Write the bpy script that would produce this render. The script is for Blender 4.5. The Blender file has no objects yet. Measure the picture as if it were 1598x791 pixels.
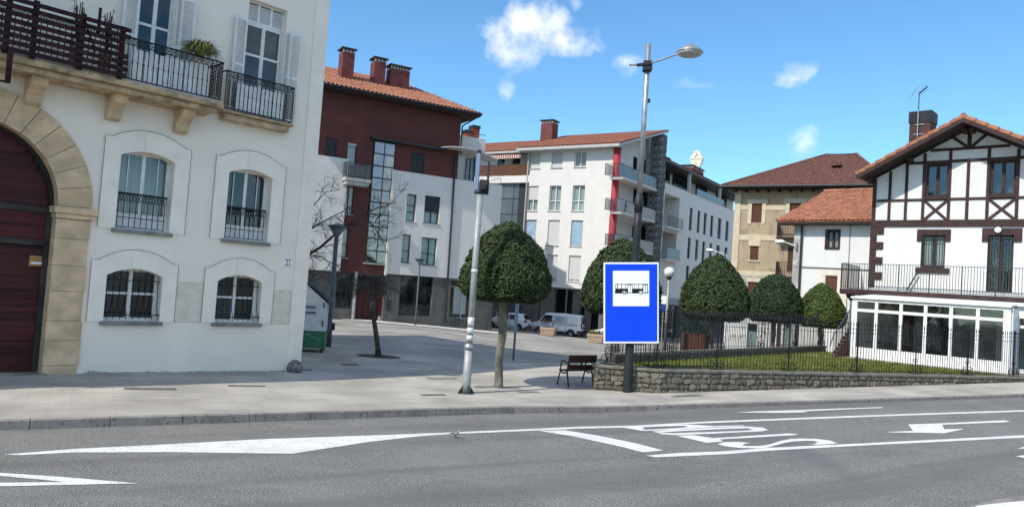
import bpy, bmesh, math, random
from mathutils import Vector, Matrix
random.seed(7)
sc = bpy.context.scene
C = sc.collection
rad = math.radians

# ------------------------------------------------------------------ camera
FPX = 1173.0                                    # focal length in pixels of the 1598 px wide photograph
PITCH, ROLL, CAMH = 0.04294, -0.0696, 3.2
cr, sr_, cp, sp = math.cos(ROLL), math.sin(ROLL), math.cos(PITCH), math.sin(PITCH)
RM = Matrix(((1, 0, 0), (0, cp, -sp), (0, sp, cp))) @ Matrix(((cr, 0, sr_), (0, 1, 0), (-sr_, 0, cr)))
cd = bpy.data.cameras.new('camera'); cam = bpy.data.objects.new('camera', cd); C.objects.link(cam)
cd.sensor_fit = 'HORIZONTAL'; cd.sensor_width = 36.0; cd.lens = FPX / 1598 * 36
cd.clip_start = 0.1; cd.clip_end = 3000
X = RM @ Vector((1, 0, 0)); Yf = RM @ Vector((0, 1, 0)); Z = RM @ Vector((0, 0, 1))
cam.matrix_world = Matrix(((X.x, Z.x, -Yf.x, 0), (X.y, Z.y, -Yf.y, 0), (X.z, Z.z, -Yf.z, CAMH), (0, 0, 0, 1)))
sc.camera = cam
CAM = Vector((0, 0, CAMH))
def ray(px, py): return RM @ Vector(((px - 799) / FPX, 1.0, -(py - 395.5) / FPX))

# ------------------------------------------------------------------ light
SUN_EL, SUN_AZ = rad(45), rad(230)              # compass angle the sun stands at, from +Y clockwise
w = bpy.data.worlds.new('World'); sc.world = w; w.use_nodes = True
nt = w.node_tree; N = nt.nodes; L = nt.links
for n_ in list(N): N.remove(n_)
out = N.new('ShaderNodeOutputWorld'); bg = N.new('ShaderNodeBackground'); bg.inputs[1].default_value = 0.13
sky = N.new('ShaderNodeTexSky'); sky.sky_type = 'NISHITA'; sky.sun_disc = False
sky.sun_elevation = SUN_EL; sky.sun_rotation = SUN_AZ; sky.air_density = 1.0; sky.dust_density = 0.3; sky.ozone_density = 1.6
tint = N.new('ShaderNodeMix'); tint.data_type = 'RGBA'; tint.blend_type = 'MULTIPLY'; tint.inputs[0].default_value = 1
tint.inputs[7].default_value = (0.53, 0.82, 0.98, 1)
L.new(sky.outputs[0], tint.inputs[6])
tc = N.new('ShaderNodeTexCoord')
nz = N.new('ShaderNodeTexNoise'); nz.inputs['Scale'].default_value = 24; nz.inputs['Detail'].default_value = 8; nz.inputs['Roughness'].default_value = 0.56
L.new(tc.outputs['Generated'], nz.inputs['Vector'])
def wm(op, a, b=None, c=None):
    m = N.new('ShaderNodeMath'); m.operation = op
    for i, v in enumerate((a, b, c)):
        if v is None: continue
        if isinstance(v, (int, float)): m.inputs[i].default_value = v
        else: L.new(v, m.inputs[i])
    return m.outputs[0]
# bend the direction with noise so that the cloud outlines are ragged
nw = N.new('ShaderNodeTexNoise'); nw.inputs['Scale'].default_value = 11; nw.inputs['Detail'].default_value = 5; L.new(tc.outputs['Generated'], nw.inputs['Vector'])
vs1 = N.new('ShaderNodeVectorMath'); vs1.operation = 'SUBTRACT'; vs1.inputs[1].default_value = (.5, .5, .5); L.new(nw.outputs['Color'], vs1.inputs[0])
vs2 = N.new('ShaderNodeVectorMath'); vs2.operation = 'SCALE'; vs2.inputs['Scale'].default_value = .07; L.new(vs1.outputs[0], vs2.inputs[0])
vs3 = N.new('ShaderNodeVectorMath'); vs3.operation = 'ADD'; L.new(tc.outputs['Generated'], vs3.inputs[0]); L.new(vs2.outputs[0], vs3.inputs[1])
WD = vs3.outputs[0]
acc = None
for (px, py, wx, wy, amt) in ((835, 45, 80, 42, 1), (880, 58, 66, 32, .95), (812, 84, 46, 28, .8), (795, 130, 18, 22, .6), (978, 102, 22, 15, .55),
                              (1243, 113, 30, 15, .75), (1262, 215, 27, 20, .55), (905, 8, 14, 10, .7), (1088, 134, 22, 8, .25), (856, 6, 10, 8, .6),
                              (420, -190, 150, 60, .9), (1900, 60, 120, 40, .9), (2300, 180, 170, 50, .9), (1300, -260, 160, 60, .8)):
    d = ray(px, py).normalized(); r_ = (ray(px + 1, py).normalized() - d).normalized(); u_ = r_.cross(d)
    def dot(v):
        m = N.new('ShaderNodeVectorMath'); m.operation = 'DOT_PRODUCT'; m.inputs[1].default_value = v
        L.new(WD, m.inputs[0]); return m.outputs['Value']
    a = wm('MULTIPLY', dot(r_), FPX / wx); b = wm('MULTIPLY', dot(u_), FPX / wy)
    q = wm('SQRT', wm('ADD', wm('MULTIPLY', a, a), wm('MULTIPLY', b, b)))
    m = wm('SUBTRACT', 1.0, q)
    m = wm('ADD', m, wm('MULTIPLY', wm('SUBTRACT', nz.outputs[0], 0.47), 3.0))
    m = wm('MULTIPLY', wm('MINIMUM', wm('MAXIMUM', wm('MULTIPLY', m, 0.62), 0), 1), wm('GREATER_THAN', dot(d), 0.8))
    m = wm('MULTIPLY', m, amt)
    acc = m if acc is None else wm('MAXIMUM', acc, m)
# cloud cover added outside this view to give white fill light to the shade
n3 = N.new('ShaderNodeTexNoise'); n3.inputs['Scale'].default_value = 4.5; n3.inputs['Detail'].default_value = 8; n3.inputs['Roughness'].default_value = 0.55
L.new(tc.outputs['Generated'], n3.inputs['Vector'])
sx_ = N.new('ShaderNodeVectorMath'); sx_.operation = 'DOT_PRODUCT'; sx_.inputs[1].default_value = ray(799, 250).normalized(); L.new(tc.outputs['Generated'], sx_.inputs[0])
els = wm('MULTIPLY', wm('MINIMUM', wm('MAXIMUM', wm('MULTIPLY', wm('SUBTRACT', n3.outputs[0], 0.47), 7), 0), 1), wm('MINIMUM', wm('MAXIMUM', wm('MULTIPLY', wm('SUBTRACT', 0.74, sx_.outputs['Value']), 8), 0), 1))
acc = wm('MAXIMUM', acc, wm('MULTIPLY', els, 0.85))
mx = N.new('ShaderNodeMix'); mx.data_type = 'RGBA'; L.new(acc, mx.inputs[0]); L.new(tint.outputs[2], mx.inputs[6])
cc = N.new('ShaderNodeMix'); cc.data_type = 'RGBA'; cc.inputs[6].default_value = (4.3, 4.6, 5.2, 1); cc.inputs[7].default_value = (6.6, 6.5, 6.4, 1)
L.new(wm('MINIMUM', wm('MAXIMUM', wm('MULTIPLY', wm('SUBTRACT', nz.outputs[0], 0.38), 5), 0), 1), cc.inputs[0]); L.new(cc.outputs[2], mx.inputs[7])
L.new(mx.outputs[2], bg.inputs[0]); L.new(bg.outputs[0], out.inputs[0])
sd = bpy.data.lights.new('sun', 'SUN'); sd.energy = 2.75; sd.angle = rad(0.6); sd.color = (1, .95, .87)
so = bpy.data.objects.new('sun', sd); C.objects.link(so)
tv = Vector((-math.sin(SUN_AZ) * math.cos(SUN_EL), -math.cos(SUN_AZ) * math.cos(SUN_EL), -math.sin(SUN_EL)))
so.rotation_euler = tv.to_track_quat('-Z', 'Y').to_euler(); so.location = (-40, -40, 60)
sc.view_settings.view_transform = 'Standard'; sc.view_settings.look = 'None'; sc.view_settings.gamma = 1
sc.view_settings.exposure = 0.72

# ------------------------------------------------------------------ terrain
SA = rad(60.5)
DV = Vector((math.sin(SA), math.cos(SA))); NV = Vector((-math.cos(SA), math.sin(SA)))   # along / across the road
def st(x, y): return x * DV.x + y * DV.y, x * NV.x + y * NV.y
def xy(s, t): return s * DV.x + t * NV.x, s * DV.y + t * NV.y
def sm(a, b, v): v = max(0, min(1, (v - a) / (b - a))); return v * v * (3 - 2 * v)
def zpave(x, y):
    s, t = st(x, y)
    z = 0.15 + 0.03 * max(0, min(s, 60) - 12) * (1 - sm(23, 34, t))
    z += 0.025 * max(0, min(6 - s, 14)) * sm(17, 21, t) * (1 - sm(26, 34, t))
    z -= 0.045 * max(0, min(s, 38) - 18) * sm(30, 40, t)
    return z
def kerbh(s): return 0.17 - 0.07 * sm(8, 20, s)
def zroad(x, y):
    s, t = st(x, y); return zpave(*xy(s, min(t, 15))) - kerbh(s)
def march(px, py, fz):
    r = ray(px, py); z = fz(0, 25)
    for _ in range(60):
        k = (z - CAMH) / r.z; z2 = fz(r.x * k, r.y * k)
        z = z * .4 + z2 * .6
    return Vector((r.x * k, r.y * k, z))
def G(px, py): return march(px, py, zpave)
def GR(px, py): return march(px, py, zroad)
def atz(px, py, z):
    r = ray(px, py); k = (z - CAMH) / r.z; return Vector((r.x * k, r.y * k, z))
def atd(px, py, d): return CAM + ray(px, py) * (d / ray(px, py).y)
# ------------------------------------------------------------------ materials
_m = {}
def mat(name, col, rough=.8, var=.12, vs=2.0, bump=.15, bs=60, metal=0.0, spec=.3, col2=None, detail=5, lo=.35, hi=.65, alpha=None, stretch=None, coat=0):
    if name in _m: return _m[name]
    m = bpy.data.materials.new(name); m.use_nodes = True; t = m.node_tree; n = t.nodes; l = t.links
    b = n['Principled BSDF']; b.inputs['Roughness'].default_value = rough; b.inputs['Metallic'].default_value = metal
    b.inputs['Specular IOR Level'].default_value = spec
    if coat: b.inputs['Coat Weight'].default_value = coat
    tcn = n.new('ShaderNodeTexCoord'); vec = tcn.outputs['Object']
    if stretch:
        mp = n.new('ShaderNodeMapping'); mp.inputs['Scale'].default_value = stretch; l.new(vec, mp.inputs[0]); vec = mp.outputs[0]
    nn = n.new('ShaderNodeTexNoise'); nn.inputs['Scale'].default_value = vs; nn.inputs['Detail'].default_value = detail; l.new(vec, nn.inputs['Vector'])
    rp = n.new('ShaderNodeValToRGB'); rp.color_ramp.elements[0].position = lo; rp.color_ramp.elements[1].position = hi
    c2 = col2 or tuple(max(0, c * (1 - var * 2)) for c in col)
    c1 = tuple(min(1, c * (1 + var * .5)) for c in col)
    rp.color_ramp.elements[0].color = (*c2, 1); rp.color_ramp.elements[1].color = (*c1, 1)
    l.new(nn.outputs[0], rp.inputs[0]); l.new(rp.outputs[0], b.inputs['Base Color'])
    if bump:
        n2 = n.new('ShaderNodeTexNoise'); n2.inputs['Scale'].default_value = bs; n2.inputs['Detail'].default_value = 4; l.new(vec, n2.inputs['Vector'])
        bp = n.new('ShaderNodeBump'); bp.inputs['Strength'].default_value = bump; bp.inputs['Distance'].default_value = .02
        l.new(n2.outputs[0], bp.inputs['Height']); l.new(bp.outputs[0], b.inputs['Normal'])
    m['ramp'] = 1; _m[name] = m; return m
def add_layer(m, scale, col, lo, hi, vec_scale=(1, 1, 1), detail=6, amount=1.0):
    """a second noise layer (stains, wear, aggregate) over a material's colour"""
    t = m.node_tree; n = t.nodes; l = t.links; b = n['Principled BSDF']
    src = b.inputs['Base Color'].links[0].from_socket
    tcn = n.new('ShaderNodeTexCoord'); mp = n.new('ShaderNodeMapping'); mp.inputs['Scale'].default_value = vec_scale; l.new(tcn.outputs['Object'], mp.inputs[0])
    nn = n.new('ShaderNodeTexNoise'); nn.inputs['Scale'].default_value = scale; nn.inputs['Detail'].default_value = detail; l.new(mp.outputs[0], nn.inputs['Vector'])
    mr = n.new('ShaderNodeMapRange'); mr.inputs[1].default_value = lo; mr.inputs[2].default_value = hi; mr.inputs[4].default_value = amount; l.new(nn.outputs[0], mr.inputs[0])
    mxn = n.new('ShaderNodeMix'); mxn.data_type = 'RGBA'; l.new(mr.outputs[0], mxn.inputs[0]); l.new(src, mxn.inputs[6]); mxn.inputs[7].default_value = (*col, 1)
    l.new(mxn.outputs[2], b.inputs['Base Color']); return m
def tile_layer(m, sx, sy, mortar, rot=0, amt=.5, msize=.012, rowoff=0.0):
    t = m.node_tree; n = t.nodes; l = t.links; b = n['Principled BSDF']
    src = b.inputs['Base Color'].links[0].from_socket
    tcn = n.new('ShaderNodeTexCoord'); mp = n.new('ShaderNodeMapping'); mp.inputs['Rotation'].default_value = (0, 0, rot); l.new(tcn.outputs['Object'], mp.inputs[0])
    br = n.new('ShaderNodeTexBrick'); br.inputs['Scale'].default_value = 1; br.inputs['Brick Width'].default_value = sx; br.inputs['Row Height'].default_value = sy
    br.inputs['Mortar Size'].default_value = msize; br.offset = rowoff
    br.inputs['Color1'].default_value = (1, 1, 1, 1); br.inputs['Color2'].default_value = (.9, .9, .9, 1); br.inputs['Mortar'].default_value = (*mortar, 1)
    l.new(mp.outputs[0], br.inputs[0])
    mxn = n.new('ShaderNodeMix'); mxn.data_type = 'RGBA'; mxn.blend_type = 'MULTIPLY'; mxn.inputs[0].default_value = amt
    l.new(src, mxn.inputs[6]); l.new(br.outputs[0], mxn.inputs[7]); l.new(mxn.outputs[2], b.inputs['Base Color']); return m

M = {}
M['asphalt'] = add_layer(add_layer(mat('asphalt', (.185, .178, .163), .9, .10, .5, .7, 60), 42, (.46, .45, .43), .54, .66, detail=2, amount=.8), 47, (.04, .04, .04), .46, .36, detail=2, amount=.8)
add_layer(M['asphalt'], .9, (.215, .208, .195), .52, .64, (.25, 2.2, 1), amount=.55)
def crack_layer(m, scale, col, wd, mask, amount):
    t = m.node_tree; n = t.nodes; l = t.links; b = n['Principled BSDF']; src = b.inputs['Base Color'].links[0].from_socket
    tcn = n.new('ShaderNodeTexCoord'); nn = n.new('ShaderNodeTexNoise'); nn.inputs['Scale'].default_value = scale * 2.2; nn.inputs['Detail'].default_value = 6; l.new(tcn.outputs['Object'], nn.inputs['Vector'])
    va = n.new('ShaderNodeMix'); va.data_type = 'VECTOR'; va.inputs[0].default_value = .22; l.new(tcn.outputs['Object'], va.inputs[4]); l.new(nn.outputs['Color'], va.inputs[5])
    vo = n.new('ShaderNodeTexVoronoi'); vo.feature = 'DISTANCE_TO_EDGE'; vo.inputs['Scale'].default_value = scale; l.new(va.outputs[1], vo.inputs['Vector'])
    a = n.new('ShaderNodeMapRange'); a.inputs[1].default_value = wd; a.inputs[2].default_value = wd * .3; l.new(vo.outputs['Distance'], a.inputs[0])
    n2 = n.new('ShaderNodeTexNoise'); n2.inputs['Scale'].default_value = .3; n2.inputs['Detail'].default_value = 2; l.new(tcn.outputs['Object'], n2.inputs['Vector'])
    c = n.new('ShaderNodeMapRange'); c.inputs[1].default_value = mask; c.inputs[2].default_value = mask + .08; c.inputs[4].default_value = amount; l.new(n2.outputs[0], c.inputs[0])
    mu = n.new('ShaderNodeMath'); mu.operation = 'MULTIPLY'; l.new(a.outputs[0], mu.inputs[0]); l.new(c.outputs[0], mu.inputs[1])
    mxn = n.new('ShaderNodeMix'); mxn.data_type = 'RGBA'; l.new(mu.outputs[0], mxn.inputs[0]); l.new(src, mxn.inputs[6]); mxn.inputs[7].default_value = (*col, 1); l.new(mxn.outputs[2], b.inputs['Base Color']); return m
def along_layer(m, sx, sy, scale, col, lo, hi, amount):
    t = m.node_tree; n = t.nodes; l = t.links; b = n['Principled BSDF']; src = b.inputs['Base Color'].links[0].from_socket
    tcn = n.new('ShaderNodeTexCoord'); mp = n.new('ShaderNodeMapping'); mp.vector_type = 'TEXTURE'; mp.inputs['Rotation'].default_value = (0, 0, math.pi / 2 - SA); mp.inputs['Scale'].default_value = (sx, sy, 1); l.new(tcn.outputs['Object'], mp.inputs[0])
    nn = n.new('ShaderNodeTexNoise'); nn.inputs['Scale'].default_value = scale; nn.inputs['Detail'].default_value = 4; l.new(mp.outputs[0], nn.inputs['Vector'])
    mr = n.new('ShaderNodeMapRange'); mr.inputs[1].default_value = lo; mr.inputs[2].default_value = hi; mr.inputs[4].default_value = amount; l.new(nn.outputs[0], mr.inputs[0])
    mxn = n.new('ShaderNodeMix'); mxn.data_type = 'RGBA'; l.new(mr.outputs[0], mxn.inputs[0]); l.new(src, mxn.inputs[6]); mxn.inputs[7].default_value = (*col, 1); l.new(mxn.outputs[2], b.inputs['Base Color']); return m
along_layer(M['asphalt'], 30, 1.1, 1.0, (.125, .122, .115), .50, .62, .6)
crack_layer(M['asphalt'], .42, (.08, .08, .08), .005, .55, .5)
add_layer(M['asphalt'], .35, (.125, .125, .125), .55, .7, (1, .25, 1), amount=.7)
M['pave'] = tile_layer(add_layer(mat('paving_slabs', (.44, .405, .35), .88, .16, .6, .25, 40), 2.2, (.34, .32, .29), .54, .74, (1, .4, 1), amount=.7), .40, .40, (.55, .55, .55), SA - math.pi / 2, .20)
M['square'] = tile_layer(add_layer(mat('square_setts', (.37, .345, .31), .9, .2, .35, .3, 40), 3.0, (.25, .235, .21), .5, .7, (.5, 1.6, 1), amount=.7), .25, .12, (.5, .5, .5), .3, .5)
M['edge'] = mat('pale_granite_edge', (.6, .59, .56), .8, .1)
M['kerb'] = add_layer(mat('kerb_granite', (.27, .24, .22), .85, .12, 3, .4, 50), 12, (.1, .095, .09), .55, .7)
M['paint'] = add_layer(add_layer(mat('road_paint', (.74, .735, .70), .7, .06, 3, .3, 60), 30, (.28, .275, .26), .57, .66, amount=.8), 1.3, (.56, .55, .52), .5, .7, (.4, 1.5, 1), amount=.8)
M['soil'] = mat('soil', (.09, .075, .055), .95, .3)
M['earth'] = mat('far_ground', (.17, .165, .15), .95, .2)
M['grass'] = mat('lawn_grass', (.16, .19, .03), .9, .25, 9, .6, 120)
M['render'] = add_layer(add_layer(mat('white_lime_render', (.885, .79, .67), .9, .03, .7, .12, 25), .9, (.81, .72, .61), .5, .68, (1, 1, .35), amount=.6), 5, (.64, .6, .54), .66, .78, (1, 1, .4), amount=.5)
M['render2'] = mat('smooth_white_render', (.905, .81, .69), .9, .04, 2, .1, 25)
M['patch'] = mat('grey_patch_render', (.74, .65, .54), .9, .06, 4, .15, 30)
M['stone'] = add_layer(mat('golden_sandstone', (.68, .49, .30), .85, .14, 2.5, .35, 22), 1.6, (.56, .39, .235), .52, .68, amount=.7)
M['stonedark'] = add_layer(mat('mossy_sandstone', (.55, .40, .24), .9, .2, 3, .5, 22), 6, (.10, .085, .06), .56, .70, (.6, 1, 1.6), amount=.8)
M['sill'] = mat('grey_sill_stone', (.25, .24, .22), .85, .15, 4)
M['iron'] = mat('black_wrought_iron', (.018, .019, .024), .55, .2, 9, .2, metal=.3)
M['redwood'] = add_layer(mat('dark_red_timber', (.075, .013, .013), .6, .3, 1.2, .2, 40, stretch=(.3, .3, 6)), 3, (.035, .008, .009), .5, .7, (.2, .2, 3), amount=.6)
M['lattice'] = mat('maroon_lattice', (.038, .012, .014), .8, .4, 6, .3)
M['doorframe'] = mat('door_frame_brown', (.045, .038, .033), .6, .3)
M['whitewood'] = add_layer(mat('white_painted_wood', (.78, .77, .74), .55, .06, 4, .15, 30), 9, (.45, .46, .45), .6, .75)
M['notice'] = mat('ochre_notice', (.42, .22, .08), .6, .2)
M['curtain'] = mat('pale_curtain', (.78, .84, .80), .9, .1, 1.5, .2, 8, stretch=(9, 1, .3))
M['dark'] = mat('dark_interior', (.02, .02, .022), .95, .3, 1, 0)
M['room'] = mat('grey_interior', (.13, .135, .13), .95, .5, .8, 0)
M['maroon'] = add_layer(mat('maroon_render', (.118, .040, .034), .9, .06, 1.5, .15, 30), .7, (.098, .034, .03), .45, .7)
M['chim'] = mat('red_chimney_render', (.16, .05, .045), .85, .12, 2, .2)
M['white'] = add_layer(mat('white_wall_render', (.68, .65, .605), .9, .03, 1.2, .1, 25), .8, (.68, .65, .6), .5, .7, (1, 1, .3), amount=.6)
M['chalet'] = mat('bright_whitewash', (.68, .665, .63), .9, .02, 2, .2, 14)
M['timber'] = mat('chocolate_timber', (.055, .028, .025), .75, .18, 4, .25, 30)
M['soffit'] = mat('dark_soffit_boards', (.04, .028, .025), .85, .2, 4, .2)
M['tileO'] = add_layer(mat('orange_roof_tile', (.375, .165, .10), .85, .2, 3, .3, 25), 7, (.32, .11, .055), .52, .68)
M['tileR'] = add_layer(mat('red_roof_tile', (.29, .115, .07), .85, .15, 3, .3, 25), 5, (.24, .08, .05), .5, .7)
M['tileB'] = add_layer(mat('brown_roof_tile', (.17, .075, .055), .9, .2, 3, .3, 25), 4, (.10, .055, .045), .5, .68)
M['gutter'] = mat('dark_grey_gutter', (.04, .042, .046), .5, .1, metal=.3)
M['fascia'] = mat('pale_grey_fascia', (.45, .45, .43), .7, .06)
M['greystone'] = tile_layer(add_layer(mat('grey_stone_cladding', (.125, .12, .112), .75, .15, 1.5, .2, 25), 3, (.08, .078, .075), .5, .7), .9, .45, (.4, .4, .4), 0, .6)
M['slate'] = mat('slate_tower_stone', (.22, .225, .23), .85, .45, 2.5, .5, 20)
M['concrete'] = mat('concrete_trim', (.42, .42, .40), .85, .1)
M['beige'] = add_layer(add_layer(mat('weathered_beige_render', (.40, .315, .205), .95, .08, 1.2, .35, 25), 1.5, (.24, .19, .14), .52, .68, (1, 1, .45)), 8, (.19, .165, .135), .62, .74, (1, 1, .5))
M['cream'] = mat('cream_band_render', (.58, .49, .34), .9, .08, 2, .2)
M['greyrender'] = add_layer(mat('stained_grey_render', (.36, .34, .31), .95, .1, 1.5, .3, 22), 2.5, (.55, .55, .54), .55, .68)
M['brownwood'] = mat('brown_shutter_wood', (.14, .06, .035), .8, .2, 5, .3, stretch=(1, 1, 14))
M['aluminium'] = mat('galvanised_steel', (.42, .43, .44), .42, .12, 6, .1, 30, metal=.75)
M['polegrey'] = mat('grey_painted_steel', (.10, .115, .13), .5, .15, 6, .1, 30, metal=.4)
M['poleblack'] = mat('charcoal_painted_pole', (.03, .032, .036), .5, .15, 6, .1, 30, metal=.2)
M['polewhite'] = mat('pale_grey_painted_pole', (.34, .35, .335), .5, .1, 5, .1, 30, metal=.2)
M['sticker'] = mat('worn_sticker', (.75, .75, .76), .6, .2, 20, 0)
M['bark'] = add_layer(mat('grey_green_bark', (.20, .19, .15), .95, .3, 5, .8, 22, stretch=(1, 1, .35)), 9, (.11, .10, .075), .52, .66)
M['barkdark'] = mat('dark_bark', (.085, .072, .06), .95, .3, 6, .6, 22)
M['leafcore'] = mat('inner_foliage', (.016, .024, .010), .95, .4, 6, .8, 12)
M['bench'] = mat('dark_brown_bench_slats', (.05, .018, .016), .6, .2, 5, .25, stretch=(1, 12, 12))
M['castiron'] = mat('cast_iron', (.02, .02, .022), .5, .2)
M['vanwhite'] = mat('white_vehicle_paint', (.72, .73, .73), .3, .03, 2, 0, coat=.4)
M['tyre'] = mat('tyre_rubber', (.02, .02, .02), .85, .1)
M['rim'] = mat('wheel_rim', (.4, .41, .42), .4, .1, metal=.7)
M['carglass'] = mat('vehicle_glass', (.012, .016, .02), .08, .1, 2, 0, spec=.7)
M['vanglass'] = mat('van_sign_glass', (.36, .42, .46), .2, .1, 2, 0, spec=.6)
M['trimblack'] = mat('black_plastic_trim', (.03, .03, .032), .7, .1)
M['redlamp'] = mat('red_tail_lamp', (.18, .01, .01), .25, .1)
M['plantstone'] = add_layer(mat('sandstone_planter', (.50, .38, .27), .9, .15, 4, .4, 25), 4, (.36, .25, .17), .5, .65)
def streaks(m, col, amount=.35, lo=.54, hi=.74):
    return add_layer(add_layer(m, 3.2, col, lo, hi, (1.6, 1.6, .10), detail=5, amount=amount), 9, col, lo + .04, hi, (1.6, 1.6, .07), detail=4, amount=amount * .8)
streaks(M['render'], (.62, .57, .5), .30, .60, .86); streaks(M['white'], (.52, .50, .46), .32, .58, .82); streaks(M['chalet'], (.60, .57, .52), .25, .6, .8); streaks(M['maroon'], (.075, .03, .028), .5); streaks(M['beige'], (.20, .17, .13), .45); streaks(M['kerb'], (.12, .11, .1), .3)
along_layer(M['pave'], 5, .25, 1.0, (.30, .28, .25), .52, .66, .55); along_layer(M['pave'], 2.5, .15, 1.0, (.50, .47, .42), .55, .72, .3)
along_layer(M['square'], 5, .5, 1.0, (.22, .21, .19), .50, .64, .6); along_layer(M['square'], 6, .35, 1.0, (.50, .475, .43), .56, .68, .6)
M['blue'] = mat('sign_blue', (.0, .062, .86), .45, .0, 2, 0)
M['signwhite'] = mat('sign_white', (.93, .93, .92), .45, .02, 2, 0)
M['signblack'] = mat('sign_black', (.008, .008, .008), .5, .0, 2, 0)
M['green'] = mat('kiosk_green', (.05, .19, .11), .55, .2, 3, .1)
M['kiosk'] = add_layer(mat('kiosk_painted_boards', (.72, .75, .76), .6, .12, 3, .2, 25, stretch=(1, 1, 8)), 8, (.55, .58, .6), .55, .68, (1, 1, 5))
M['lampshade'] = mat('lamp_aluminium', (.38, .39, .40), .4, .08, metal=.6)
M['lens'] = mat('lamp_lens', (.42, .42, .40), .3, .05, 2, 0)
M['globe'] = mat('opal_globe', (.72, .72, .66), .35, .05, 3, 0)
M['rubble'] = [add_layer(mat('rubble_stone_%s' % n_, c_, .9, .25, 6, .6, 25), 11, d_, .48, .64) for n_, c_, d_ in (
    ('buff', (.24, .205, .15), (.09, .08, .06)), ('grey', (.18, .17, .14), (.08, .075, .06)), ('brown', (.19, .155, .115), (.08, .07, .055)), ('pale', (.31, .27, .205), (.12, .105, .08)))]
M['mortar'] = add_layer(mat('wall_mortar', (.15, .135, .105), .95, .25, 5, .6, 30), 9, (.09, .085, .065), .5, .7)
M['coping'] = add_layer(mat('wall_coping', (.20, .185, .15), .9, .2, 4, .5, 25), 9, (.13, .125, .1), .52, .7)
M['brick'] = add_layer(mat('step_brick', (.16, .05, .035), .9, .25, 6, .4, 25), 12, (.08, .03, .025), .5, .7)
M['gold'] = mat('pale_gold_panel', (.85, .78, .55), .35, .1, 3, .1, metal=.2)
M['teal'] = add_layer(mat('faded_teal_door', (.22, .30, .30), .8, .2, 3, .2, stretch=(6, 1, 1)), 6, (.12, .15, .16), .55, .7)
M['peel'] = add_layer(mat('peeling_whitewash', (.62, .62, .60), .95, .1, 2, .4, 20), 2.5, (.33, .24, .17), .54, .66)
M['panelgrey'] = mat('grey_metal_cladding', (.13, .15, .165), .35, .12, 1, .1, metal=.4)
M['awning'] = mat('striped_awning', (.62, .56, .5), .9, .1)
M['awningred'] = mat('awning_red_stripe', (.35, .1, .07), .9, .1)
M['shutter'] = mat('pale_roller_shutter', (.55, .55, .53), .7, .04, 2, .3, 3, stretch=(.1, .1, 20))
M['shutterblue'] = mat('pale_blue_blind', (.30, .43, .52), .6, .1, 2, .2)
M['shutterdark'] = mat('charcoal_roller_shutter', (.035, .036, .042), .6, .1, 2, .3, 3, stretch=(.1, .1, 20))
M['redcol'] = mat('red_column_paint', (.34, .04, .05), .6, .08)
M['moss'] = mat('planter_moss', (.13, .15, .03), .95, .3, 12, .5)
M['bird'] = mat('bird_feathers', (.4, .4, .38), .8, .5, 14, 0)

def glassmat(name, tintc, refl=.35, rough=.02, trans=(.7, .75, .75)):
    m = bpy.data.materials.new(name); m.use_nodes = True; t = m.node_tree; n = t.nodes; l = t.links
    for x_ in list(n):
        if x_.type != 'OUTPUT_MATERIAL': n.remove(x_)
    o = [x_ for x_ in n if x_.type == 'OUTPUT_MATERIAL'][0]
    gl = n.new('ShaderNodeBsdfGlossy'); gl.inputs['Color'].default_value = (*tintc, 1); gl.inputs['Roughness'].default_value = rough
    tr = n.new('ShaderNodeBsdfTransparent'); tr.inputs['Color'].default_value = (*trans, 1)
    fr = n.new('ShaderNodeLayerWeight'); fr.inputs['Blend'].default_value = .3
    nz_ = n.new('ShaderNodeTexNoise'); nz_.inputs['Scale'].default_value = .9; nz_.inputs['Detail'].default_value = 1
    tcx = n.new('ShaderNodeTexCoord'); l.new(tcx.outputs['Object'], nz_.inputs['Vector'])
    bpn = n.new('ShaderNodeBump'); bpn.inputs['Strength'].default_value = .12; bpn.inputs['Distance'].default_value = .1; l.new(nz_.outputs[0], bpn.inputs['Height']); l.new(bpn.outputs[0], gl.inputs['Normal'])
    mr = n.new('ShaderNodeMapRange'); mr.inputs[3].default_value = refl * .55; mr.inputs[4].default_value = min(1, refl * 1.6); l.new(fr.outputs['Fresnel'], mr.inputs[0])
    mxs = n.new('ShaderNodeMixShader'); l.new(mr.outputs[0], mxs.inputs[0]); l.new(tr.outputs[0], mxs.inputs[1]); l.new(gl.outputs[0], mxs.inputs[2]); l.new(mxs.outputs[0], o.inputs[0])
    return m
M['glass'] = glassmat('window_glass', (.62, .66, .66), .20)
M['glassblue'] = glassmat('stair_glass', (.60, .68, .72), .66, .05, (.16, .2, .23))
M['glassclear'] = glassmat('conservatory_glass', (.55, .6, .6), .24, .02, (.88, .9, .88))
M['glassdark'] = glassmat('shaded_glass', (.45, .5, .55), .16)

# leaf material: colour varies between leaves
def leafmat(name, a, b):
    m = bpy.data.materials.new(name); m.use_nodes = True; t = m.node_tree; n = t.nodes; l = t.links; p = n['Principled BSDF']
    p.inputs['Roughness'].default_value = .55; p.inputs['Specular IOR Level'].default_value = .28
    g = n.new('ShaderNodeNewGeometry'); rp = n.new('ShaderNodeValToRGB')
    rp.color_ramp.elements[0].color = (*a, 1); rp.color_ramp.elements[1].color = (*b, 1)
    l.new(g.outputs['Random Per Island'], rp.inputs[0]); l.new(rp.outputs[0], p.inputs['Base Color']); return m
M['leafA'] = leafmat('clipped_tree_leaves', (.013, .025, .008), (.062, .088, .024))
M['leafB'] = leafmat('dark_tree_leaves', (.009, .022, .009), (.038, .066, .024))
M['leafC'] = leafmat('yellow_green_leaves', (.025, .045, .008), (.10, .135, .025))
M['leafdry'] = leafmat('dry_plant_leaves', (.10, .12, .03), (.3, .3, .12))

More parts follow.
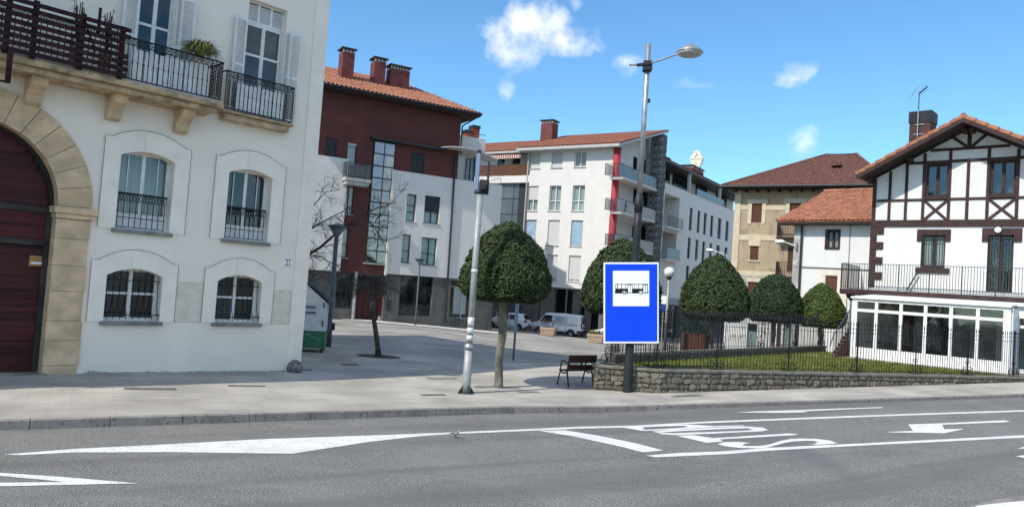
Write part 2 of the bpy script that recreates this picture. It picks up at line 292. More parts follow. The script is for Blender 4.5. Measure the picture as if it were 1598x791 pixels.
# ------------------------------------------------------------------ object helpers
def tag(o, label=None, cat=None, group=None, kind=None):
    if label: o['label'] = label
    if cat: o['category'] = cat
    if group: o['group'] = group
    if kind: o['kind'] = kind
    return o
def thing(name, label, cat, loc=(0, 0, 0), rz=0, group=None):
    o = bpy.data.objects.new(name, None); C.objects.link(o); o.location = loc; o.rotation_euler = (0, 0, rz)
    o.empty_display_size = .2
    return tag(o, label, cat, group)
def link(name, me, parent=None, loc=None, rot=None, scale=None):
    o = bpy.data.objects.new(name, me); C.objects.link(o)
    if parent: o.parent = parent
    if loc is not None: o.location = loc
    if rot is not None: o.rotation_euler = rot
    if scale is not None: o.scale = scale
    return o
class MB:
    def __init__(s): s.v = []; s.f = []; s.mi = []; s.m = 0
    def quad(s, a, b, c, d): i = len(s.v); s.v += [tuple(a), tuple(b), tuple(c), tuple(d)]; s.f.append((i, i + 1, i + 2, i + 3)); s.mi.append(s.m); return s
    def poly(s, pts): i = len(s.v); s.v += [tuple(p) for p in pts]; s.f.append(tuple(range(i, i + len(pts)))); s.mi.append(s.m); return s
    def hexa(s, p):
        """eight corners: bottom 0-3, top 4-7"""
        i = len(s.v); s.v += [tuple(q) for q in p]
        for f in ((0, 3, 2, 1), (4, 5, 6, 7), (0, 1, 5, 4), (1, 2, 6, 5), (2, 3, 7, 6), (3, 0, 4, 7)): s.f.append(tuple(i + k for k in f)); s.mi.append(s.m)
        return s
    def box(s, x0, x1, y0, y1, z0, z1):
        return s.hexa([(x0, y0, z0), (x1, y0, z0), (x1, y1, z0), (x0, y1, z0), (x0, y0, z1), (x1, y0, z1), (x1, y1, z1), (x0, y1, z1)])
    def bar(s, a, b, w_, d_=None, up=(0, 0, 1)):
        a = Vector(a); b = Vector(b); d_ = d_ or w_; t = (b - a).normalized(); u = Vector(up)
        if abs(t.dot(u)) > .99: u = Vector((0, 1, 0))
        r = t.cross(u).normalized() * w_ / 2; q = r.cross(t).normalized() * d_ / 2
        return s.hexa([a - r - q, a + r - q, a + r + q, a - r + q, b - r - q, b + r - q, b + r + q, b - r + q])
    def tube(s, pts, rs, n=8, cap=True):
        pts = [Vector(p) for p in pts]
        if isinstance(rs, (int, float)): rs = [rs] * len(pts)
        rings = []; prev = None
        for k, p in enumerate(pts):
            t = (pts[min(k + 1, len(pts) - 1)] - pts[max(k - 1, 0)])
            t = t.normalized() if t.length > 1e-9 else Vector((0, 0, 1))
            if prev is None:
                u = Vector((1, 0, 0)) if abs(t.x) < .9 else Vector((0, 1, 0)); a = (u - t * u.dot(t)).normalized()
            else: a = (prev - t * prev.dot(t)).normalized()
            prev = a; b = t.cross(a); i = len(s.v)
            for j in range(n):
                an = 2 * math.pi * j / n; s.v.append(tuple(p + (a * math.cos(an) + b * math.sin(an)) * rs[k]))
            rings.append(i)
        for k in range(len(rings) - 1):
            for j in range(n):
                j2 = (j + 1) % n; s.f.append((rings[k] + j, rings[k] + j2, rings[k + 1] + j2, rings[k + 1] + j)); s.mi.append(s.m)
        if cap:
            s.f.append(tuple(rings[0] + j for j in reversed(range(n)))); s.mi.append(s.m)
            s.f.append(tuple(rings[-1] + j for j in range(n))); s.mi.append(s.m)
        return s
    def lathe(s, c, prof, n=16):
        """prof: (radius, z) pairs"""
        c = Vector(c); return s.tube([c + Vector((0, 0, z)) for r, z in prof], [max(r, .0005) for r, z in prof], n)
    def prism(s, pts, off, holes=None):
        """extrude a planar loop of 3-D points by vector off"""
        off = Vector(off); i = len(s.v); n = len(pts); s.v += [tuple(p) for p in pts] + [tuple(Vector(p) + off) for p in pts]
        s.f.append(tuple(i + k for k in range(n))); s.f.append(tuple(i + n + k for k in reversed(range(n)))); s.mi += [s.m, s.m]
        for k in range(n):
            k2 = (k + 1) % n; s.f.append((i + k, i + n + k, i + n + k2, i + k2)); s.mi.append(s.m)
        return s
    def mesh(s, name, mats, smooth=False, bevel=0):
        me = bpy.data.meshes.new(name); me.from_pydata(s.v, [], s.f)
        if not isinstance(mats, (list, tuple)): mats = [mats]
        for m_ in mats: me.materials.append(m_)
        if len(mats) > 1: me.polygons.foreach_set('material_index', s.mi)
        bm = bmesh.new(); bm.from_mesh(me)
        if bevel:
            bmesh.ops.remove_doubles(bm, verts=bm.verts, dist=.0004)
            es = [e for e in bm.edges if len(e.link_faces) == 2 and e.calc_face_angle(0) > .6]
            bmesh.ops.bevel(bm, geom=es, offset=bevel, segments=1, affect='EDGES', clamp_overlap=True)
        bmesh.ops.recalc_face_normals(bm, faces=bm.faces); bm.to_mesh(me); bm.free()
        if smooth: me.polygons.foreach_set('use_smooth', [True] * len(me.polygons))
        return me
    def build(s, name, mats, parent=None, smooth=False, bevel=0, **kw):
        return link(name, s.mesh(name, mats, smooth, bevel), parent, **kw)
class Frame:
    """a facade plane: origin o, +x to the right along it, +y into the building"""
    def __init__(s, o, heading, z0=0.0):
        a = rad(heading); s.o = Vector((o[0], o[1], 0)); s.u = Vector((math.sin(a), math.cos(a), 0)); s.n = Vector((-s.u.y, s.u.x, 0)); s.rz = math.atan2(s.u.y, s.u.x)
    def uz(s, px, py, off=0.0):
        r = ray(px, py); k = (s.o + s.n * off - CAM).dot(s.n) / r.dot(s.n); P = CAM + r * k; return (P - s.o).dot(s.u), P.z
    def R(s, xl, xr, yt, yb, off=0.0):
        xm, ym = (xl + xr) / 2, (yt + yb) / 2
        return s.uz(xl, ym, off)[0], s.uz(xr, ym, off)[0], s.uz(xm, yb, off)[1], s.uz(xm, yt, off)[1]
    def yz(s, px, py, u0):
        """on the plane x = u0 (the side wall): depth y and height z"""
        r = ray(px, py); k = (s.o + s.u * u0 - CAM).dot(s.u) / r.dot(s.u); P = CAM + r * k; return (P - s.o).dot(s.n), P.z
    def l(s, P): d = Vector(P) - s.o; return Vector((d.dot(s.u), d.dot(s.n), P[2]))
    def w(s, u, y, z): p = s.o + s.u * u + s.n * y; return Vector((p.x, p.y, z))
def wallbm(x0, x1, z0, z1, holes, y=0.0, depth=.3, cuts=()):
    """front sheet with rectangular openings, their reveals, and a back sheet"""
    bm = bmesh.new()
    xs = sorted(set([x0, x1] + [h[0] for h in holes] + [h[1] for h in holes])); zs = sorted(set([z0, z1] + [h[2] for h in holes] + [h[3] for h in holes]))
    xs = [v for v in xs if x0 <= v <= x1]; zs = [v for v in zs if z0 <= v <= z1]
    def q(a): bm.faces.new([bm.verts.new(p) for p in a])
    for i in range(len(xs) - 1):
        for j in range(len(zs) - 1):
            cx, cz = (xs[i] + xs[i + 1]) / 2, (zs[j] + zs[j + 1]) / 2
            if any(h[0] < cx < h[1] and h[2] < cz < h[3] for h in holes): continue
            for yy in (y, y + depth): q([(xs[i], yy, zs[j]), (xs[i + 1], yy, zs[j]), (xs[i + 1], yy, zs[j + 1]), (xs[i], yy, zs[j + 1])])
    for (a, b, c, d) in list(holes) + [(x0, x1, z0, z1)]:
        for p0, p1 in (((a, c), (b, c)), ((b, c), (b, d)), ((b, d), (a, d)), ((a, d), (a, c))):
            q([(p0[0], y, p0[1]), (p1[0], y, p1[1]), (p1[0], y + depth, p1[1]), (p0[0], y + depth, p0[1])])
    for (co, no) in cuts:
        bmesh.ops.bisect_plane(bm, geom=list(bm.verts) + list(bm.edges) + list(bm.faces), plane_co=co, plane_no=no, clear_outer=True)
    return bm
def wall(root, name, x0, x1, z0, z1, holes, m, y=0.0, depth=.3, cuts=()):
    bm = wallbm(x0, x1, z0, z1, holes, y, depth, cuts); me = bpy.data.meshes.new(name); bm.to_mesh(me); bm.free(); me.materials.append(m)
    return link(name, me, root)
def window(root, r, y=.12, fm='whitewood', fw=.06, nx=2, transom=None, glass='glass', back='room', shut=0.0, shm='shutter', sill=None, sm_='sill', curtain=False, name='window', backd=.5, lift=.05):
    """r = (x0, x1, z0, z1) of the opening; frame > panes, shutter, curtain"""
    x0, x1, z0, z1 = r; b = MB(); fd = .06
    b.box(x0, x0 + fw, y, y + fd, z0, z1); b.box(x1 - fw, x1, y, y + fd, z0, z1)
    b.box(x0 + fw, x1 - fw, y, y + fd, z1 - fw, z1); b.box(x0 + fw, x1 - fw, y, y + fd, z0, z0 + fw)
    for k in range(1, nx):
        xm = x0 + (x1 - x0) * k / nx; b.box(xm - fw * .6, xm + fw * .6, y - .01, y + fd, z0 + fw, z1 - fw)
    zs = [z0 + fw, z1 - fw]
    if transom:
        for tr in (transom if isinstance(transom, (list, tuple)) else (transom,)):
            zt = z0 + (z1 - z0) * tr; b.box(x0 + fw, x1 - fw, y - .004, y + fd - .004, zt - fw * .4, zt + fw * .4); zs.append(zt)
    o = b.build(name, M[fm], root)
    zs = sorted(zs)
    for k in range(nx):
        for j in range(len(zs) - 1):
            a0 = x0 + (x1 - x0) * k / nx; a1 = x0 + (x1 - x0) * (k + 1) / nx
            MB().quad((a0 + .02, y + .03, zs[j]), (a1 - .02, y + .03, zs[j]), (a1 - .02, y + .03, zs[j + 1]), (a0 + .02, y + .03, zs[j + 1])).build('pane', M[glass], o)
    if back:
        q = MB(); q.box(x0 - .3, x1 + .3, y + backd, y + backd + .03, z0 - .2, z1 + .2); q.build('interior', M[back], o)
    if curtain:
        c = MB(); n = 16
        for k in range(n):
            a0 = x0 + (x1 - x0) * k / n; a1 = x0 + (x1 - x0) * (k + 1) / n; ya, yb = y + .12 + .02 * (k % 2), y + .12 + .02 * ((k + 1) % 2)
            c.quad((a0, ya, z0), (a1, yb, z0), (a1, yb, z1), (a0, ya, z1))
        c.build('curtain', M['curtain'], o)
    if shut > 0:
        zb = z1 - (z1 - z0) * shut; s_ = MB(); nsl = max(3, int((z1 - zb) / .07)); hh = (z1 - zb) / nsl
        for k in range(nsl):
            z_ = zb + hh * k; s_.hexa([(x0 + .01, y - .045, z_), (x1 - .01, y - .045, z_), (x1 - .01, y - .01, z_), (x0 + .01, y - .01, z_),
                                       (x0 + .01, y - .035, z_ + hh * .93), (x1 - .01, y - .035, z_ + hh * .93), (x1 - .01, y - .01, z_ + hh * .93), (x0 + .01, y - .01, z_ + hh * .93)])
        s_.build('roller_shutter', M[shm], o)
    if sill:
        MB().box(x0 - sill, x1 + sill, -.07, y, z0 - .07, z0 - .003).build('sill', M[sm_], o, bevel=.008)
    return o
def railing(root, pts, h, sp_, m, post=.04, barw=.018, rail=.04, name='railing', low=.08, parts=True, barname='baluster', mid=None):
    """hand rail, bottom rail and balusters along a line of local points"""
    b = MB(); pts = [Vector(p) for p in pts]; bars = []
    for a, c in zip(pts[:-1], pts[1:]):
        b.bar(a + Vector((0, 0, h)), c + Vector((0, 0, h)), rail, rail * .6); b.bar(a + Vector((0, 0, low)), c + Vector((0, 0, low)), rail * .8, rail * .5)
        if mid: b.bar(a + Vector((0, 0, mid)), c + Vector((0, 0, mid)), rail * .6, rail * .5)
        n = max(1, round((c - a).length / sp_))
        for k in range(1, n): bars.append(a + (c - a) * k / n)
    for p in pts: b.bar(p, p + Vector((0, 0, h)), post)
    if not parts:
        for p in bars: b.bar(p + Vector((0, 0, low)), p + Vector((0, 0, h - rail * .3)), barw)
    o = b.build(name, m, root)
    if parts:
        me = MB().bar((0, 0, low), (0, 0, h - rail * .3), barw).mesh(barname, m)
        for p in bars: link(barname, me, o, loc=p)
    return o
def tileroof(root, name, pts, m, tw=.26, cl=.36, amp=.045, kind='stuff', thick=.08):
    """clay tile surface over the convex loop pts (first edge = eave), with real ribs and stepped courses"""
    P = [Vector(p) for p in pts]; e = (P[1] - P[0]).normalized(); nn = (P[1] - P[0]).cross(P[-1] - P[0]).normalized()
    if nn.z < 0: nn = -nn
    v = nn.cross(e)
    if v.dot(P[-1] - P[0]) < 0: v = -v
    a = [(p - P[0]).dot(e) for p in P]; c = [(p - P[0]).dot(v) for p in P]
    a0, a1, c1 = min(a), max(a), max(c); nx = max(2, int((a1 - a0) / tw)) * 4; ny = max(1, int(c1 / cl))
    bm = bmesh.new(); rows = []
    for j in range(ny):
        for top in (0, 1):
            cc = c1 * (j + top) / ny; lift = .03 * (1 - top); row = []
            for i in range(nx + 1):
                ph = i % 4; hgt = (0, .6, 1, .6)[ph] * amp + lift + random.uniform(-.004, .004)
                row.append(bm.verts.new(P[0] + e * (a0 + (a1 - a0) * i / nx) + v * cc + nn * hgt))
            rows.append(row)
    for r0, r1 in zip(rows[:-1], rows[1:]):
        for i in range(nx): bm.faces.new((r0[i], r0[i + 1], r1[i + 1], r1[i]))
    cen = sum(P, Vector()) / len(P)
    for p, q in zip(P, P[1:] + P[:1]):
        ed = (q - p).normalized(); no = ed.cross(nn)
        if no.dot(cen - p) > 0: no = -no
        bmesh.ops.bisect_plane(bm, geom=list(bm.verts) + list(bm.edges) + list(bm.faces), plane_co=p - nn * 0 + no * .005, plane_no=no, clear_outer=True)
    # deck below
    vs = [bm.verts.new(p + nn * -.004) for p in P]; vs2 = [bm.verts.new(p - nn * thick) for p in P]
    bm.faces.new(vs); bm.faces.new(list(reversed(vs2)))
    for i in range(len(P)): bm.faces.new((vs[i], vs2[i], vs2[(i + 1) % len(P)], vs[(i + 1) % len(P)]))
    me = bpy.data.meshes.new(name); bm.to_mesh(me); bm.free(); me.materials.append(m)
    o = link(name, me, root)
    if kind: o['kind'] = kind
    return o
def chimney(root, x0, x1, y0, y1, z0, z1, m='chim', capm='gutter'):
    o = MB().box(x0, x1, y0, y1, z0, z1 - .32).build('chimney', M[m], root, bevel=.01)
    b = MB()
    n = max(2, int((x1 - x0) / .22))
    for k in range(n + 1):
        xx = x0 + .05 + (x1 - x0 - .1) * k / n
        b.box(xx - .04, xx + .04, y0 + .02, y0 + .10, z1 - .32, z1 - .10); b.box(xx - .04, xx + .04, y1 - .10, y1 - .02, z1 - .32, z1 - .10)
    b.box(x0 + .12, x1 - .12, y0 + .14, y1 - .14, z1 - .32, z1 - .11)
    b.build('chimney_vent', M['fascia'], o)
    MB().box(x0 - .12, x1 + .12, y0 - .12, y1 + .12, z1 - .10, z1).build('chimney_cap', M[capm], o, bevel=.01)
    return o
# ================================================================== GROUND
def strip(name, m, s_list, tf, tb, rows, zf, dz=0.0, label=None, skirt=0.0):
    """ground sheet between two lines t = tf(s) and t = tb(s)"""
    b = MB(); P = []
    for s_ in s_list:
        a, c = tf(s_), tb(s_); P.append([(*xy(s_, a + (c - a) * r), zf(*xy(s_, a + (c - a) * r)) + dz) for r in rows])
    nr = len(rows); b.v = [p for col_ in P for p in col_]
    for i in range(len(P) - 1):
        for j in range(nr - 1): b.f.append((i * nr + j, (i + 1) * nr + j, (i + 1) * nr + j + 1, i * nr + j + 1)); b.mi.append(0)
    me = bpy.data.meshes.new(name); me.from_pydata(b.v, [], b.f); me.materials.append(m); me.update()
    return tag(link(name, me), kind='structure')
def interp(tab):
    tab = sorted(tab)
    def f(s_):
        if s_ <= tab[0][0]: return tab[0][1]
        for (a, va), (c, vc) in zip(tab[:-1], tab[1:]):
            if s_ <= c: return va + (vc - va) * (s_ - a) / (c - a)
        return tab[-1][1]
    return f
kp = [st(*G(px, py).xy) for px, py in ((0, 656.5), (240, 650), (482, 643.2), (800, 634.5), (1225, 626.8), (1400, 621.5), (1598, 615.2))]
kp = [(kp[0][0] - 40, kp[0][1])] + kp + [(kp[-1][0] + 160, kp[-1][1] + 3)]
TK = interp(kp)                                                     # kerb line
S1 = [-60 + k * 4 for k in range(13)] + [-8 + k for k in range(76)] + [72 + k * 6 for k in range(25)]
strip('road', M['asphalt'], S1, lambda s_: TK(s_) + .02, lambda s_: -70, [0, .03, .06, .1, .15, .2, .3, .45, .7, 1], zroad)
# pavement: from the kerb to the square / the garden wall
bpx = ((470, 541), (515, 540), (560, 546), (600, 551), (650, 553), (690, 557), (724, 566.5), (760, 566), (830, 565.5), (930, 565))
bp = [st(*G(*p).xy) for p in bpx]
bp = [(bp[0][0] - 30, bp[0][1] + 2)] + bp + [(bp[-1][0] + 2, bp[-1][1]), (60, bp[-1][1] + 2), (200, bp[-1][1] + 8)]
TB = interp(bp)
strip('pavement', M['pave'], S1, lambda s_: TK(s_) + .16, TB, [0, .1, .2, .3, .4, .5, .6, .7, .8, .9, 1], zpave)
strip('square', M['square'], S1, lambda s_: TB(s_) - .6, lambda s_: 130, [0, .02, .04, .06, .09, .12, .16, .2, .25, .3, .4, .6, 1], zpave, -.03)
g = MB().quad((-900, -900, -1.2), (900, -900, -1.2), (900, 1500, -1.2), (-900, 1500, -1.2)).build('ground', M['earth']); tag(g, kind='structure')
# kerb stones
kerb = thing('kerb', None, None); kerb['kind'] = 'structure'
sj = [st(*G(px, py).xy)[0] for px, py in ((48, 655), (172, 651), (286, 648), (390, 645))]
klen = sum(b_ - a_ for a_, b_ in zip(sj[:-1], sj[1:])) / 3
s_ = sj[0] - klen * 7
while s_ < 62:
    e_ = s_ + klen - .008; b = MB(); pts = []
    for q in (s_, e_):
        t0 = TK(q); x0, y0 = xy(q, t0); x1, y1 = xy(q, t0 + .16); zz = zpave(x1, y1) + .004
        pts.append(((x0, y0, zz - kerbh(q) - .2), (x1, y1, zz - .4), (x1, y1, zz), (x0, y0, zz)))
    a, c = pts; b.hexa([a[0], c[0], c[1], a[1], a[3], c[3], c[2], a[2]]); b.build('kerb_stone', M['kerb'], kerb, bevel=.012)
    s_ += klen
# road markings, each its own part of the road marking set
def marking(name, px, dz=.006, zf=zroad, m='paint', smoothn=0, to=march, parent=None):
    P = [to(x, y, zf) for x, y in px]
    bm = bmesh.new(); bm.faces.new([bm.verts.new((p.x, p.y, 0)) for p in P])
    bm.normal_update(); bmesh.ops.triangulate(bm, faces=bm.faces)
    ss = [st(p.x, p.y)[0] for p in P]; k = math.floor(min(ss))
    while k < max(ss):
        bmesh.ops.bisect_plane(bm, geom=list(bm.verts) + list(bm.edges) + list(bm.faces), plane_co=(DV.x * k, DV.y * k, 0), plane_no=(DV.x, DV.y, 0)); k += .5
    for v_ in bm.verts: v_.co.z = zf(v_.co.x, v_.co.y) + dz
    me = bpy.data.meshes.new(name); bm.to_mesh(me); bm.free(); me.materials.append(M[m])
    if me.polygons and me.polygons[0].normal.z < 0: me.flip_normals()
    return link(name, me, parent)
mk = thing('road_markings', None, None); mk['kind'] = 'structure'
NM = [0]
def mkp(name, pts, ox=0, oy=0, s=1.0):
    NM[0] += 1; return marking(name, [(ox + x / s, oy + y / s) for x, y in pts], dz=.005 + .0006 * NM[0], parent=mk)
mkp('triangle_island', [(7.5, 709), (113, 700.5), (225, 695), (413, 685), (500, 682), (600, 678.6), (702, 674.6), (702, 677.2), (650, 681), (575, 689.5), (526, 697), (456, 707.8), (263, 705.3), (113, 706), (30, 710.2)])
mkp('lane_line', [(702.2, 674.6), (900, 665.9), (1100, 657.7), (1300, 650.0), (1450, 644.6), (1598, 639.8), (1760, 634.4), (1760, 636.5), (1598, 642.0), (1450, 646.9), (1300, 652.4), (1100, 660.3), (900, 668.7), (702.2, 677.2)])
mkp('lane_line', [(1008, 710.6), (1060, 706.6), (1200, 698.6), (1340, 692.0), (1480, 685), (1598, 679.0), (1760, 671), (1760, 675), (1598, 682.8), (1480, 688.6), (1340, 695.4), (1200, 703), (1022.6, 713.4)])
mkp('stop_line', [(840, 671.9), (881, 671.2), (935, 680), (985, 690), (1035, 702.7), (1003, 705.7), (975, 698.5), (943, 691.2), (895, 681)])
mkp('warning_chevron', [(-60, 733), (0, 738), (94, 744), (216, 754.5), (169, 755.3), (0, 759), (-60, 760.5), (-60, 755), (0, 753.4), (99.5, 752.3), (64, 748.5), (0, 742.9), (-60, 738)])
mkp('letter_p', [(107, 185), (300, 175.5), (530, 170), (590, 172), (700, 178.5), (880, 174.5), (880, 180), (700, 187), (530, 197), (430, 203), (240, 209), (215, 203), (330, 199), (460, 192.5), (522, 186.5), (532, 182), (505, 178.6), (400, 180.5), (250, 186.5), (265, 199), (215, 203)], 940, 620, 3.995)
mkp('letter_o', [(310, 214), (360, 208), (700, 190), (900, 181.5), (1000, 188), (1035, 204), (1000, 212), (700, 226), (450, 236), (360, 229), (352, 222), (470, 223.5), (700, 215), (900, 207.5), (940, 202), (905, 193), (700, 200), (450, 213), (352, 221)], 940, 620, 3.995)
mkp('letter_t', [(462, 240), (570, 236), (690, 255), (1160, 225), (1225, 231), (1190, 237), (730, 263), (755, 276), (650, 284)], 940, 620, 3.995)
mkp('letter_s', [(925, 285), (850, 278), (760, 280), (718, 292), (760, 305), (850, 315), (960, 319), (1030, 314), (1085, 299), (1140, 284), (1200, 275), (1275, 271), (1328, 274), (1346, 281), (1306, 296), (1400, 294), (1465, 287), (1420, 270), (1330, 259), (1237, 257), (1173, 260), (1110, 272), (1059, 289), (1010, 300), (955, 304.5), (905, 304), (872, 299), (882, 292)], 940, 620, 3.995)
mkp('arrow', [(270, 237), (650, 225), (1380, 190), (1445, 205), (1390, 212), (662, 241), (685, 292), (910, 287), (900, 294), (690, 338), (340, 333), (35, 329), (60, 322), (330, 312)], 1380, 630, 7.33)
mkp('arrow', [(1145, 644), (1180, 642), (1228, 640.6), (1340, 636.8), (1376, 635.3), (1378, 636.6), (1340, 638.2), (1255, 642), (1262, 643.4), (1228, 644.4)])
mkp('arrow', [(1588, 701), (1608, 693), (1640, 690), (1640, 696), (1608, 699)])
mkp('crossing_bar', [(1585, 712.3), (1612, 709), (1650, 706), (1650, 714), (1605, 716)])
mkp('crossing_bar', [(1522, 790), (1560, 785.5), (1640, 778), (1700, 782), (1700, 800), (1540, 806)])
marking('tar_patch', [(1480, 800), (1530, 784), (1570, 776), (1640, 770), (1700, 774), (1700, 812), (1500, 812)], .003, m='kerb', parent=mk)
marking('square_edge', [(505, 491.5), (540, 496), (600, 501.2), (680, 508.5), (760, 516.5), (792, 519.5), (792, 521.5), (760, 519), (680, 511.3), (600, 504), (540, 499), (505, 494.5)], .008, zpave, 'edge', parent=mk)
# flat covers and gratings in the pavement, and trunk shadow painted as dark strips
def cover(px, py, lw, lh, lab):
    c_ = G(px, py); s0, t0 = st(c_.x, c_.y); b = MB(); pts = []
    for ds, dt in ((-lw, -lh), (lw, -lh), (lw, lh), (-lw, lh)):
        x_, y_ = xy(s0 + ds, t0 + dt); pts.append((x_, y_, zpave(x_, y_) + .004))
    b.prism(pts, (0, 0, .004)); o = b.build('cover_or_shadow', mat('cover_or_shadow_grey', (.16, .152, .143), .85, .3, 8)); tag(o, lab, 'manhole cover', 'covers set into the pavement')
for px, py, a, c, lab in ((235, 606.6, .55, .12, 'dark metal cover in the pavement below the left lower window'), (385, 602, .45, .08, 'faint cover in the pavement near the white corner'),
                          (546, 569, .3, .25, 'dark square cover in the shaded paving near the leaning bare tree'), (676, 616, .35, .12, 'dark grating left of the foot of the camera pole'),
                          (690, 590.5, .5, .1, 'narrow dark grating beyond the camera pole foot'), (757, 603.5, .35, .1, 'painted shadow strip at the left of the clipped tree trunk'),  # strip left of the trunk is its shadow, painted dark
                          (797, 605, .3, .09, 'painted shadow strip at the right of the clipped tree trunk'), (825, 611.5, .33, .1, 'dark cover in front of the bench'),  # strip right of the trunk is shadow put into the colour
                          (1072, 617.5, .55, .1, 'long dark cover beside the corner of the stone wall'), (472, 577, .3, .12, 'dark cover beside the boulder at the white corner')):
    cover(px, py, a, c, lab)

# ================================================================== LEFT BUILDING
LB = Frame((G(466, 579).x, G(466, 579).y), 43.8)
lb = thing('town_house', 'large white rendered house with stone arch, iron balconies and shutters on the left', 'house', (LB.o.x, LB.o.y, 0), LB.rz)
HB = 14.2
AR = dict(cx=-8.736, cz=4.38, ri=1.835, ro=2.575)
win = {}
win['g1'] = (*LB.R(163, 250.5, 430, 501.7)[:2], LB.uz(205, 501.7)[1], LB.uz(166, 429)[1], LB.uz(213, 419.5)[1])
win['g2'] = (*LB.R(336.5, 406, 437, 502)[:2], LB.uz(370, 503)[1], LB.uz(339, 437.5)[1], LB.uz(371, 429.5)[1])
win['f1'] = (*LB.R(180.5, 266, 300, 360)[:2], LB.uz(218, 360)[1], LB.uz(186, 241)[1], LB.uz(216, 237)[1])
win['f2'] = (*LB.R(350.5, 419, 320, 376)[:2], LB.uz(382, 375)[1], LB.uz(354, 268)[1], LB.uz(386.5, 264.5)[1])
for a_, b_ in (('g1', 'g2'), ('f1', 'f2')):          # the two windows of a storey are the same size
    zz0 = (win[a_][2] + win[b_][2]) / 2; zs_ = (win[a_][3] + win[b_][3]) / 2; zc_ = max(zs_ + .16, (win[a_][4] + win[b_][4]) / 2)
    for k_ in (a_, b_): win[k_] = (win[k_][0], win[k_][1], zz0, zs_, zc_)
fw2 = LB.R(380, 441, 100, 130)[:2]; fw1 = LB.R(212, 270, 60, 90)[:2]
zsl = LB.uz(345, 170)[1] - .02
door = (AR['cx'] - AR['ri'], AR['cx'] + AR['ri'])
TD = LB.uz(410, 4)[1]
holes = [(win[k][0], win[k][1], win[k][2], win[k][4]) for k in win] + [(fw2[0], fw2[1], zsl, TD), (fw1[0], fw1[1], zsl, TD), (door[0], door[1], -.2, AR['cz'] + AR['ri'])]
wall(lb, 'wall', -20, 0, -.3, HB, holes, M['render'], 0, .45)
b = MB(); b.quad((0, .45, -.3), (0, 13, -.3), (0, 13, HB), (0, .45, HB)); b.quad((-20, 0.45, HB), (0, .45, HB), (0, 13, HB), (-20, 13, HB)); b.quad((-20, 13, -.3), (0, 13, -.3), (0, 13, HB), (-20, 13, HB)); b.quad((-20, .45, -.3), (-20, 13, -.3), (-20, 13, HB), (-20, .45, HB)); b.build('side_wall', M['render'], lb)
MB().box(-20.4, .4, -.45, 13.2, HB, HB + .25).build('roof', M['concrete'], lb)
# spandrels that turn rectangular openings into arches
def arcpts(x0, x1, zs, zc, n=12):
    h = zc - zs; wd = (x1 - x0) / 2; R_ = (wd * wd + h * h) / (2 * h); cx_ = (x0 + x1) / 2; cz_ = zc - R_; a0 = math.asin(wd / R_)
    return [(cx_ + R_ * math.sin(-a0 + 2 * a0 * k / n), cz_ + R_ * math.cos(-a0 + 2 * a0 * k / n)) for k in range(n + 1)]
for k in win:
    sb = MB()
    x0, x1, z0, zs_, zc_ = win[k]; ap = arcpts(x0, x1, zs_, zc_)
    for (xa, za), (xb, zb) in zip(ap[:-1], ap[1:]):
        sb.hexa([(xa, .001, za), (xb, .001, zb), (xb, .45, zb), (xa, .45, za), (xa, .001, zc_), (xb, .001, zc_), (xb, .45, zc_), (xa, .45, zc_)])
    sb.build('arch_spandrel', M['render'], lb)
sb = MB()
n = 24
for k in range(n):
    a0, a1 = math.pi * k / n, math.pi * (k + 1) / n
    xa, za, xb, zb = AR['cx'] - AR['ri'] * math.cos(a0), AR['cz'] + AR['ri'] * math.sin(a0), AR['cx'] - AR['ri'] * math.cos(a1), AR['cz'] + AR['ri'] * math.sin(a1)
    sb.hexa([(xa, .001, za), (xb, .001, zb), (xb, .45, zb), (xa, .45, za), (xa, .001, AR['cz'] + AR['ri']), (xb, .001, AR['cz'] + AR['ri']), (xb, .45, AR['cz'] + AR['ri']), (xa, .45, AR['cz'] + AR['ri'])])
sb.build('arch_spandrel', M['render'], lb)
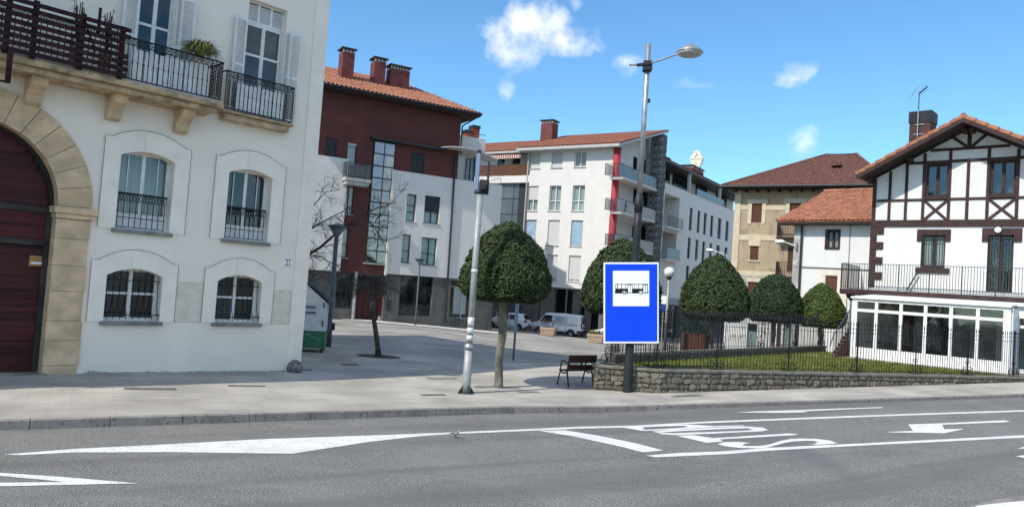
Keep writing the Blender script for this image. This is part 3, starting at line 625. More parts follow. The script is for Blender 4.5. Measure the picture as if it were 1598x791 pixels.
# raised window surrounds with keystone and shouldered top
def surround(r, mx, ztop_off, zbot):
    x0, x1, z0, zs_, zc_ = r; b = MB(); d = .035; ap = arcpts(x0, x1, zs_, zc_, 12)
    oz = zs_ + ztop_off; oc = zc_ + ztop_off + .12
    ox0, ox1 = x0 - mx, x1 + mx; ear = .16; oa = arcpts(ox0 + ear, ox1 - ear, oz, oc, 12)
    b.box(ox0, x0, -d, .0, zbot, zs_); b.box(x1, ox1, -d, .0, zbot, zs_)
    I = [(x0, zs_)] + ap[1:-1] + [(x1, zs_)]; O = oa
    for k in range(12): b.hexa([(I[k][0], -d, I[k][1]), (I[k + 1][0], -d, I[k + 1][1]), (I[k + 1][0], 0, I[k + 1][1]), (I[k][0], 0, I[k][1]), (O[k][0], -d, O[k][1]), (O[k + 1][0], -d, O[k + 1][1]), (O[k + 1][0], 0, O[k + 1][1]), (O[k][0], 0, O[k][1])])
    b.hexa([(ox0, -d, zs_), (x0, -d, zs_), (x0, 0, zs_), (ox0, 0, zs_), (ox0, -d, oz), (O[0][0], -d, oz), (O[0][0], 0, oz), (ox0, 0, oz)])
    b.hexa([(x1, -d, zs_), (ox1, -d, zs_), (ox1, 0, zs_), (x1, 0, zs_), (O[-1][0], -d, oz), (ox1, -d, oz), (ox1, 0, oz), (O[-1][0], 0, oz)])
    o = b.build('window_surround', M['render2'], lb)
    cx_ = (x0 + x1) / 2; MB().hexa([(cx_ - .1, -d - .02, zc_ - .0), (cx_ + .1, -d - .02, zc_), (cx_ + .1, -.005, zc_), (cx_ - .1, -.005, zc_), (cx_ - .15, -d - .02, oc - .01), (cx_ + .15, -d - .02, oc - .01), (cx_ + .15, -.005, oc - .01), (cx_ - .15, -.005, oc - .01)]).build('keystone', M['render2'], o)
    # dark drip line round the outside
    ln = MB(); path = [(ox0 - .006, zbot)] + [(ox0 - .006, oz + .008)] + [(p[0], p[1] + .012) for p in oa] + [(ox1 + .006, oz + .008), (ox1 + .006, zbot)]
    ln.tube([(p[0], -d - .002, p[1]) for p in path], .007, 4); ln.build('surround_groove', M['sill'], o)
mxf = abs(LB.uz(171, 300)[0] - LB.uz(163, 300)[0]); 
surround(win['g1'], .38, .36, LB.uz(140, 501)[1]); surround(win['g2'], .38, .36, LB.uz(140, 501)[1])
surround(win['f1'], .40, .42, LB.uz(160, 354.6)[1]); surround(win['f2'], .40, .42, LB.uz(160, 354.6)[1])
for nm in ('g1', 'g2', 'f1', 'f2'):
    x0, x1, z0, zs_, zc_ = win[nm]; gr = nm[0] == 'g'
    wd_ = window(lb, (x0, x1, z0, zc_), y=.30, nx=2, transom=(.52 if gr else None), glass='glass', back='room' if gr else ('curtain' if nm == 'f1' else 'room'), curtain=False, backd=.46, fw=.075, name='arched_window')
    if not gr:
        for tx in (x0 + .30, x1 - .30): MB().box(tx - .012, tx + .012, .29, .31, z0 + .1, zc_ - .1).build('glazing_bar', M['whitewood'], wd_)
        MB().box(x0, x1, .20, .36, z0, z0 + .42).build('lower_panel', M['whitewood'], wd_)
    MB().box(x0 - .07, x1 + .07, -.12, .20, z0 - .10, z0 - .002).build('sill', M['sill'], wd_, bevel=.01)
    b = MB()
    if gr:   # bulging bar grille
        n = 9
        for k in range(n):
            xx = x0 + .06 + (x1 - x0 - .12) * k / (n - 1); zt = zs_ + (zc_ - zs_) * (1 - ((xx - (x0 + x1) / 2) / ((x1 - x0) / 2)) ** 2) - .02
            MB().tube([(xx, .12, zt), (xx, .06, z0 + .35), (xx, -.07, z0 + .16), (xx, -.07, z0 + .05)], .0095, 5).build('grille_bar', M['iron'], wd_)
        MB().bar((x0 + .02, .10, zs_ - .12), (x1 - .02, .10, zs_ - .12), .022).build('grille_rail', M['iron'], wd_); b.bar((x0 + .02, -.075, z0 + .17), (x1 - .02, -.075, z0 + .17), .022)
        b.bar((x0 + .02, -.075, z0 + .17), (x0 + .02, .2, z0 + .17), .02); b.bar((x1 - .02, -.075, z0 + .17), (x1 - .02, .2, z0 + .17), .02)
        b.build('grille_rail', M['iron'], wd_)
    else:    # window guard: frieze with scrolls, bars
        zt = z0 + .92; n = 9; yy = .02
        b.box(x0, x1 - .1, yy - .02, yy + .04, zt - .03, zt + .02); b.box(x0, x1 - .1, yy - .008, yy + .008, zt - .2, zt - .18)
        b.bar((x0, yy, z0 + .30), (x1 - .12, yy, z0 + .30), .018); b.bar((x0, yy, z0 + .05), (x1 - .12, yy, z0 + .05), .02)
        ns = 16
        for k in range(ns):
            c0 = x0 + (x1 - x0 - .1) * (k + .5) / ns; b.tube([(c0 + .032 * math.cos(t_), yy, zt - .105 + .062 * math.sin(t_)) for t_ in [i * math.pi / 4 for i in range(9)]], .009, 4)
        o = b.build('window_guard', M['iron'], wd_)
        me = MB().tube([(0, 0, .05), (0, 0, .92 - .2)], [.011, .011], 5).lathe((0, 0, .45), [(.011, 0), (.02, .02), (.011, .04)], 5).mesh('guard_bar', M['iron'])
        for k in range(n): link('guard_bar', me, wd_, loc=(x0 + .05 + (x1 - x0 - .2) * k / (n - 1), yy, z0))
# corner pilaster and string grooves
pil0 = LB.uz(461, 395)[0]
MB().box(pil0, 0.035, -.035, -.001, -.1, HB - .01).build('corner_pilaster', M['render2'], lb)
MB().box(0.0015, .035, -.0, .7, -.1, HB - .01).build('corner_pilaster', M['render2'], lb)
for (xl, xr, yt, yb) in ((269.5, 317, 440, 502.5), (424, 452, 452, 505)):
    x0, x1, z0, z1 = LB.R(xl, xr, yt, yb); o = MB().box(x0, x1, -.012, -.001, z0, z1).build('repair_patch', M['patch'], lb); MB().tube([(x0, -.012, z1), (x0, -.012, z0), (x1, -.012, z0), (x1, -.012, z1)], .006, 4).build('patch_edge', M['sill'], o)
x0, x1, z0, z1 = LB.R(443, 455, 404, 415)
np_ = MB().box(x0, x1, -.03, -.002, z0, z1).build('number_plate', M['signwhite'], lb)
MB().box(x0 + .01, x1 - .01, -.034, -.0305, z1 - .03, z1 - .012).box(x0 + .01, x1 - .01, -.034, -.0305, z0 + .012, z0 + .03).build('plate_border', M['signblack'], np_)
def text(body, name, m, parent, loc, rot, size, ext=.002, ax='CENTER', scale=(1, 1, 1)):
    cu = bpy.data.curves.new(name, 'FONT'); cu.body = body; cu.size = size; cu.extrude = ext; cu.align_x = ax; cu.align_y = 'CENTER'
    t_ = bpy.data.objects.new(name, cu); C.objects.link(t_); dg = bpy.context.evaluated_depsgraph_get(); me = bpy.data.meshes.new_from_object(t_.evaluated_get(dg)); me.name = name
    bpy.data.objects.remove(t_); me.materials.clear(); me.materials.append(m)
    return link(name, me, parent, loc, rot, scale)
text('21', 'plate_digits', M['signblack'], np_, ((x0 + x1) / 2, -.034, (z0 + z1) / 2), (math.pi / 2, 0, 0), (z1 - z0) * .85)
# base damage and boulder
b = MB(); rr = random.Random(5)
for k in range(60):
    xx = -6.0 + 6.0 * k / 60; zz = zpave(*LB.w(xx, 0, 0).xy); hh = .012 + .03 * rr.random() ** 2 + (.05 if k in (1, 2, 3) else 0)
    b.hexa([(xx, -.014, zz - .03), (xx + .1, -.014, zz - .03), (xx + .1, -.002, zz - .03), (xx, -.002, zz - .03), (xx, -.012, zz + hh), (xx + .1, -.012, zz + .015 + .03 * rr.random()), (xx + .1, -.002, zz + .03), (xx, -.002, zz + hh)])
o = b.build('bare_plinth_edge', M['greyrender'], lb)
bm = bmesh.new(); bmesh.ops.create_icosphere(bm, subdivisions=3, radius=.24)
for v_ in bm.verts:
    v_.co *= 1 + .14 * math.sin(v_.co.x * 9 + 2) * math.sin(v_.co.y * 11) + rr.uniform(-.03, .03); v_.co.z *= 1.0
me = bpy.data.meshes.new('boulder'); bm.to_mesh(me); bm.free(); me.materials.append(mat('boulder_stone', (.22, .205, .185), .95, .3, 8, .8, 25)); me.polygons.foreach_set('use_smooth', [True] * len(me.polygons))
p = LB.w(LB.uz(455, 575)[0], -.18, 0); o = link('boulder', me, None, (p.x, p.y, zpave(p.x, p.y) + .12)); tag(o, 'rough grey guard stone at the foot of the white house corner', 'boulder')
# arch voussoirs, pilaster stones, impost
nst = 15; rr = random.Random(3)
for k in range(nst):
    a0, a1 = math.pi * k / nst + .004, math.pi * (k + 1) / nst - .004; b = MB(); sub = 3; d = .06 + rr.uniform(-.006, .008)
    for q in range(sub):
        t0, t1 = a0 + (a1 - a0) * q / sub, a0 + (a1 - a0) * (q + 1) / sub
        c = [(AR['cx'] - r_ * math.cos(t_), AR['cz'] + r_ * math.sin(t_)) for r_, t_ in ((AR['ri'] - .02, t0), (AR['ri'] - .02, t1), (AR['ro'], t1), (AR['ro'], t0))]
        b.hexa([(c[0][0], -d, c[0][1]), (c[1][0], -d, c[1][1]), (c[1][0], .5, c[1][1]), (c[0][0], .5, c[0][1]), (c[3][0], -d, c[3][1]), (c[2][0], -d, c[2][1]), (c[2][0], .5, c[2][1]), (c[3][0], .5, c[3][1])])
    b.build('arch_stone', M['stone'], lb)
zi0, zi1 = AR['cz'] - .30, AR['cz'] - .02
for sgn, xa, xb in ((1, AR['cx'] + AR['ri'], AR['cx'] + AR['ro'] - .0), (-1, AR['cx'] - AR['ro'], AR['cx'] - AR['ri'])):
    b = MB(); b.box(xa - .10, xb + .12, -.17, .5, zi0 + .12, zi1); b.box(xa - .05, xb + .06, -.12, .5, zi0, zi0 + .118); b.build('impost', M['stone'], lb, bevel=.015)
    zz = -.1
    hs = [.62, .60, .48, .72, .62, .66, .56]
    for k, h_ in enumerate(hs):
        top = min(zz + h_, zi0 - .006) if k < len(hs) - 1 else zi0 - .006
        MB().box(xa - (.02 if sgn > 0 else -.0), xb + rr.uniform(-.02, .03), -.055 + rr.uniform(-.008, .006), .5, zz, top - .008).build('pier_stone', M['stone'], lb, bevel=.01); zz = top
# timber gate
gate = MB(); gy = .34; cx_, cz_, ri = AR['cx'], AR['cz'], AR['ri']
zt1 = LB.uz(40, 324, gy)[1]; zt0 = LB.uz(40, 377, gy)[1]
arc = [(cx_ - ri * math.cos(math.pi * k / 24), gy + .05, zt1 + .0 + ri * math.sin(math.pi * k / 24) * (cz_ + ri - zt1) / ri) for k in range(25)]
gate.prism([(cx_ - ri, gy + .05, -.2), (cx_ - ri, gy + .05, zt1)] + arc[1:-1] + [(cx_ + ri, gy + .05, zt1), (cx_ + ri, gy + .05, -.2)], (0, .05, 0))
gobj = gate.build('gate', M['redwood'], lb)
zz = .2; k = 0
while zz < zt0 - .12:
    MB().box(cx_ - ri + .1, cx_ + ri - .14, gy, gy + .045, zz, min(zz + .17, zt0 - .1)).build('gate_plank', M['redwood'], gobj, bevel=.003); zz += .173
zz = zt0 + .06
while zz < zt1 - .1: MB().box(cx_ - ri + .1, cx_ + ri - .14, gy, gy + .045, zz, min(zz + .17, zt1 - .06)).build('gate_plank', M['redwood'], gobj, bevel=.003); zz += .173
zz = zt1 + .06
while zz < cz_ + ri - .15:
    hw = ri * math.sqrt(max(0.02, 1 - ((zz + .17 - zt1) / (cz_ + ri - zt1)) ** 2)) - .12
    if hw > .2: MB().box(cx_ - hw, cx_ + hw, gy, gy + .045, zz, zz + .17).build('gate_plank', M['redwood'], gobj, bevel=.003)
    zz += .173
b = MB(); b.box(cx_ - ri, cx_ + ri, gy - .05, gy + .04, zt1 - .08, zt1 + .06); b.box(cx_ - ri, cx_ + ri, gy - .05, gy + .04, zt0 - .07, zt0 + .06); b.box(cx_ + ri - .15, cx_ + ri, gy - .05, gy + .06, -.2, zt1); b.box(cx_ - ri, cx_ - ri + .15, gy - .05, gy + .06, -.2, zt1)
b.tube([(p[0], gy, p[2]) for p in arc], .085, 6); b.build('gate_frame', M['doorframe'], gobj)
x0, x1, z0, z1 = LB.R(45, 71, 399, 415, gy); nb = MB().box(x0, x1, gy - .03, gy - .003, z0, z1).build('notice', M['notice'], gobj); MB().box(x0 + .04, x1 - .04, gy - .034, gy - .0305, z0 + .05, z0 + .09).build('notice_line', M['signwhite'], nb)
b = MB(); b.box(AR['cx'] - 1.9, AR['cx'] + 1.9, -.2, .5, -.1, .33); b.build('door_step', M['sill'], lb)
# ---- long balcony
PR = .95
sx1 = LB.uz(350, 165, -PR)[0]; zs1 = zsl
sl = MB(); sl.box(-19.9, sx1, -PR, 0, zs1 - .16, zs1); sl.box(-19.9, sx1 - .12, -PR + .12, 0, zs1 - .30, zs1 - .162)
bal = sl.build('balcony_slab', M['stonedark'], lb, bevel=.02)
MB().box(-19.9, sx1 - .05, -PR + .03, -PR + .07, zs1 + .001, zs1 + .03).build('slab_flashing', M['fascia'], bal)
for px in (58, 187, 295):
    cu = LB.uz(px, 160, -.5)[0]; b = MB(); prof = [(0, zs1 - .302), (-.62, zs1 - .302), (-.62, zs1 - .40), (-.55, zs1 - .50), (-.36, zs1 - .58), (-.24, zs1 - .70), (-.22, zs1 - .84), (-.14, zs1 - .90), (0, zs1 - .90)]
    b.prism([(cu - .17, y_, z_) for y_, z_ in prof], (.34, 0, 0)); b.build('corbel', M['stone'], lb, bevel=.01)
def ornate(root, x0, x1, y, z0, h, ends, group_parent):
    """black iron balcony: frieze of rings under the hand rail, plain bars, scroll panels at the ends"""
    b = MB(); b.box(x0, x1, y - .025, y + .025, z0 + h - .03, z0 + h); b.box(x0, x1, y - .01, y + .01, z0 + h - .19, z0 + h - .17); b.box(x0, x1, y - .015, y + .015, z0 + .05, z0 + .075)
    n = int((x1 - x0) / .13)
    for k in range(n):
        c0 = x0 + (x1 - x0) * (k + .5) / n
        b.tube([(c0 + .055 * math.cos(t_), y, z0 + h - .10 + .062 * math.sin(t_)) for t_ in [i * math.pi / 4 for i in range(9)]], .010, 4)
        b.tube([(c0 + .02 * math.cos(t_), y, z0 + h - .10 + .03 * math.sin(t_)) for t_ in [i * math.pi / 3 for i in range(7)]], .010, 4)
    for (ea, eb) in ends:
        b.box(ea, ea + .02, y - .01, y + .01, z0 + .05, z0 + h); b.box(eb - .02, eb, y - .01, y + .01, z0 + .05, z0 + h)
        zz = z0 + .12
        while zz < z0 + h - .24:
            for c0 in (ea + (eb - ea) * .28, ea + (eb - ea) * .72):
                b.tube([(c0 + .05 * math.cos(t_) * (1 - t_ * .06), y, zz + .045 + .05 * math.sin(t_) * (1 - t_ * .06)) for t_ in [i * math.pi / 4 for i in range(10)]], .011, 4)
            zz += .095
    o = b.build('railing', M['iron'], root)
    me = MB().tube([(0, 0, .05), (0, 0, h - .18)], [.012, .012], 5).lathe((0, 0, h * .42), [(.012, 0), (.024, .025), (.012, .05)], 5).mesh('baluster', M['iron'])
    xx = x0 + .06
    while xx < x1 - .03:
        if not any(a - .01 < xx < c + .01 for a, c in ends): link('baluster', me, o, loc=(xx, y, z0))
        xx += .125
    return o
H1 = LB.uz(351, 97, -PR)[1] - zs1
rl = ornate(lb, -15.0, sx1 - .08, -PR + .08, zs1, H1, [(sx1 - .38, sx1 - .08)], bal)
b = MB(); b.box(sx1 - .10, sx1 - .06, -PR + .08, -.01, zs1 + H1 - .03, zs1 + H1)
for k in range(7): yy = -PR + .08 + (PR - .1) * (k + 1) / 8; b.bar((sx1 - .08, yy, zs1 + .03), (sx1 - .08, yy, zs1 + H1), .02)
b.build('railing_return', M['iron'], rl)
# ---- small balcony
P2 = .34; bx0, bx1 = LB.uz(349, 168, -P2)[0], LB.uz(455, 196, -P2)[0]; z2 = LB.uz(400, 182, -P2)[1]
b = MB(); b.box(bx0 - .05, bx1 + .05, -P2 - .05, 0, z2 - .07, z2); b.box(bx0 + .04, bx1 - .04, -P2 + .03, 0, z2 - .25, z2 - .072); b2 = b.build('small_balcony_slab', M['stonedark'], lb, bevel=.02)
H2 = LB.uz(402, 122, -P2)[1] - z2
r2 = ornate(lb, bx0, bx1, -P2, z2, H2, [(bx0, bx0 + .33), (bx1 - .25, bx1)], b2)
MB().bar((bx0, -P2, z2 + H2 - .015), (bx0, 0, z2 + H2 - .015), .03).bar((bx1, -P2, z2 + H2 - .015), (bx1, 0, z2 + H2 - .015), .03).bar((bx0, -P2, z2 + .06), (bx0, 0, z2 + .06), .02).bar((bx1, -P2, z2 + .06), (bx1, 0, z2 + .06), .02).build('railing_return', M['iron'], r2)
def boards(parent, x0, x1, y, z0, h):
    n = max(1, round((x1 - x0) / .34))
    for k in range(n):
        a = x0 + (x1 - x0) * k / n; c = x0 + (x1 - x0) * (k + 1) / n; q = MB(); m_ = (a + c) / 2; w_ = (c - a) / 2 - .012
        q.prism([(m_ - w_, y, z0), (m_ + w_, y, z0), (m_ + w_, y, z0 + h - .015), (m_, y, z0 + h), (m_ - w_, y, z0 + h - .015)], (0, .018, 0)); q.build('privacy_board', M['whitewood'], parent)
boards(rl, LB.uz(205, 110, -PR)[0], sx1 - .4, -PR + .13, zs1 + .05, H1 * .74)
boards(r2, bx0 + .33, bx1 - .28, -P2 + .05, z2 + .05, H2 * .72)
# ---- french windows and shutters
def louvre(parent, c, wdt, h, ang, z0, side, name='shutter_leaf'):
    """shutter leaf hinged at c (x, y), opening by ang"""
    o = thing(name, None, None); o.parent = parent; 
    b = MB(); s_ = side
    def bx(a0, a1, q0, q1, z_0, z_1): b.box(min(s_ * a0, s_ * a1), max(s_ * a0, s_ * a1), q0, q1, z_0, z_1)
    bx(0, .06, -.02, .02, 0, h); bx(wdt - .06, wdt, -.02, .02, 0, h)
    for za, zb in ((0, .08), (h * .48, h * .48 + .07), (h - .08, h)): bx(.06, wdt - .06, -.018, .018, za, zb)
    for (za, zb) in ((.08, h * .48), (h * .48 + .07, h - .08)):
        n_ = int((zb - za) / .055)
        for k in range(n_): zz = za + (zb - za) * (k + .5) / n_; b.hexa([(min(s_ * .06, s_ * (wdt - .06)), -.015, zz - .02), (max(s_ * .06, s_ * (wdt - .06)), -.015, zz - .02), (max(s_ * .06, s_ * (wdt - .06)), .013, zz + .012), (min(s_ * .06, s_ * (wdt - .06)), .013, zz + .012), (min(s_ * .06, s_ * (wdt - .06)), -.015, zz - .012), (max(s_ * .06, s_ * (wdt - .06)), -.015, zz - .012), (max(s_ * .06, s_ * (wdt - .06)), .013, zz + .02), (min(s_ * .06, s_ * (wdt - .06)), .013, zz + .02)])
    bpy.data.objects.remove(o)
    return b.build(name, M['whitewood'], parent, loc=(c[0], c[1], z0), rot=(0, 0, ang))
for i_, (fx0, fx1) in enumerate((fw1, fw2)):
    zt_ = TD - .62
    wd_ = window(lb, (fx0, fx1, zsl, zt_), y=.20, nx=2, transom=(.30, .66), back='room' if i_ else 'dark', fw=.085, name='french_window', backd=.6, curtain=bool(i_) and False)
    b = MB(); b.box(fx0, fx1, .19, .27, zt_, zt_ + .07); b.box(fx0, fx1, .19, .27, TD - .05, TD)
    for k in range(4): xx = fx0 + (fx1 - fx0) * k / 3; b.box(max(fx0, xx - .035), min(fx1, xx + .035), .19, .27, zt_ + .07, TD - .05)
    n_ = 9
    for k in range(n_): zz = zt_ + .09 + (TD - .07 - zt_ - .09) * k / n_; b.box(fx0, fx1, .21, .25, zz, zz + .03)
    b.build('transom_louvres', M['whitewood'], wd_)
    hgt = zt_ - zsl - .05
    louvre(lb, (fx0 - .02, -.03), .42, hgt, rad(16), zsl + .03, -1)
    louvre(lb, (fx1 - .01, .15), .36, hgt, rad(-72), zsl + .03, 1)
    louvre(lb, (fx1 + .07, -.10), .40, hgt, rad(-5), zsl + .03, 1)
# ---- lattice screen tied to the outside of the long balcony rail
ly = -PR - .06
lx1 = LB.uz(205, 50, ly)[0]; lz0 = zs1 + .02; lz1 = LB.uz(205, 46, ly)[1]
lat = thing('lattice_screen', 'dark maroon wooden slat screen fixed outside the long iron balcony', 'screen', (*LB.w(lx1, ly, 0).xy, 0), LB.rz)
lwid = 6.2; nsl = 8
for k in range(nsl):
    zz = lz0 + (lz1 - lz0 - .1) * k / (nsl - 1); MB().box(-lwid, rr.uniform(-.04, .03) if k not in (4, 5) else -.12, -.02, .01, zz, zz + .10).build('slat', M['lattice'], lat)
for px in (10, 53, 128, 192):
    xx = LB.uz(px, 60, ly)[0] - lx1; MB().box(xx - .06, xx + .06, .012, .05, lz0 - .05, lz1 + (.06 if px != 192 else .02)).build('post', M['lattice'], lat)
for px, q in ((30, .5), (110, .35), (150, -.5), (165, .45)):
    xx = LB.uz(px, 60, ly)[0] - lx1; MB().bar((xx, -.03, lz0 + .45), (xx + q * .6, -.03, lz1 - .05), .06, .02).build('loose_slat', M['lattice'], lat)
xx = LB.uz(158, 20, ly)[0] - lx1; MB().box(xx - .03, xx + .03, .06, .10, lz1 - .3, lz1 + .32).build('post', M['lattice'], lat)
# bracket frame hanging under the balcony
fx = LB.uz(14.5, 100, -PR - .1)[0]; fz0 = LB.uz(12, 130, -PR - .1)[1]; fz1 = zs1 + .1
fr_ = thing('hanging_frame', 'dark rusty frame hanging below the left end of the long balcony', 'frame', (*LB.w(fx, -PR - .1, 0).xy, 0), LB.rz)
MB().box(-.05, .05, -.04, .04, fz0, fz1).build('upright', M['lattice'], fr_); MB().box(-1.6, -.05, -.025, .025, fz0, fz0 + .04).build('cross_bar', M['lattice'], fr_); MB().box(-1.65, -1.55, -.04, .04, fz0, fz1).build('upright', M['lattice'], fr_)
# balcony plants
def tuft(name, lab, p, r, h, n, m, pot=True, seed=1, droop=.6):
    rr_ = random.Random(seed); t = thing(name, lab, 'plant', p)
    if pot: MB().lathe((0, 0, 0), [(r * .35, 0), (r * .45, h * .3), (r * .48, h * .32), (r * .4, h * .33)], 10).build('pot', M['plantstone'], t)
    b = MB()
    for k in range(n):
        a = rr_.uniform(0, 6.28); rr2 = r * rr_.uniform(.5, 1.1); hh = h * rr_.uniform(.5, 1); w_ = .012
        p0 = Vector((0, 0, h * .3)); p1 = Vector((math.cos(a) * rr2 * .5, math.sin(a) * rr2 * .5, h * .3 + hh * .7)); p2 = Vector((math.cos(a) * rr2, math.sin(a) * rr2, h * .3 + hh * .7 * (1 - droop * rr_.random())))
        sd_ = Vector((-math.sin(a), math.cos(a), 0)) * w_
        b.quad(p0 - sd_, p0 + sd_, p1 + sd_, p1 - sd_); b.quad(p1 - sd_, p1 + sd_, p2 + sd_ * .2, p2 - sd_ * .2)
    b.build('leaves', m, t); return t
pu = LB.uz(312, 92, -PR + .12)[0]; P_ = LB.w(pu, -PR + .12, zs1 + H1 - .18)
tuft('potted_grass', 'bushy yellow green plant spilling over the long balcony rail', P_, .62, .55, 560, M['leafdry'], pot=False, seed=4, droop=1.0)
for px, py, lb_ in ((125, 20, 'thin dark twigs of a plant behind the maroon screen, left one'), (170, 30, 'thin dark twigs of a plant behind the maroon screen, right one')):
    pu, pz = LB.uz(px, py, -PR + .2); P_ = LB.w(pu, -PR + .2, zs1); t = tuft('balcony_plant', lb_, P_, .3, pz - zs1 + .35, 26, M['barkdark'], seed=px, droop=.2)
# ================================================================== RED BUILDING
RB = Frame(G(640, 504.5).xy, 60.0)
rb = thing('apartment_block', 'maroon and white apartment block with tall glass stairwell and grey stone shopfronts', 'apartment block', (RB.o.x, RB.o.y, 0), RB.rz)
U = lambda x, y, o=0: RB.uz(x, y, o)[0]
Zr = lambda x, y, o=0: RB.uz(x, y, o)[1]
uL = U(440, 400); uMR = U(716, 240); uWR = U(781, 330)
zG = Zr(620, 428); zS = Zr(660, 272); zCor = Zr(650, 229); zE = Zr(640, 158)
def RH(*a): return RB.R(*a)
# white lower right, maroon upper, white lower left
wR = [RH(634, 649, 303, 346), RH(662, 686, 306, 349), RH(627, 640, 366, 410), RH(657, 681, 371, 414)]
u_s0, u_s1 = U(566, 330), U(613, 264); u_s0b = U(564, 410)
wall(rb, 'white_wall', U(613, 300), uWR, zG, zS, wR, M['white'], -.02, .3)
mh = [RH(508, 525, 216, 246), RH(541, 556, 223, 272), RH(641, 662, 239, 272)]
zS2 = zS; 
wall(rb, 'maroon_wall', uL, uMR, zS, zE + .3, mh + [(U(577, 300), U(613, 300), zS, Zr(595, 222))], M['maroon'], 0, .3)
uV0, uV1 = U(537, 330), U(566, 330)
mh2 = [RH(536, 552, 289, 334), RH(529, 543, 355, 402)]
zMB = Zr(575, 428)
wall(rb, 'maroon_wall', uV0, U(577, 300), zMB, zS, mh2, M['maroon'], .04, .3)
wall(rb, 'maroon_wall', U(577, 300), U(613, 300), zMB, Zr(585, 411), [], M['maroon'], .04, .3)
uWL1 = U(539, 300); zWL = Zr(520, 246)
wall(rb, 'white_wall', uL, uWL1 - .02, zMB + .05, zWL, [], M['white'], -.25, .3)
MB().quad((uWL1 - .02, -.25, zMB + .05), (uWL1 - .02, .2, zMB + .05), (uWL1 - .02, .2, zWL), (uWL1 - .02, -.25, zWL)).quad((uL, -.25, zWL), (uWL1 - .02, -.25, zWL), (uWL1 - .02, .05, zWL), (uL, .05, zWL)).build('wall_return', M['white'], rb)
# windows
for r_, kw in zip(wR, (dict(nx=1, transom=(.35, .6), back='room', curtain=True), dict(nx=2, back='room', curtain=True, shut=.58, shm='shutterdark'), dict(nx=1, transom=.42, curtain=True), dict(nx=2, transom=.42, curtain=True))):
    window(rb, r_, y=.12, fm='gutter', glass='glassdark', sill=.12, sm_='concrete', name='window', **kw)
window(rb, mh[0], y=.12, fm='gutter', nx=1, shut=.98, shm='shutterdark', glass='glassdark')
window(rb, mh[1], y=.12, fm='gutter', nx=1, glass='glass', shut=.08, curtain=True)
window(rb, mh[2], y=.12, fm='gutter', nx=1, shut=.98, shm='shutterdark', glass='glassdark')
window(rb, mh2[0], y=.12, fm='gutter', nx=2, glass='glass', curtain=True, sill=.1, sm_='concrete'); window(rb, mh2[1], y=.12, fm='gutter', nx=1, transom=.45, glass='glass', curtain=True, sill=.1, sm_='concrete')
# glass stairwell
g0, g1, gz0, gz1 = U(577, 300) + .03, U(613, 300) - .05, Zr(585, 411) + .02, Zr(595, 222)
sw = MB(); sw.box(g0, g0 + .06, -.10, .0, gz0, gz1).box(g1 - .06, g1, -.10, 0, gz0, gz1)
nfl = 10; zls = [gz0 + (gz1 - gz0) * k / nfl for k in range(nfl + 1)]
for z_ in zls: sw.box(g0 + .06, g1 - .06, -.11, 0, z_ - .04, z_ + .04)
gm = (g0 + g1) / 2; sw.box(gm - .02, gm + .02, -.10, -.02, gz0 + .05, gz1 - .05)
so_ = sw.build('stairwell_frame', M['gutter'], rb)
for k in range(nfl):
    for a, c in ((g0 + .06, gm - .02), (gm + .02, g1 - .06)): MB().quad((a, -.05, zls[k] + .04), (c, -.05, zls[k] + .04), (c, -.05 + random.uniform(-.004, .004), zls[k + 1] - .04), (a, -.05 + random.uniform(-.004, .004), zls[k + 1] - .04)).build('pane', M['glassblue'], so_)
b = MB()
for k in range(1, 6): z_ = gz0 + (gz1 - gz0) * k / 5.5; b.box(g0 - .2, g1 + .2, .5, 2.5, z_ - .35, z_ - .15)
b.build('stair_landing', M['sill'], so_); MB().box(g0 - .5, g1 + .5, 2.6, 2.7, gz0, gz1).build('stairwell_wall', M['room'], so_)
MB().box(u_s1 - .06, u_s1 + .1, -.2, .2, zMB, zS).build('white_fin', M['white'], rb)
MB().box(g0 - .1, g1 + .1, -.16, .1, gz0 - .1, gz0 - .01).build('sill', M['concrete'], rb)
# balcony
q0, q1 = U(539, 285, -1.1), U(579, 285, -1.1); qz = Zr(558, 278, -1.1)
bo = MB().box(q0, q1, -1.1, -.01, qz - .22, qz).box(q0 + .1, q1 - .1, -1.0, -.01, qz - .45, qz - .221).build('balcony_slab', M['concrete'], rb)
railing(bo, [(q0 + .05, -.05, qz), (q0 + .05, -1.05, qz), (q1 - .05, -1.05, qz), (q1 - .05, -.05, qz)], 1.02, .12, M['gutter'], parts=False)
for (a, c) in (((q0 + .08), (q0 + q1) / 2 - .03), ((q0 + q1) / 2 + .03, q1 - .08)): MB().quad((a, -1.03, qz + .1), (c, -1.03, qz + .1), (c, -1.03, qz + .95), (a, -1.03, qz + .95)).build('balustrade_pane', M['glass'], bo)
# cornice and canopy
zc0 = Zr(650, 229)
MB().box(U(578, 216), U(692, 240), -.45, -.01, zc0 - .02, zc0 + .14).build('cornice', M['gutter'], rb)
ca = MB(); x0, x1 = U(690, 238, -.8), U(776, 257, -.8); nn_ = 14
for k in range(nn_):
    a = k / nn_; c = (k + 1) / nn_
    def cz(t_): return zc0 + .16 + .28 * math.sin(math.pi * min(1, t_ * .9)) * (1 - t_) - .30 * t_ * t_
    def cy(t_): return -.9 - .5 * math.sin(math.pi * t_)
    xa, xb = x0 + (x1 - x0) * a, x0 + (x1 - x0) * c
    ca.hexa([(xa, cy(a), cz(a) - .07), (xb, cy(c), cz(c) - .07), (xb, .6, cz(c) - .07), (xa, .6, cz(a) - .07), (xa, cy(a), cz(a)), (xb, cy(c), cz(c)), (xb, .6, cz(c)), (xa, .6, cz(a))])
ca.build('canopy_wing', M['fascia'], rb)
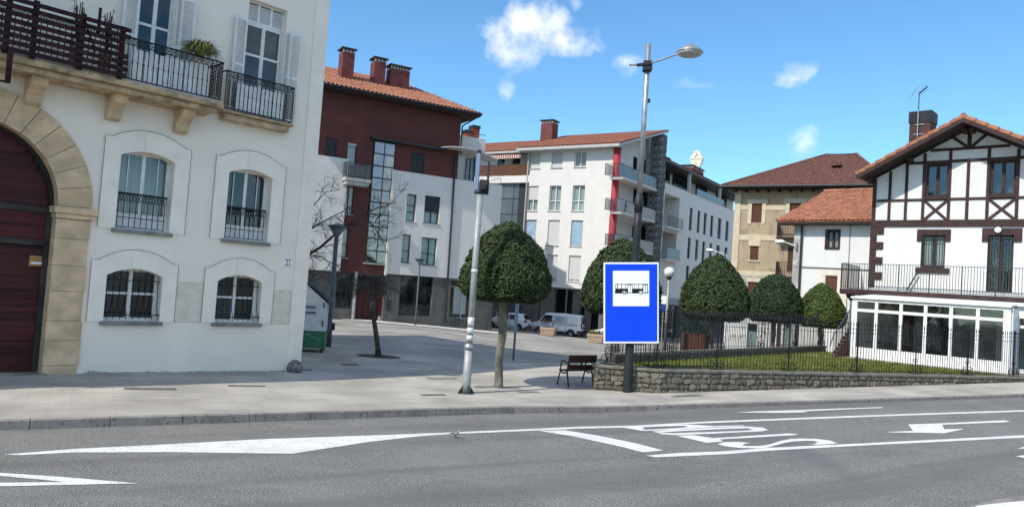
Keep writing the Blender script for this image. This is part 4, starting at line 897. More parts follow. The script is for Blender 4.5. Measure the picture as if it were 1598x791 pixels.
# right end face of maroon mass and the terrace storey beyond
b = MB(); b.quad((uMR, 0, zS), (uMR, 9, zS), (uMR, 9, zE + .3), (uMR, 0, zE + .3)); b.build('maroon_wall', M['maroon'], rb)
b = MB(); b.quad((uWR, -.02, zG), (uWR, 9, zG), (uWR, 9, zS), (uWR, -.02, zS)); b.quad((uMR, .3, zS), (uWR, .3, zS), (uWR, 9, zS), (uMR, 9, zS)); b.build('white_wall', M['white'], rb)
b = MB(); b.box(uMR + .02, U(738, 250, 2.5), 2.5, 2.8, zS, Zr(726, 240, 2.5)); b.build('terrace_wall', M['white'], rb)
a0, a1 = U(721, 262, 2.4), U(728, 262, 2.4)
tz0, tz1 = Zr(735, 242, 2.0), Zr(735, 214, 2.0)
MB().box(uMR + .02, U(757, 230, 2.0), 2.0, 6.0, tz0, tz1).build('parapet_box', M['white'], rb)
window(rb, (U(727, 262, 2.35), U(741, 262, 2.35), zS + .02, zS + 2.1), y=2.36, fm='gutter', nx=2, glass='glassdark', name='terrace_window')
railing(rb, [(uMR + .1, .1, zS), (uWR - .1, .1, zS), (uWR - .1, 4, zS)], .55, .5, M['aluminium'], parts=False, name='terrace_rail')
MB().box(uMR + .02, U(757, 230, 2.0), 2.0, 2.04, tz1 + .3, tz1 + .34).build('roof_rail', M['gutter'], rb)
for (xl, xr, yt) in ((728, 738, 203), (738, 749, 196)):
    o = MB().box(U(xl, 205, 3.5), U(xr, 205, 3.5) - .03, 3.5, 4.2, tz1, Zr((xl + xr) / 2, yt, 3.5) - .25).build('flue', mat('orange_flue', (.33, .08, .035), .8, .15), rb)
    MB().box(U(xl, 205, 3.5) - .04, U(xr, 205, 3.5) + .01, 3.45, 4.25, Zr((xl + xr) / 2, yt, 3.5) - .25, Zr((xl + xr) / 2, yt, 3.5)).build('flue_cap', M['gutter'], o)
# downpipe
MB().tube([(U(707.5, 280), -.10, zc0 - .2), (U(701, 400), -.10, .2)], .075, 8).build('downpipe', M['gutter'], rb)
# roof: hipped at the right end
EO = -1.1; ezl = Zr(620, 152, EO); eR = U(751, 178, EO); eL = uL - 2; rd = 4.6; rz_ = ezl + (rd - EO) * .46
tileroof(rb, 'roof_tiles', [(eL, EO, ezl), (eR, EO, ezl), (eR - 4.4, rd, rz_), (eL, rd, rz_)], M['tileO'], tw=.30, cl=.45, amp=.085)
tileroof(rb, 'roof_tiles', [(eR, EO, ezl), (eR, 10.3, ezl), (eR - 4.4, rd, rz_)], M['tileO'], tw=.30, cl=.45, amp=.085)
tileroof(rb, 'roof_tiles', [(eR, 10.3, ezl), (eL, 10.3, ezl), (eL, rd, rz_), (eR - 4.4, rd, rz_)], M['tileO'], tw=.5, cl=.6, amp=.06)
MB().box(eL, eR - .01, EO + .03, .0, ezl - .24, ezl - .10).box(uMR + .001, eR - .01, .001, 10.2, ezl - .24, ezl - .10).build('soffit', M['soffit'], rb)
MB().tube([(eL, EO - .06, ezl - .06), (eR + .02, EO - .06, ezl - .06), (eR + .06, 10.2, ezl - .06)], .085, 8).tube([(eR, EO, ezl - .1), (uMR + .1, -.05, ezl - .9), (uMR + .1, -.05, zc0)], .06, 6).build('gutter', M['gutter'], rb)
for (xl, xr, xs, yt, dep) in ((534, 553, 559, 75, 1.6), (585, 603, 608, 90, 1.9), (611, 641, 644, 103, 2.1)):
    a, c = U(xl, 100, dep), U(xr, 100, dep); chimney(rb, a, c, dep, dep + .95, ezl + .2, Zr((xl + xr) / 2, yt, dep))
# ground floor in grey stone
def zb_(u): return -.5
gh = [RH(525, 551, 425, 481), RH(553, 596, 430, 600), RH(624, 675, 431, 493), RH(703, 742, 437, 497)]
gh[1] = (gh[1][0], gh[1][1], -.3, gh[1][3])
wall(rb, 'stone_wall', uL, U(768, 470), -.6, zG - .002, gh, M['greystone'], .06, .35)
MB().quad((U(768, 470), .06, -.6), (U(768, 470), 9, -.6), (U(768, 470), 9, zG), (U(768, 470), .06, zG)).build('stone_wall', M['greystone'], rb)
MB().box(U(768, 470), uWR, .4, 9, zG - .1, zG - .001).build('soffit', M['concrete'], rb); MB().box(uWR - .45, uWR - .02, .1, .6, -.6, zG).build('pillar', M['greystone'], rb)
window(rb, gh[0], y=.25, fm='gutter', nx=3, transom=(.5, .72), glass='glassdark', name='shop_window', back='room')
window(rb, gh[2], y=.25, fm='gutter', nx=2, transom=.75, glass='glassdark', name='shop_window', back='room')
w_ = window(rb, gh[3], y=.25, fm='concrete', nx=2, transom=.82, glass='glassdark', name='shop_window', back='room')
a, c, d_, e_ = gh[3]
MB().box(a + .5, c - .5, .55, .58, d_ + .3, e_ - .5).build('poster', M['signwhite'], w_); MB().box(a + .1, a + .5, .5, .53, d_ + .1, d_ + 1.0).build('poster', M['moss'], w_)
zj = zpave(*RB.w(gh[1][0], 0, 0).xy)
dr = MB().box(gh[1][0], gh[1][1], 1.0, 1.1, -.3, gh[1][3]).build('entrance_door', M['redwood'], rb)
n = 5
for k in range(n): a_ = gh[1][0] + (gh[1][1] - gh[1][0]) * k / n; MB().box(a_ + .02, a_ + (gh[1][1] - gh[1][0]) / n - .02, .96, .999, zj, gh[1][3] - .55).build('door_panel', M['maroon'], dr)
MB().box(gh[1][0], gh[1][1], .9, .99, gh[1][3] - .5, gh[1][3]).build('door_header', M['dark'], dr)
x0, x1, z0, z1 = RH(603, 610, 468, 483); MB().box(x0, x1, .02, .059, z0, z1).build('meter_cover', M['gutter'], rb)
MB().box(U(551, 470), U(554.5, 470), -.02, .4, -.3, zG - .01).build('pillar', M['concrete'], rb)
MB().quad((uL, 9.5, -.6), (uWR, 9.5, -.6), (uWR, 9.5, zE), (uL, 9.5, zE)).build('rear_wall', M['maroon'], rb)

# ================================================================== WHITE BUILDING
o_ = atz(812, 500, 0); WBo = atd(812, 515, 67.0)
WB = Frame((WBo.x, WBo.y), -57.0 + 180); WB_ = WB
wbd = thing('apartment_block', 'white apartment block with red corner column, stone tower and shallow red tiled roof', 'apartment block', (WB.o.x, WB.o.y, 0), WB.rz)
U = lambda x, y, o=0: WB.uz(x, y, o)[0]
Zw = lambda x, y, o=0: WB.uz(x, y, o)[1]
uC = U(953, 320); zEv = Zw(880, 228); zGF = Zw(880, 449)
rows = [[RH_ for RH_ in (WB.R(827, 843, 239, 263), WB.R(861, 878, 238, 262), WB.R(896.5, 915, 236.5, 261))],
        [WB.R(823, 839.5, 290, 328.5), WB.R(857, 875, 289.5, 329), WB.R(893, 912, 290, 330)],
        [WB.R(820, 836.5, 343, 382), WB.R(854.5, 872.5, 343, 383), WB.R(890.5, 909, 344, 384)],
        [WB.R(817, 833, 396, 436), WB.R(852, 869.5, 397, 436.5), WB.R(887, 905.5, 399, 438)]]
for rw in rows:
    zA = sum(r[2] for r in rw) / 3; zB = sum(r[3] for r in rw) / 3
    for i in range(3): rw[i] = (rw[i][0], rw[i][1], zA, zB)
gfh = [(U(838, 480), U(858, 480), -1.8, zGF - .02), (U(862, 480), U(890, 480), -1.8, zGF - .02), (U(902, 480), uC - .6, -1.8, zGF - .02)]
wall(wbd, 'wall', -.15, uC, zGF, zEv - .1, [r for rw in rows for r in rw], M['white'], 0, .35)
wall(wbd, 'ground_floor_wall', -.15, uC, -1.8, zGF - .002, gfh, M['greystone'], .3, .3)
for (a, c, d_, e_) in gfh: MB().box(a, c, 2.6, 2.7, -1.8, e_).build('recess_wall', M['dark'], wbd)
MB().box(-.15, uC, .31, 6, zGF - .12, zGF - .003).build('soffit', M['concrete'], wbd)
sty = [[dict(shut=.98), dict(shut=.96), dict(nx=2, curtain=True)], [dict(nx=2, shut=.55, transom=.45, curtain=True), dict(nx=2, transom=.4, curtain=True, back='dark'), dict(nx=2, transom=.4, curtain=True, back='dark')],
       [dict(nx=2, transom=.5, shut=.9, shm='shutterblue'), dict(shut=.99), dict(nx=2, transom=.5, shut=.96, shm='shutterblue')], [dict(shut=.98), dict(shut=.95), dict(shut=.93)]]
for rw, sw_ in zip(rows, sty):
    for r, k in zip(rw, sw_): window(wbd, r, y=.16, sill=.06, sm_='concrete', **k)
# side face: balconies, stone tower, wing
yT0 = WB.yz(1014, 300, uC)[0]; 
SB = Frame(WB.w(uC, 0, 0).xy, 33.0)               # the side facade: +x goes away from the corner
side_len = SB.uz(1013, 300)[0]; rec = 1.5
zE_ = Zw(962, 226)
# ridge height on the tower line
tw0, tw1 = SB.uz(1020, 300, -1.1)[0], SB.uz(1036, 300, -1.5)[0]
ztop = SB.uz(1036, 200, -1.7)[1]
sidew = MB(); P = [(uC, 0.002, zGF), (uC, side_len, zGF), (uC, side_len, ztop - .5), (uC, 0.002, zEv - .12)]
sidew.poly(P); sidew.build('side_wall', M['white'], wbd)
for (xl, xr, yt, yb) in ((988, 994, 245, 266), (999, 1008, 248, 272), (988, 995, 295, 322), (1002, 1010, 300, 326), (986, 993, 352, 376), (1000, 1008, 352, 384)):
    x0, x1, z0, z1 = SB.R(xl, xr, yt, yb); oo = MB().box(uC + .0, uC + .04, x0, x1, z0, z1).build('side_window', M['glassdark'], wbd); MB().box(uC + .005, uC + .02, x0 + .05, x1 - .05, z0 + .05, z1 - .05).build('interior', M['dark'], oo)
cxx = U(959.5, 300, -.1); MB().tube([(cxx, -.1, -1.8), (cxx, -.1, zEv - .1)], [.31, .31], 16).build('corner_column', M['redcol'], wbd, smooth=True)
for (yf, k) in ((277, 0), (331, 1), (386, 2)):
    zf = WB.uz(968, yf, -.9)[1]; xl = U(951, yf, -.9); out_ = uC + 1.45
    b = MB(); b.box(xl, out_, -.9, side_len * .86, zf - .12, zf + .05); bo = b.build('balcony_slab', M['white'], wbd)
    xr_ = U(983, yf, -.9)
    railing(bo, [(xl + .05, .0, zf + .05), (xl + .05, -1.85, zf + .05), (out_ - .05, -1.85, zf + .05)], .95, .10, M['gutter'], parts=False)
    pm = 'panelgrey' if k == 0 else 'fascia'
    MB().box(out_ - .08, out_ - .03, -1.85, side_len * .86, zf + .051, zf + 1.0).build('balustrade_panel', M[pm], bo)
    MB().tube([(out_ - .05, -1.85, zf + 1.03), (out_ - .05, side_len * .86, zf + 1.03)], .03, 6).build('hand_rail', M['gutter'], bo)
    if k < 2: MB().bar((xl + 1.1, -.4, zf + .06), (xl + 1.1, 0, zf + .7), .05).bar((xl + 1.1, -.4, zf + .6), (xl + 1.1, 0, zf + 1.0), .05).build('folded_chair', M['gutter'], bo)
# stone tower, built of individual stones on its two visible faces
twd = tw1 - tw0; core = MB().box(uC + .55, uC + 1.5, tw0 + .03, tw1, -1.8, ztop - .4).build('stone_tower', M['slate'], wbd)
rr = random.Random(11); sme = [MB().box(0, 1, 0, 1, 0, 1).mesh('tower_stone', M['slate'], bevel=.04) for _ in range(1)]
zz = .5; 
while zz < ztop - .95:
    h_ = rr.uniform(.5, .8); yy = tw0
    while yy < tw1 - .1:
        l_ = rr.uniform(.8, 1.4); l_ = min(l_, tw1 - yy)
        link('tower_stone', sme[0], core, loc=(uC + 1.5, yy, zz), scale=(rr.uniform(.02, .09), l_ - .03, h_ - .03)); yy += l_
    xx = uC + .55
    while xx < uC + 1.45: l_ = min(rr.uniform(.5, .9), uC + 1.54 - xx); link('tower_stone', sme[0], core, loc=(xx, tw0 - rr.uniform(0, .04), zz), scale=(l_ - .03, .1, h_ - .03)); xx += l_
    zz += h_
# main roof: eave over the front, ridge over the tower line
eo = -.9; ze0 = WB.uz(880, 227, eo)[1]; er = U(967, 222, eo); el = U(806, 231, eo); ry = tw1 - .2; 
tileroof(wbd, 'roof_tiles', [(el, eo, ze0), (er, eo, ze0), (uC + 1.7, ry, ztop + .1), (el - 0, ry, ztop + .1)], M['tileR'], tw=.45, cl=.6, amp=.03, thick=.05)
MB().box(el, er, eo - .04, .0, ze0 - .28, ze0 - .06).build('eave_fascia', M['fascia'], wbd)
MB().prism([(er, eo, ze0 - .06), (er, eo, ze0 - .30), (uC + 1.7, ry, ztop - .14), (uC + 1.7, ry, ztop + .06)], (-.1, .02, 0)).build('verge_board', M['fascia'], wbd)
MB().quad((-.15, ry, 0), (uC, ry, 0), (uC, ry, ztop), (-.15, ry, ztop)).build('rear_wall', M['white'], wbd)
cx0 = WB.uz(844, 200, 4.5)[0]; cx1 = WB.uz(862, 200, 4.5)[0]; chimney(wbd, cx0, cx1, 4.5, 5.6, ze0, WB.uz(853, 187, 4.5)[1])
MB().tube([(-.3, -.12, ze0 - .3), (-.3, -.12, 0)], .07, 6).build('downpipe', M['fascia'], wbd)
# rear-left part with the wooden balcony
LW = 2.4
lx0, lx1 = WB.uz(742, 260, LW)[0], -.16
zlb = WB.uz(790, 275, LW - 1.2)[1]
zle = WB.uz(790, 238, LW - .8)[1]
lh = [WB.R(776, 787, 248, 275, LW), WB.R(799, 811, 247, 275, LW)]
wall(wbd, 'wall', lx0 - 8, lx1, -1.8, zle + .3, [lh[0], lh[1]], M['white'], LW, .3)
for r in lh: window(wbd, r, y=LW + .12, fm='gutter', nx=2, glass='glassdark', back='dark')
tileroof(wbd, 'roof_tiles', [(lx0 - 8, LW - 1.1, zle + .1), (lx1 + .1, LW - 1.1, zle + .1), (lx1 + .1, LW + 6, WB.uz(790, 222, LW + 6)[1]), (lx0 - 8, LW + 6, WB.uz(790, 222, LW + 6)[1])], M['tileR'], tw=.45, cl=.6, amp=.03, thick=.05)
MB().box(lx0 - 8, lx1, LW - 1.15, LW, zle - .12, zle + .04).build('eave_fascia', M['fascia'], wbd)
bo = MB().box(lx0 - 8, lx1 - .02, LW - 1.3, LW, zlb - .65, zlb).build('balcony_slab', M['white'], wbd)
k = 0; xx = lx0 - 3
pm_ = MB().box(0, .11, 0, .03, 0, 1.0).mesh('balcony_board', M['brownwood'])
while xx < lx1 - .1: link('balcony_board', pm_, bo, loc=(xx, LW - 1.3 + rr.uniform(0, .01), zlb + .02)); xx += .13
MB().bar((lx0 - 3, LW - 1.27, zlb + 1.05), (lx1, LW - 1.27, zlb + 1.05), .06).build('hand_rail', M['gutter'], bo)
aw = MB(); a0_, a1_ = WB.uz(764, 243, LW - 1.2)[0], WB.uz(812, 243, LW - 1.2)[0]; za = zle - .12
awo = MB().hexa([(a0_, LW - 1.2, za - .55), (a1_, LW - 1.2, za - .55), (a1_, LW - .2, za - .1), (a0_, LW - .2, za - .1), (a0_, LW - 1.2, za - .2), (a1_, LW - 1.2, za - .2), (a1_, LW - .2, za - .02), (a0_, LW - .2, za - .02)]).build('awning', M['awning'], wbd)
for k in range(14): xa = a0_ + (a1_ - a0_) * (k + .25) / 14; MB().box(xa, xa + .12, LW - 1.215, LW - 1.201, za - .56, za - .2).build('awning_stripe', M['awningred'], awo)
zc = [zlb - .66 - 1.35 * k for k in range(5)]
x0, x1 = WB.uz(786, 310, LW - .9)[0], WB.uz(801, 310, LW - .9)[0]
MB().box(x0 - .6, -.35, LW - .9, LW, -1.8, zlb - .66).build('bay_core', M['gutter'], wbd)
for k in range(7):
    zt = zlb - .68 - 1.45 * k
    if zt < 1: break
    if k == 3: MB().box(x0 - .65, x1 + .6, LW - 1.0, LW - .9, zt - .3, zt).build('bay_band', M['white'], wbd); continue
    MB().box(x0 - .6, x1, LW - .95, LW - .9, zt - 1.38, zt).build('bay_panel', M['panelgrey'], wbd); MB().box(x1 + .06, x1 + .62, LW - .94, LW - .9, zt - 1.38, zt).build('bay_panel', M['panelgrey'], wbd)

# ---- wing that runs back behind the tower
WG = Frame(SB.w(tw1, 0, 0).xy, 33.0)
wg = thing('apartment_wing', 'grey shaded apartment wing with narrow tall windows and glazed penthouse terrace behind the stone tower', 'apartment block', (WG.o.x, WG.o.y, 0), WG.rz)
OF = -1.0
def WR(xl, xr, yt, yb, off=OF): return WG.R(xl, xr, yt, yb, off)
zp0 = WG.uz(1075, 300, OF)[1]; zp1 = WG.uz(1055, 291, OF)[1]
L_ = WG.uz(1141, 350, OF)[0] + 9
wins = [WR(*a) for a in ((1075.5, 1080.5, 325, 361), (1088, 1092.5, 329, 364), (1098, 1102.5, 332, 367), (1108.5, 1113, 336, 369), (1119.5, 1125.5, 340, 373), (1132, 1137, 345, 376))]
wins2 = [WR(*a) for a in ((1072.5, 1077.5, 371, 407), (1084.5, 1089.5, 374, 409), (1095.5, 1100, 377, 408), (1106.5, 1111, 380, 410), (1117, 1123, 382, 410), (1130, 1135, 386, 412))]
for ws in (wins, wins2):
    za = sum(r[2] for r in ws) / len(ws); zb = sum(r[3] for r in ws) / len(ws)
    for i in range(len(ws)): ws[i] = (ws[i][0], ws[i][1], za, zb)
log = [WR(1036, 1060, 305, 356), WR(1033, 1055, 362, 405)]
dz = wins[0][2] - wins2[0][2]; w3 = [(r[0], r[1], r[2] - dz, r[3] - dz) for r in wins2]
wgl = WG.uz(1062, 430, OF)[0]
wall(wg, 'wall', 0, L_, 2.6, zp0 - .0, wins + wins2 + [r for r in w3 if r[2] > 2.7] + log, M['white'], OF, .35)
wall(wg, 'shopfront_wall', 0, L_, -1.8, 2.598, [(.4, wgl, -1.8, 2.3)], M['greystone'], OF + .1, .3)
MB().box(0, wgl + 1, OF - .05, OF + .02, 2.45, 3.1).build('shop_fascia', M['panelgrey'], wg)
MB().box(.2, wgl + .2, OF + .8, OF + .9, -1.8, 2.4).build('shop_glazing', M['glassdark'], wg)
for r in wins + wins2: window(wg, r, y=OF + .12, fm='gutter', nx=1, transom=.55, glass='glassdark', sill=.04, sm_='concrete', curtain=False)
for r in [r for r in w3 if r[2] > 2.7]: window(wg, r, y=OF + .12, fm='gutter', nx=1, glass='glassdark')
for i, r in enumerate(log):
    o = MB().box(r[0] - 2, r[1] + 2, OF + 1.6, OF + 1.7, r[2] - .1, r[3] + .1).build('loggia_wall', M['white'], wg)
    MB().box(r[0] - 2, r[1] + 2, OF + .351, OF + 1.59, r[3] + .02, r[3] + .2).box(r[1] + .02, r[1] + .2, OF + .351, OF + 1.59, r[2], r[3]).build('loggia_ceiling', M['white'], wg)
    a, c = r[0], r[1]; MB().box(a + (c - a) * .55, a + (c - a) * .8, OF + 1.55, OF + 1.6, r[2] + .1, r[3] - .5).build('loggia_door', M['glassdark'], o)
    MB().box(a + .1, c - .1, OF - .5, OF + 1.6, r[2] - .2, r[2] - .02).build('balcony_slab', M['white'], o)
    if i == 1: MB().box(a + .1, c - .1, OF - .5, OF - .46, r[2], r[2] + 1.0).build('balustrade_panel', M['panelgrey'], o)
    else: railing(o, [(a + .1, OF - .45, r[2]), (c - .1, OF - .45, r[2])], 1.0, .2, M['gutter'], parts=False)
# penthouse set back, terrace balustrade, roof
py_ = OF + 2.6; zr0 = WG.uz(1060, 262, OF + 1.0)[1]
MB().box(0, L_, py_, py_ + .3, zp0, zr0 + .1).build('penthouse_wall', M['white'], wg)
for (a_, c_) in ((.15, .28), (.32, .45), (.55, .66), (.78, .9)):
    a = L_ * a_; c = L_ * c_; window(wg, (a, c, zp0 + .05, zr0 - .45), y=py_ - .1, fm='gutter', nx=3, glass='glassdark', name='terrace_window', backd=.08, back='dark')
tb = MB(); tb.box(L_ * .33, L_ * .62, OF + .06, OF + .10, zp0 - .0, zp0 + .75); tbo = tb.build('terrace_balustrade', M['panelgrey'], wg)
wall(wg, 'parapet', 0, L_, zp0, zp0 + .02, [], M['concrete'], OF - .05, .4)
for u_ in (.30, .62, .85): MB().box(L_ * u_, L_ * u_ + .2, OF + .5, OF + .8, zp0, zr0 - .1).build('terrace_post', M['white'], wg)
tileroof(wg, 'roof_tiles', [(0, OF + .4, zr0), (L_, OF + .4, zr0), (L_, OF + 7, zr0 + .9), (0, OF + 7, zr0 + .9)], M['tileR'], tw=.5, cl=.7, amp=.03)
MB().box(0, L_, OF + .36, py_, zr0 - .25, zr0 - .09).build('eave_fascia', M['gutter'], wg)
MB().quad((L_, OF, -1.8), (L_, OF + 12, -1.8), (L_, OF + 12, zr0), (L_, OF, zp0)).quad((0, OF + 12, -1.8), (L_, OF + 12, -1.8), (L_, OF + 12, zr0 + 1), (0, OF + 12, zr0 + 1)).build('end_wall', M['white'], wg)
d1 = OF + 3.2
for (xl, xr, yt) in ((1036.5, 1043, 245), (1070, 1082, 266), (1095, 1118, 280)):
    a, c = WG.uz(xl, 270, d1)[0], WG.uz(xr, 290, d1)[0]; chimney(wg, a, max(c, a + .8), d1, d1 + .8, zr0 + .2, max(zr0 + .8, WG.uz((xl + xr) / 2, yt, d1)[1]))
a, c = WG.uz(1080, 270, d1)[0], WG.uz(1098, 270, d1)[0]; zc_ = WG.uz(1089, 261, d1)[1]; chimney(wg, a, c, d1, d1 + 1.3, zr0 + .3, zc_)
# diamond shaped luminous box standing on the chimney
sg = thing('rooftop_sign', 'pale gold faceted sign box standing on the red rooftop chimney', 'sign', (*WG.w(a, d1 + .3, 0).xy, zc_), WG.rz)
gs = (c - a) / 18 * 1.15; Hs = WG.uz(1091, 234, d1)[1] - zc_
# faces the camera side: outline in a plane turned towards the square
pf = [(-6, 0), (-11, 15), (-4, 26), (0, 28.5), (5, 26), (11, 14), (6, 0)]
ct = (c - a) / 2; sc_ = Hs / 28.5
ang = WB.rz - WG.rz
def rot(p): return Vector((ct + p[0] * sc_ * math.cos(ang) - 0, p[0] * sc_ * math.sin(ang), p[1] * sc_))
dv = Vector((-math.sin(ang), math.cos(ang), 0)) * .45
MB().prism([rot(p) for p in pf], dv).build('sign_box', M['gold'], sg, bevel=.03)
MB().bar(rot((-10, 14)) - dv * .03, rot((10, 14)) - dv * .03, .06).bar(rot((0, 4)) - dv * .03, rot((0, 9)) - dv * .03, .08).build('sign_rib', M['concrete'], sg)
MB().bar(rot((-3, 18)) - dv * .03, rot((2, 22)) - dv * .03, .12).bar(rot((2, 22)) - dv * .03, rot((-2, 25)) - dv * .03, .1).build('sign_emblem', M['concrete'], sg)

# ================================================================== BEIGE HOUSE
BGo = atd(1137, 500, 58.0); BG = Frame(BGo.xy, -58.0 + 180)
bg_ = thing('old_house', 'weathered beige four storey house with brown shutters and hipped brown tile roof', 'house', (BG.o.x, BG.o.y, 0), BG.rz)
def BR(*a): return BG.R(*a)
ub = BG.uz(1362, 290)[0] + 1
zbe = BG.uz(1240, 290)[1]
bh = [BR(1173, 1189, 318, 347.5), BR(1232, 1250, 317, 347), BR(1290, 1306, 315, 346), BR(1170.5, 1183.5, 384, 406), BR(1229, 1241, 385, 424), BR(1167, 1182, 440, 468), BR(1228, 1241, 443, 462)]
wall(bg_, 'wall', 0, ub, -.8, zbe, bh, M['beige'], 0, .3)
zl2 = BG.uz(1170, 428)[1]
wall(bg_, 'lower_wall', -.0, ub, -.8, zl2, [bh[5], bh[6]], M['greyrender'], -.03, .029)
MB().box(0, ub, .3, 10, zbe - .05, zbe).quad((0, .3, -.8), (0, 10, -.8), (0, 10, zbe), (0, .3, zbe)).build('side_wall', M['beige'], bg_)
for i, r in enumerate(bh):
    o = MB().box(r[0], r[1], .08, .12, r[2], r[3]).build('shutter', M['brownwood'], bg_)
    nsl_ = int((r[3] - r[2]) / .11)
    for k in range(nsl_): zz = r[2] + (r[3] - r[2]) * k / nsl_; MB().box(r[0] + .02, r[1] - .02, .05, .079, zz + .01, zz + .085).build('slat', M['brownwood'], o)
    if i in (0, 1, 2):
        MB().box(r[0] - .28, r[0], -.05, -.001, r[2] - .1, r[3]).box(r[1], r[1] + .28, -.05, -.001, r[2] - .1, r[3]).box(r[0] - .4, r[1] + .4, -.06, -.001, r[3] + .001, r[3] + .32).build('surround', M['cream'], o)
    elif i != 4: MB().box(r[0] - .15, r[1] + .15, -.06, -.031, r[3] + .01, r[3] + .9 if i == 3 else r[3] + .3).build('surround', M['cream'], o); MB().box(r[0] - .12, r[1] + .12, -.08, -.031, r[2] - .12, r[2]).build('sill', M['cream'], o)
for (yt, yb) in ((321, 327.5), (366, 374.5), (422, 429.5)):
    z0, z1 = BG.uz(1160, yb)[1], BG.uz(1160, yt)[1]; segs = [(0, ub)]
    for r in bh[:3]:
        if z0 < r[3] and z1 > r[2]: segs = [(a, min(c, r[0] - .29)) for a, c in segs if a < r[0]] + [(max(a, r[1] + .29), c) for a, c in segs if c > r[1]]
    for r in (bh[4],):
        if z0 < r[3] and z1 > r[2]: segs = [q_ for a, c in segs for q_ in ((a, min(c, r[0])), (max(a, r[1]), c)) if q_[1] > q_[0]]
    for a, c in segs: MB().box(a, c, -.04, -.0015, z0, z1).build('band', M['cream'], bg_)
MB().box(-.03, .45, -.07, -.0405, -.5, zbe - .01).build('corner_strip', M['cream'], bg_)
for (xl, xr, yf, hh) in ((1211, 1262, 369, 1.05), (1209, 1262, 430, 1.05)):
    a, zf = BG.uz(xl, yf, -.8); c = BG.uz(xr, yf, -.8)[0]; o = MB().box(a, c, -.8, -.0, zf - .15, zf).build('balcony_slab', M['timber'], bg_)
    railing(o, [(a + .05, -.05, zf), (a + .05, -.75, zf), (c, -.75, zf)], hh, .12, M['timber'], parts=False, barw=.035)
# hip roof
e = -1.0; zb0 = BG.uz(1240, 289, e)[1]; xl_ = BG.uz(1127, 288, e)[0]; xr_ = BG.uz(1362, 286, e)[0] + 1.2; zr_ = BG.uz(1300, 243, 5)[1]
ra, rb_ = BG.uz(1289, 243, 5)[0], BG.uz(1336, 243, 5)[0]
tileroof(bg_, 'roof_tiles', [(xl_, e, zb0), (xr_, e, zb0), (rb_, 5, zr_), (ra, 5, zr_)], M['tileB'], tw=.30, cl=.42, amp=.07)
tileroof(bg_, 'roof_tiles', [(xl_, 11, zb0), (xl_, e, zb0), (ra, 5, zr_)], M['tileB'], tw=.30, cl=.42, amp=.07)
tileroof(bg_, 'roof_tiles', [(xr_, e, zb0), (xr_, 11, zb0), (rb_, 5, zr_)], M['tileB'], tw=.30, cl=.42, amp=.07)
tileroof(bg_, 'roof_tiles', [(xr_, 11, zb0), (xl_, 11, zb0), (ra, 5, zr_), (rb_, 5, zr_)], M['tileB'], tw=.5, cl=.6, amp=.05)
MB().tube([(xl_, e, zb0 + .05), (ra, 5, zr_ + .06), (rb_, 5, zr_ + .06), (xr_, e, zb0 + .05)], .13, 6).build('ridge_cap', M['tileB'], bg_)
MB().tube([(xl_, e - .08, zb0 - .05), (xr_, e - .08, zb0 - .05)], .09, 8).build('gutter', M['gutter'], bg_)
b = MB(); b.box(xl_ + .05, xr_, e + .03, 0, zb0 - .22, zb0 - .1); b.build('soffit', M['soffit'], bg_)
xx = 0
while xx < xr_: MB().box(xx, xx + .14, e + .1, -.001, zb0 - .38, zb0 - .221).build('rafter_end', M['soffit'], bg_); xx += .8
for px, py in ((1240, 274), (1305, 256)):
    u_, z_ = BG.uz(px, py, 2.2); MB().box(u_ - .35, u_ + .35, 1.9, 2.5, z_ - .15, z_ + .12).build('roof_vent', M['tileB'], bg_)
# outbuilding with peeling whitewashed front below the trees
OBo = atd(1133, 540, 47.5); OB = Frame(OBo.xy, -60.0 + 180)
ob = thing('garage_row', 'low whitewashed outbuilding with peeling walls and faded teal doors behind the railings', 'outbuilding', (OB.o.x, OB.o.y, 0), OB.rz)
oz0 = -1.2; oz1 = OB.uz(1200, 488)[1]
oh = [OB.R(1165, 1181, 505, 560), OB.R(1222, 1241, 500, 560)]; oh = [(r[0], r[1], -1, r[3]) for r in oh]; wall(ob, 'wall', -.2, OB.uz(1262, 520)[0], oz0, oz1, oh, M['peel'], 0, .25)
for r in oh:
    n = 4; o = MB().box(r[0], r[1], .15, .2, -.2, r[3]).build('door', M['teal'], ob)
    for k in range(n): a = r[0] + (r[1] - r[0]) * k / n; MB().box(a + .015, a + (r[1] - r[0]) / n - .015, .125, .149, -.1, r[3] - .5).build('door_plank', M['teal'], o)
    MB().box(r[0] + .1, r[1] - .1, .12, .149, r[3] - .45, r[3] - .08).build('door_light', M['dark'], o)
for px in (1205, 1213): u_ = OB.uz(px, 520)[0]; MB().box(u_, u_ + .12, -.1, -.002, -.2, oz1 - .2).build('pier', M['timber'], ob)
MB().box(-.4, OB.uz(1262, 520)[0] + .2, -.3, 4, oz1, oz1 + .14).build('roof', M['tileB'], ob)
MB().box(OB.uz(1262, 520)[0], OB.uz(1300, 520)[0], 0.0, .4, oz0, OB.uz(1275, 505)[1]).build('garden_wall', M['stonedark'], ob)
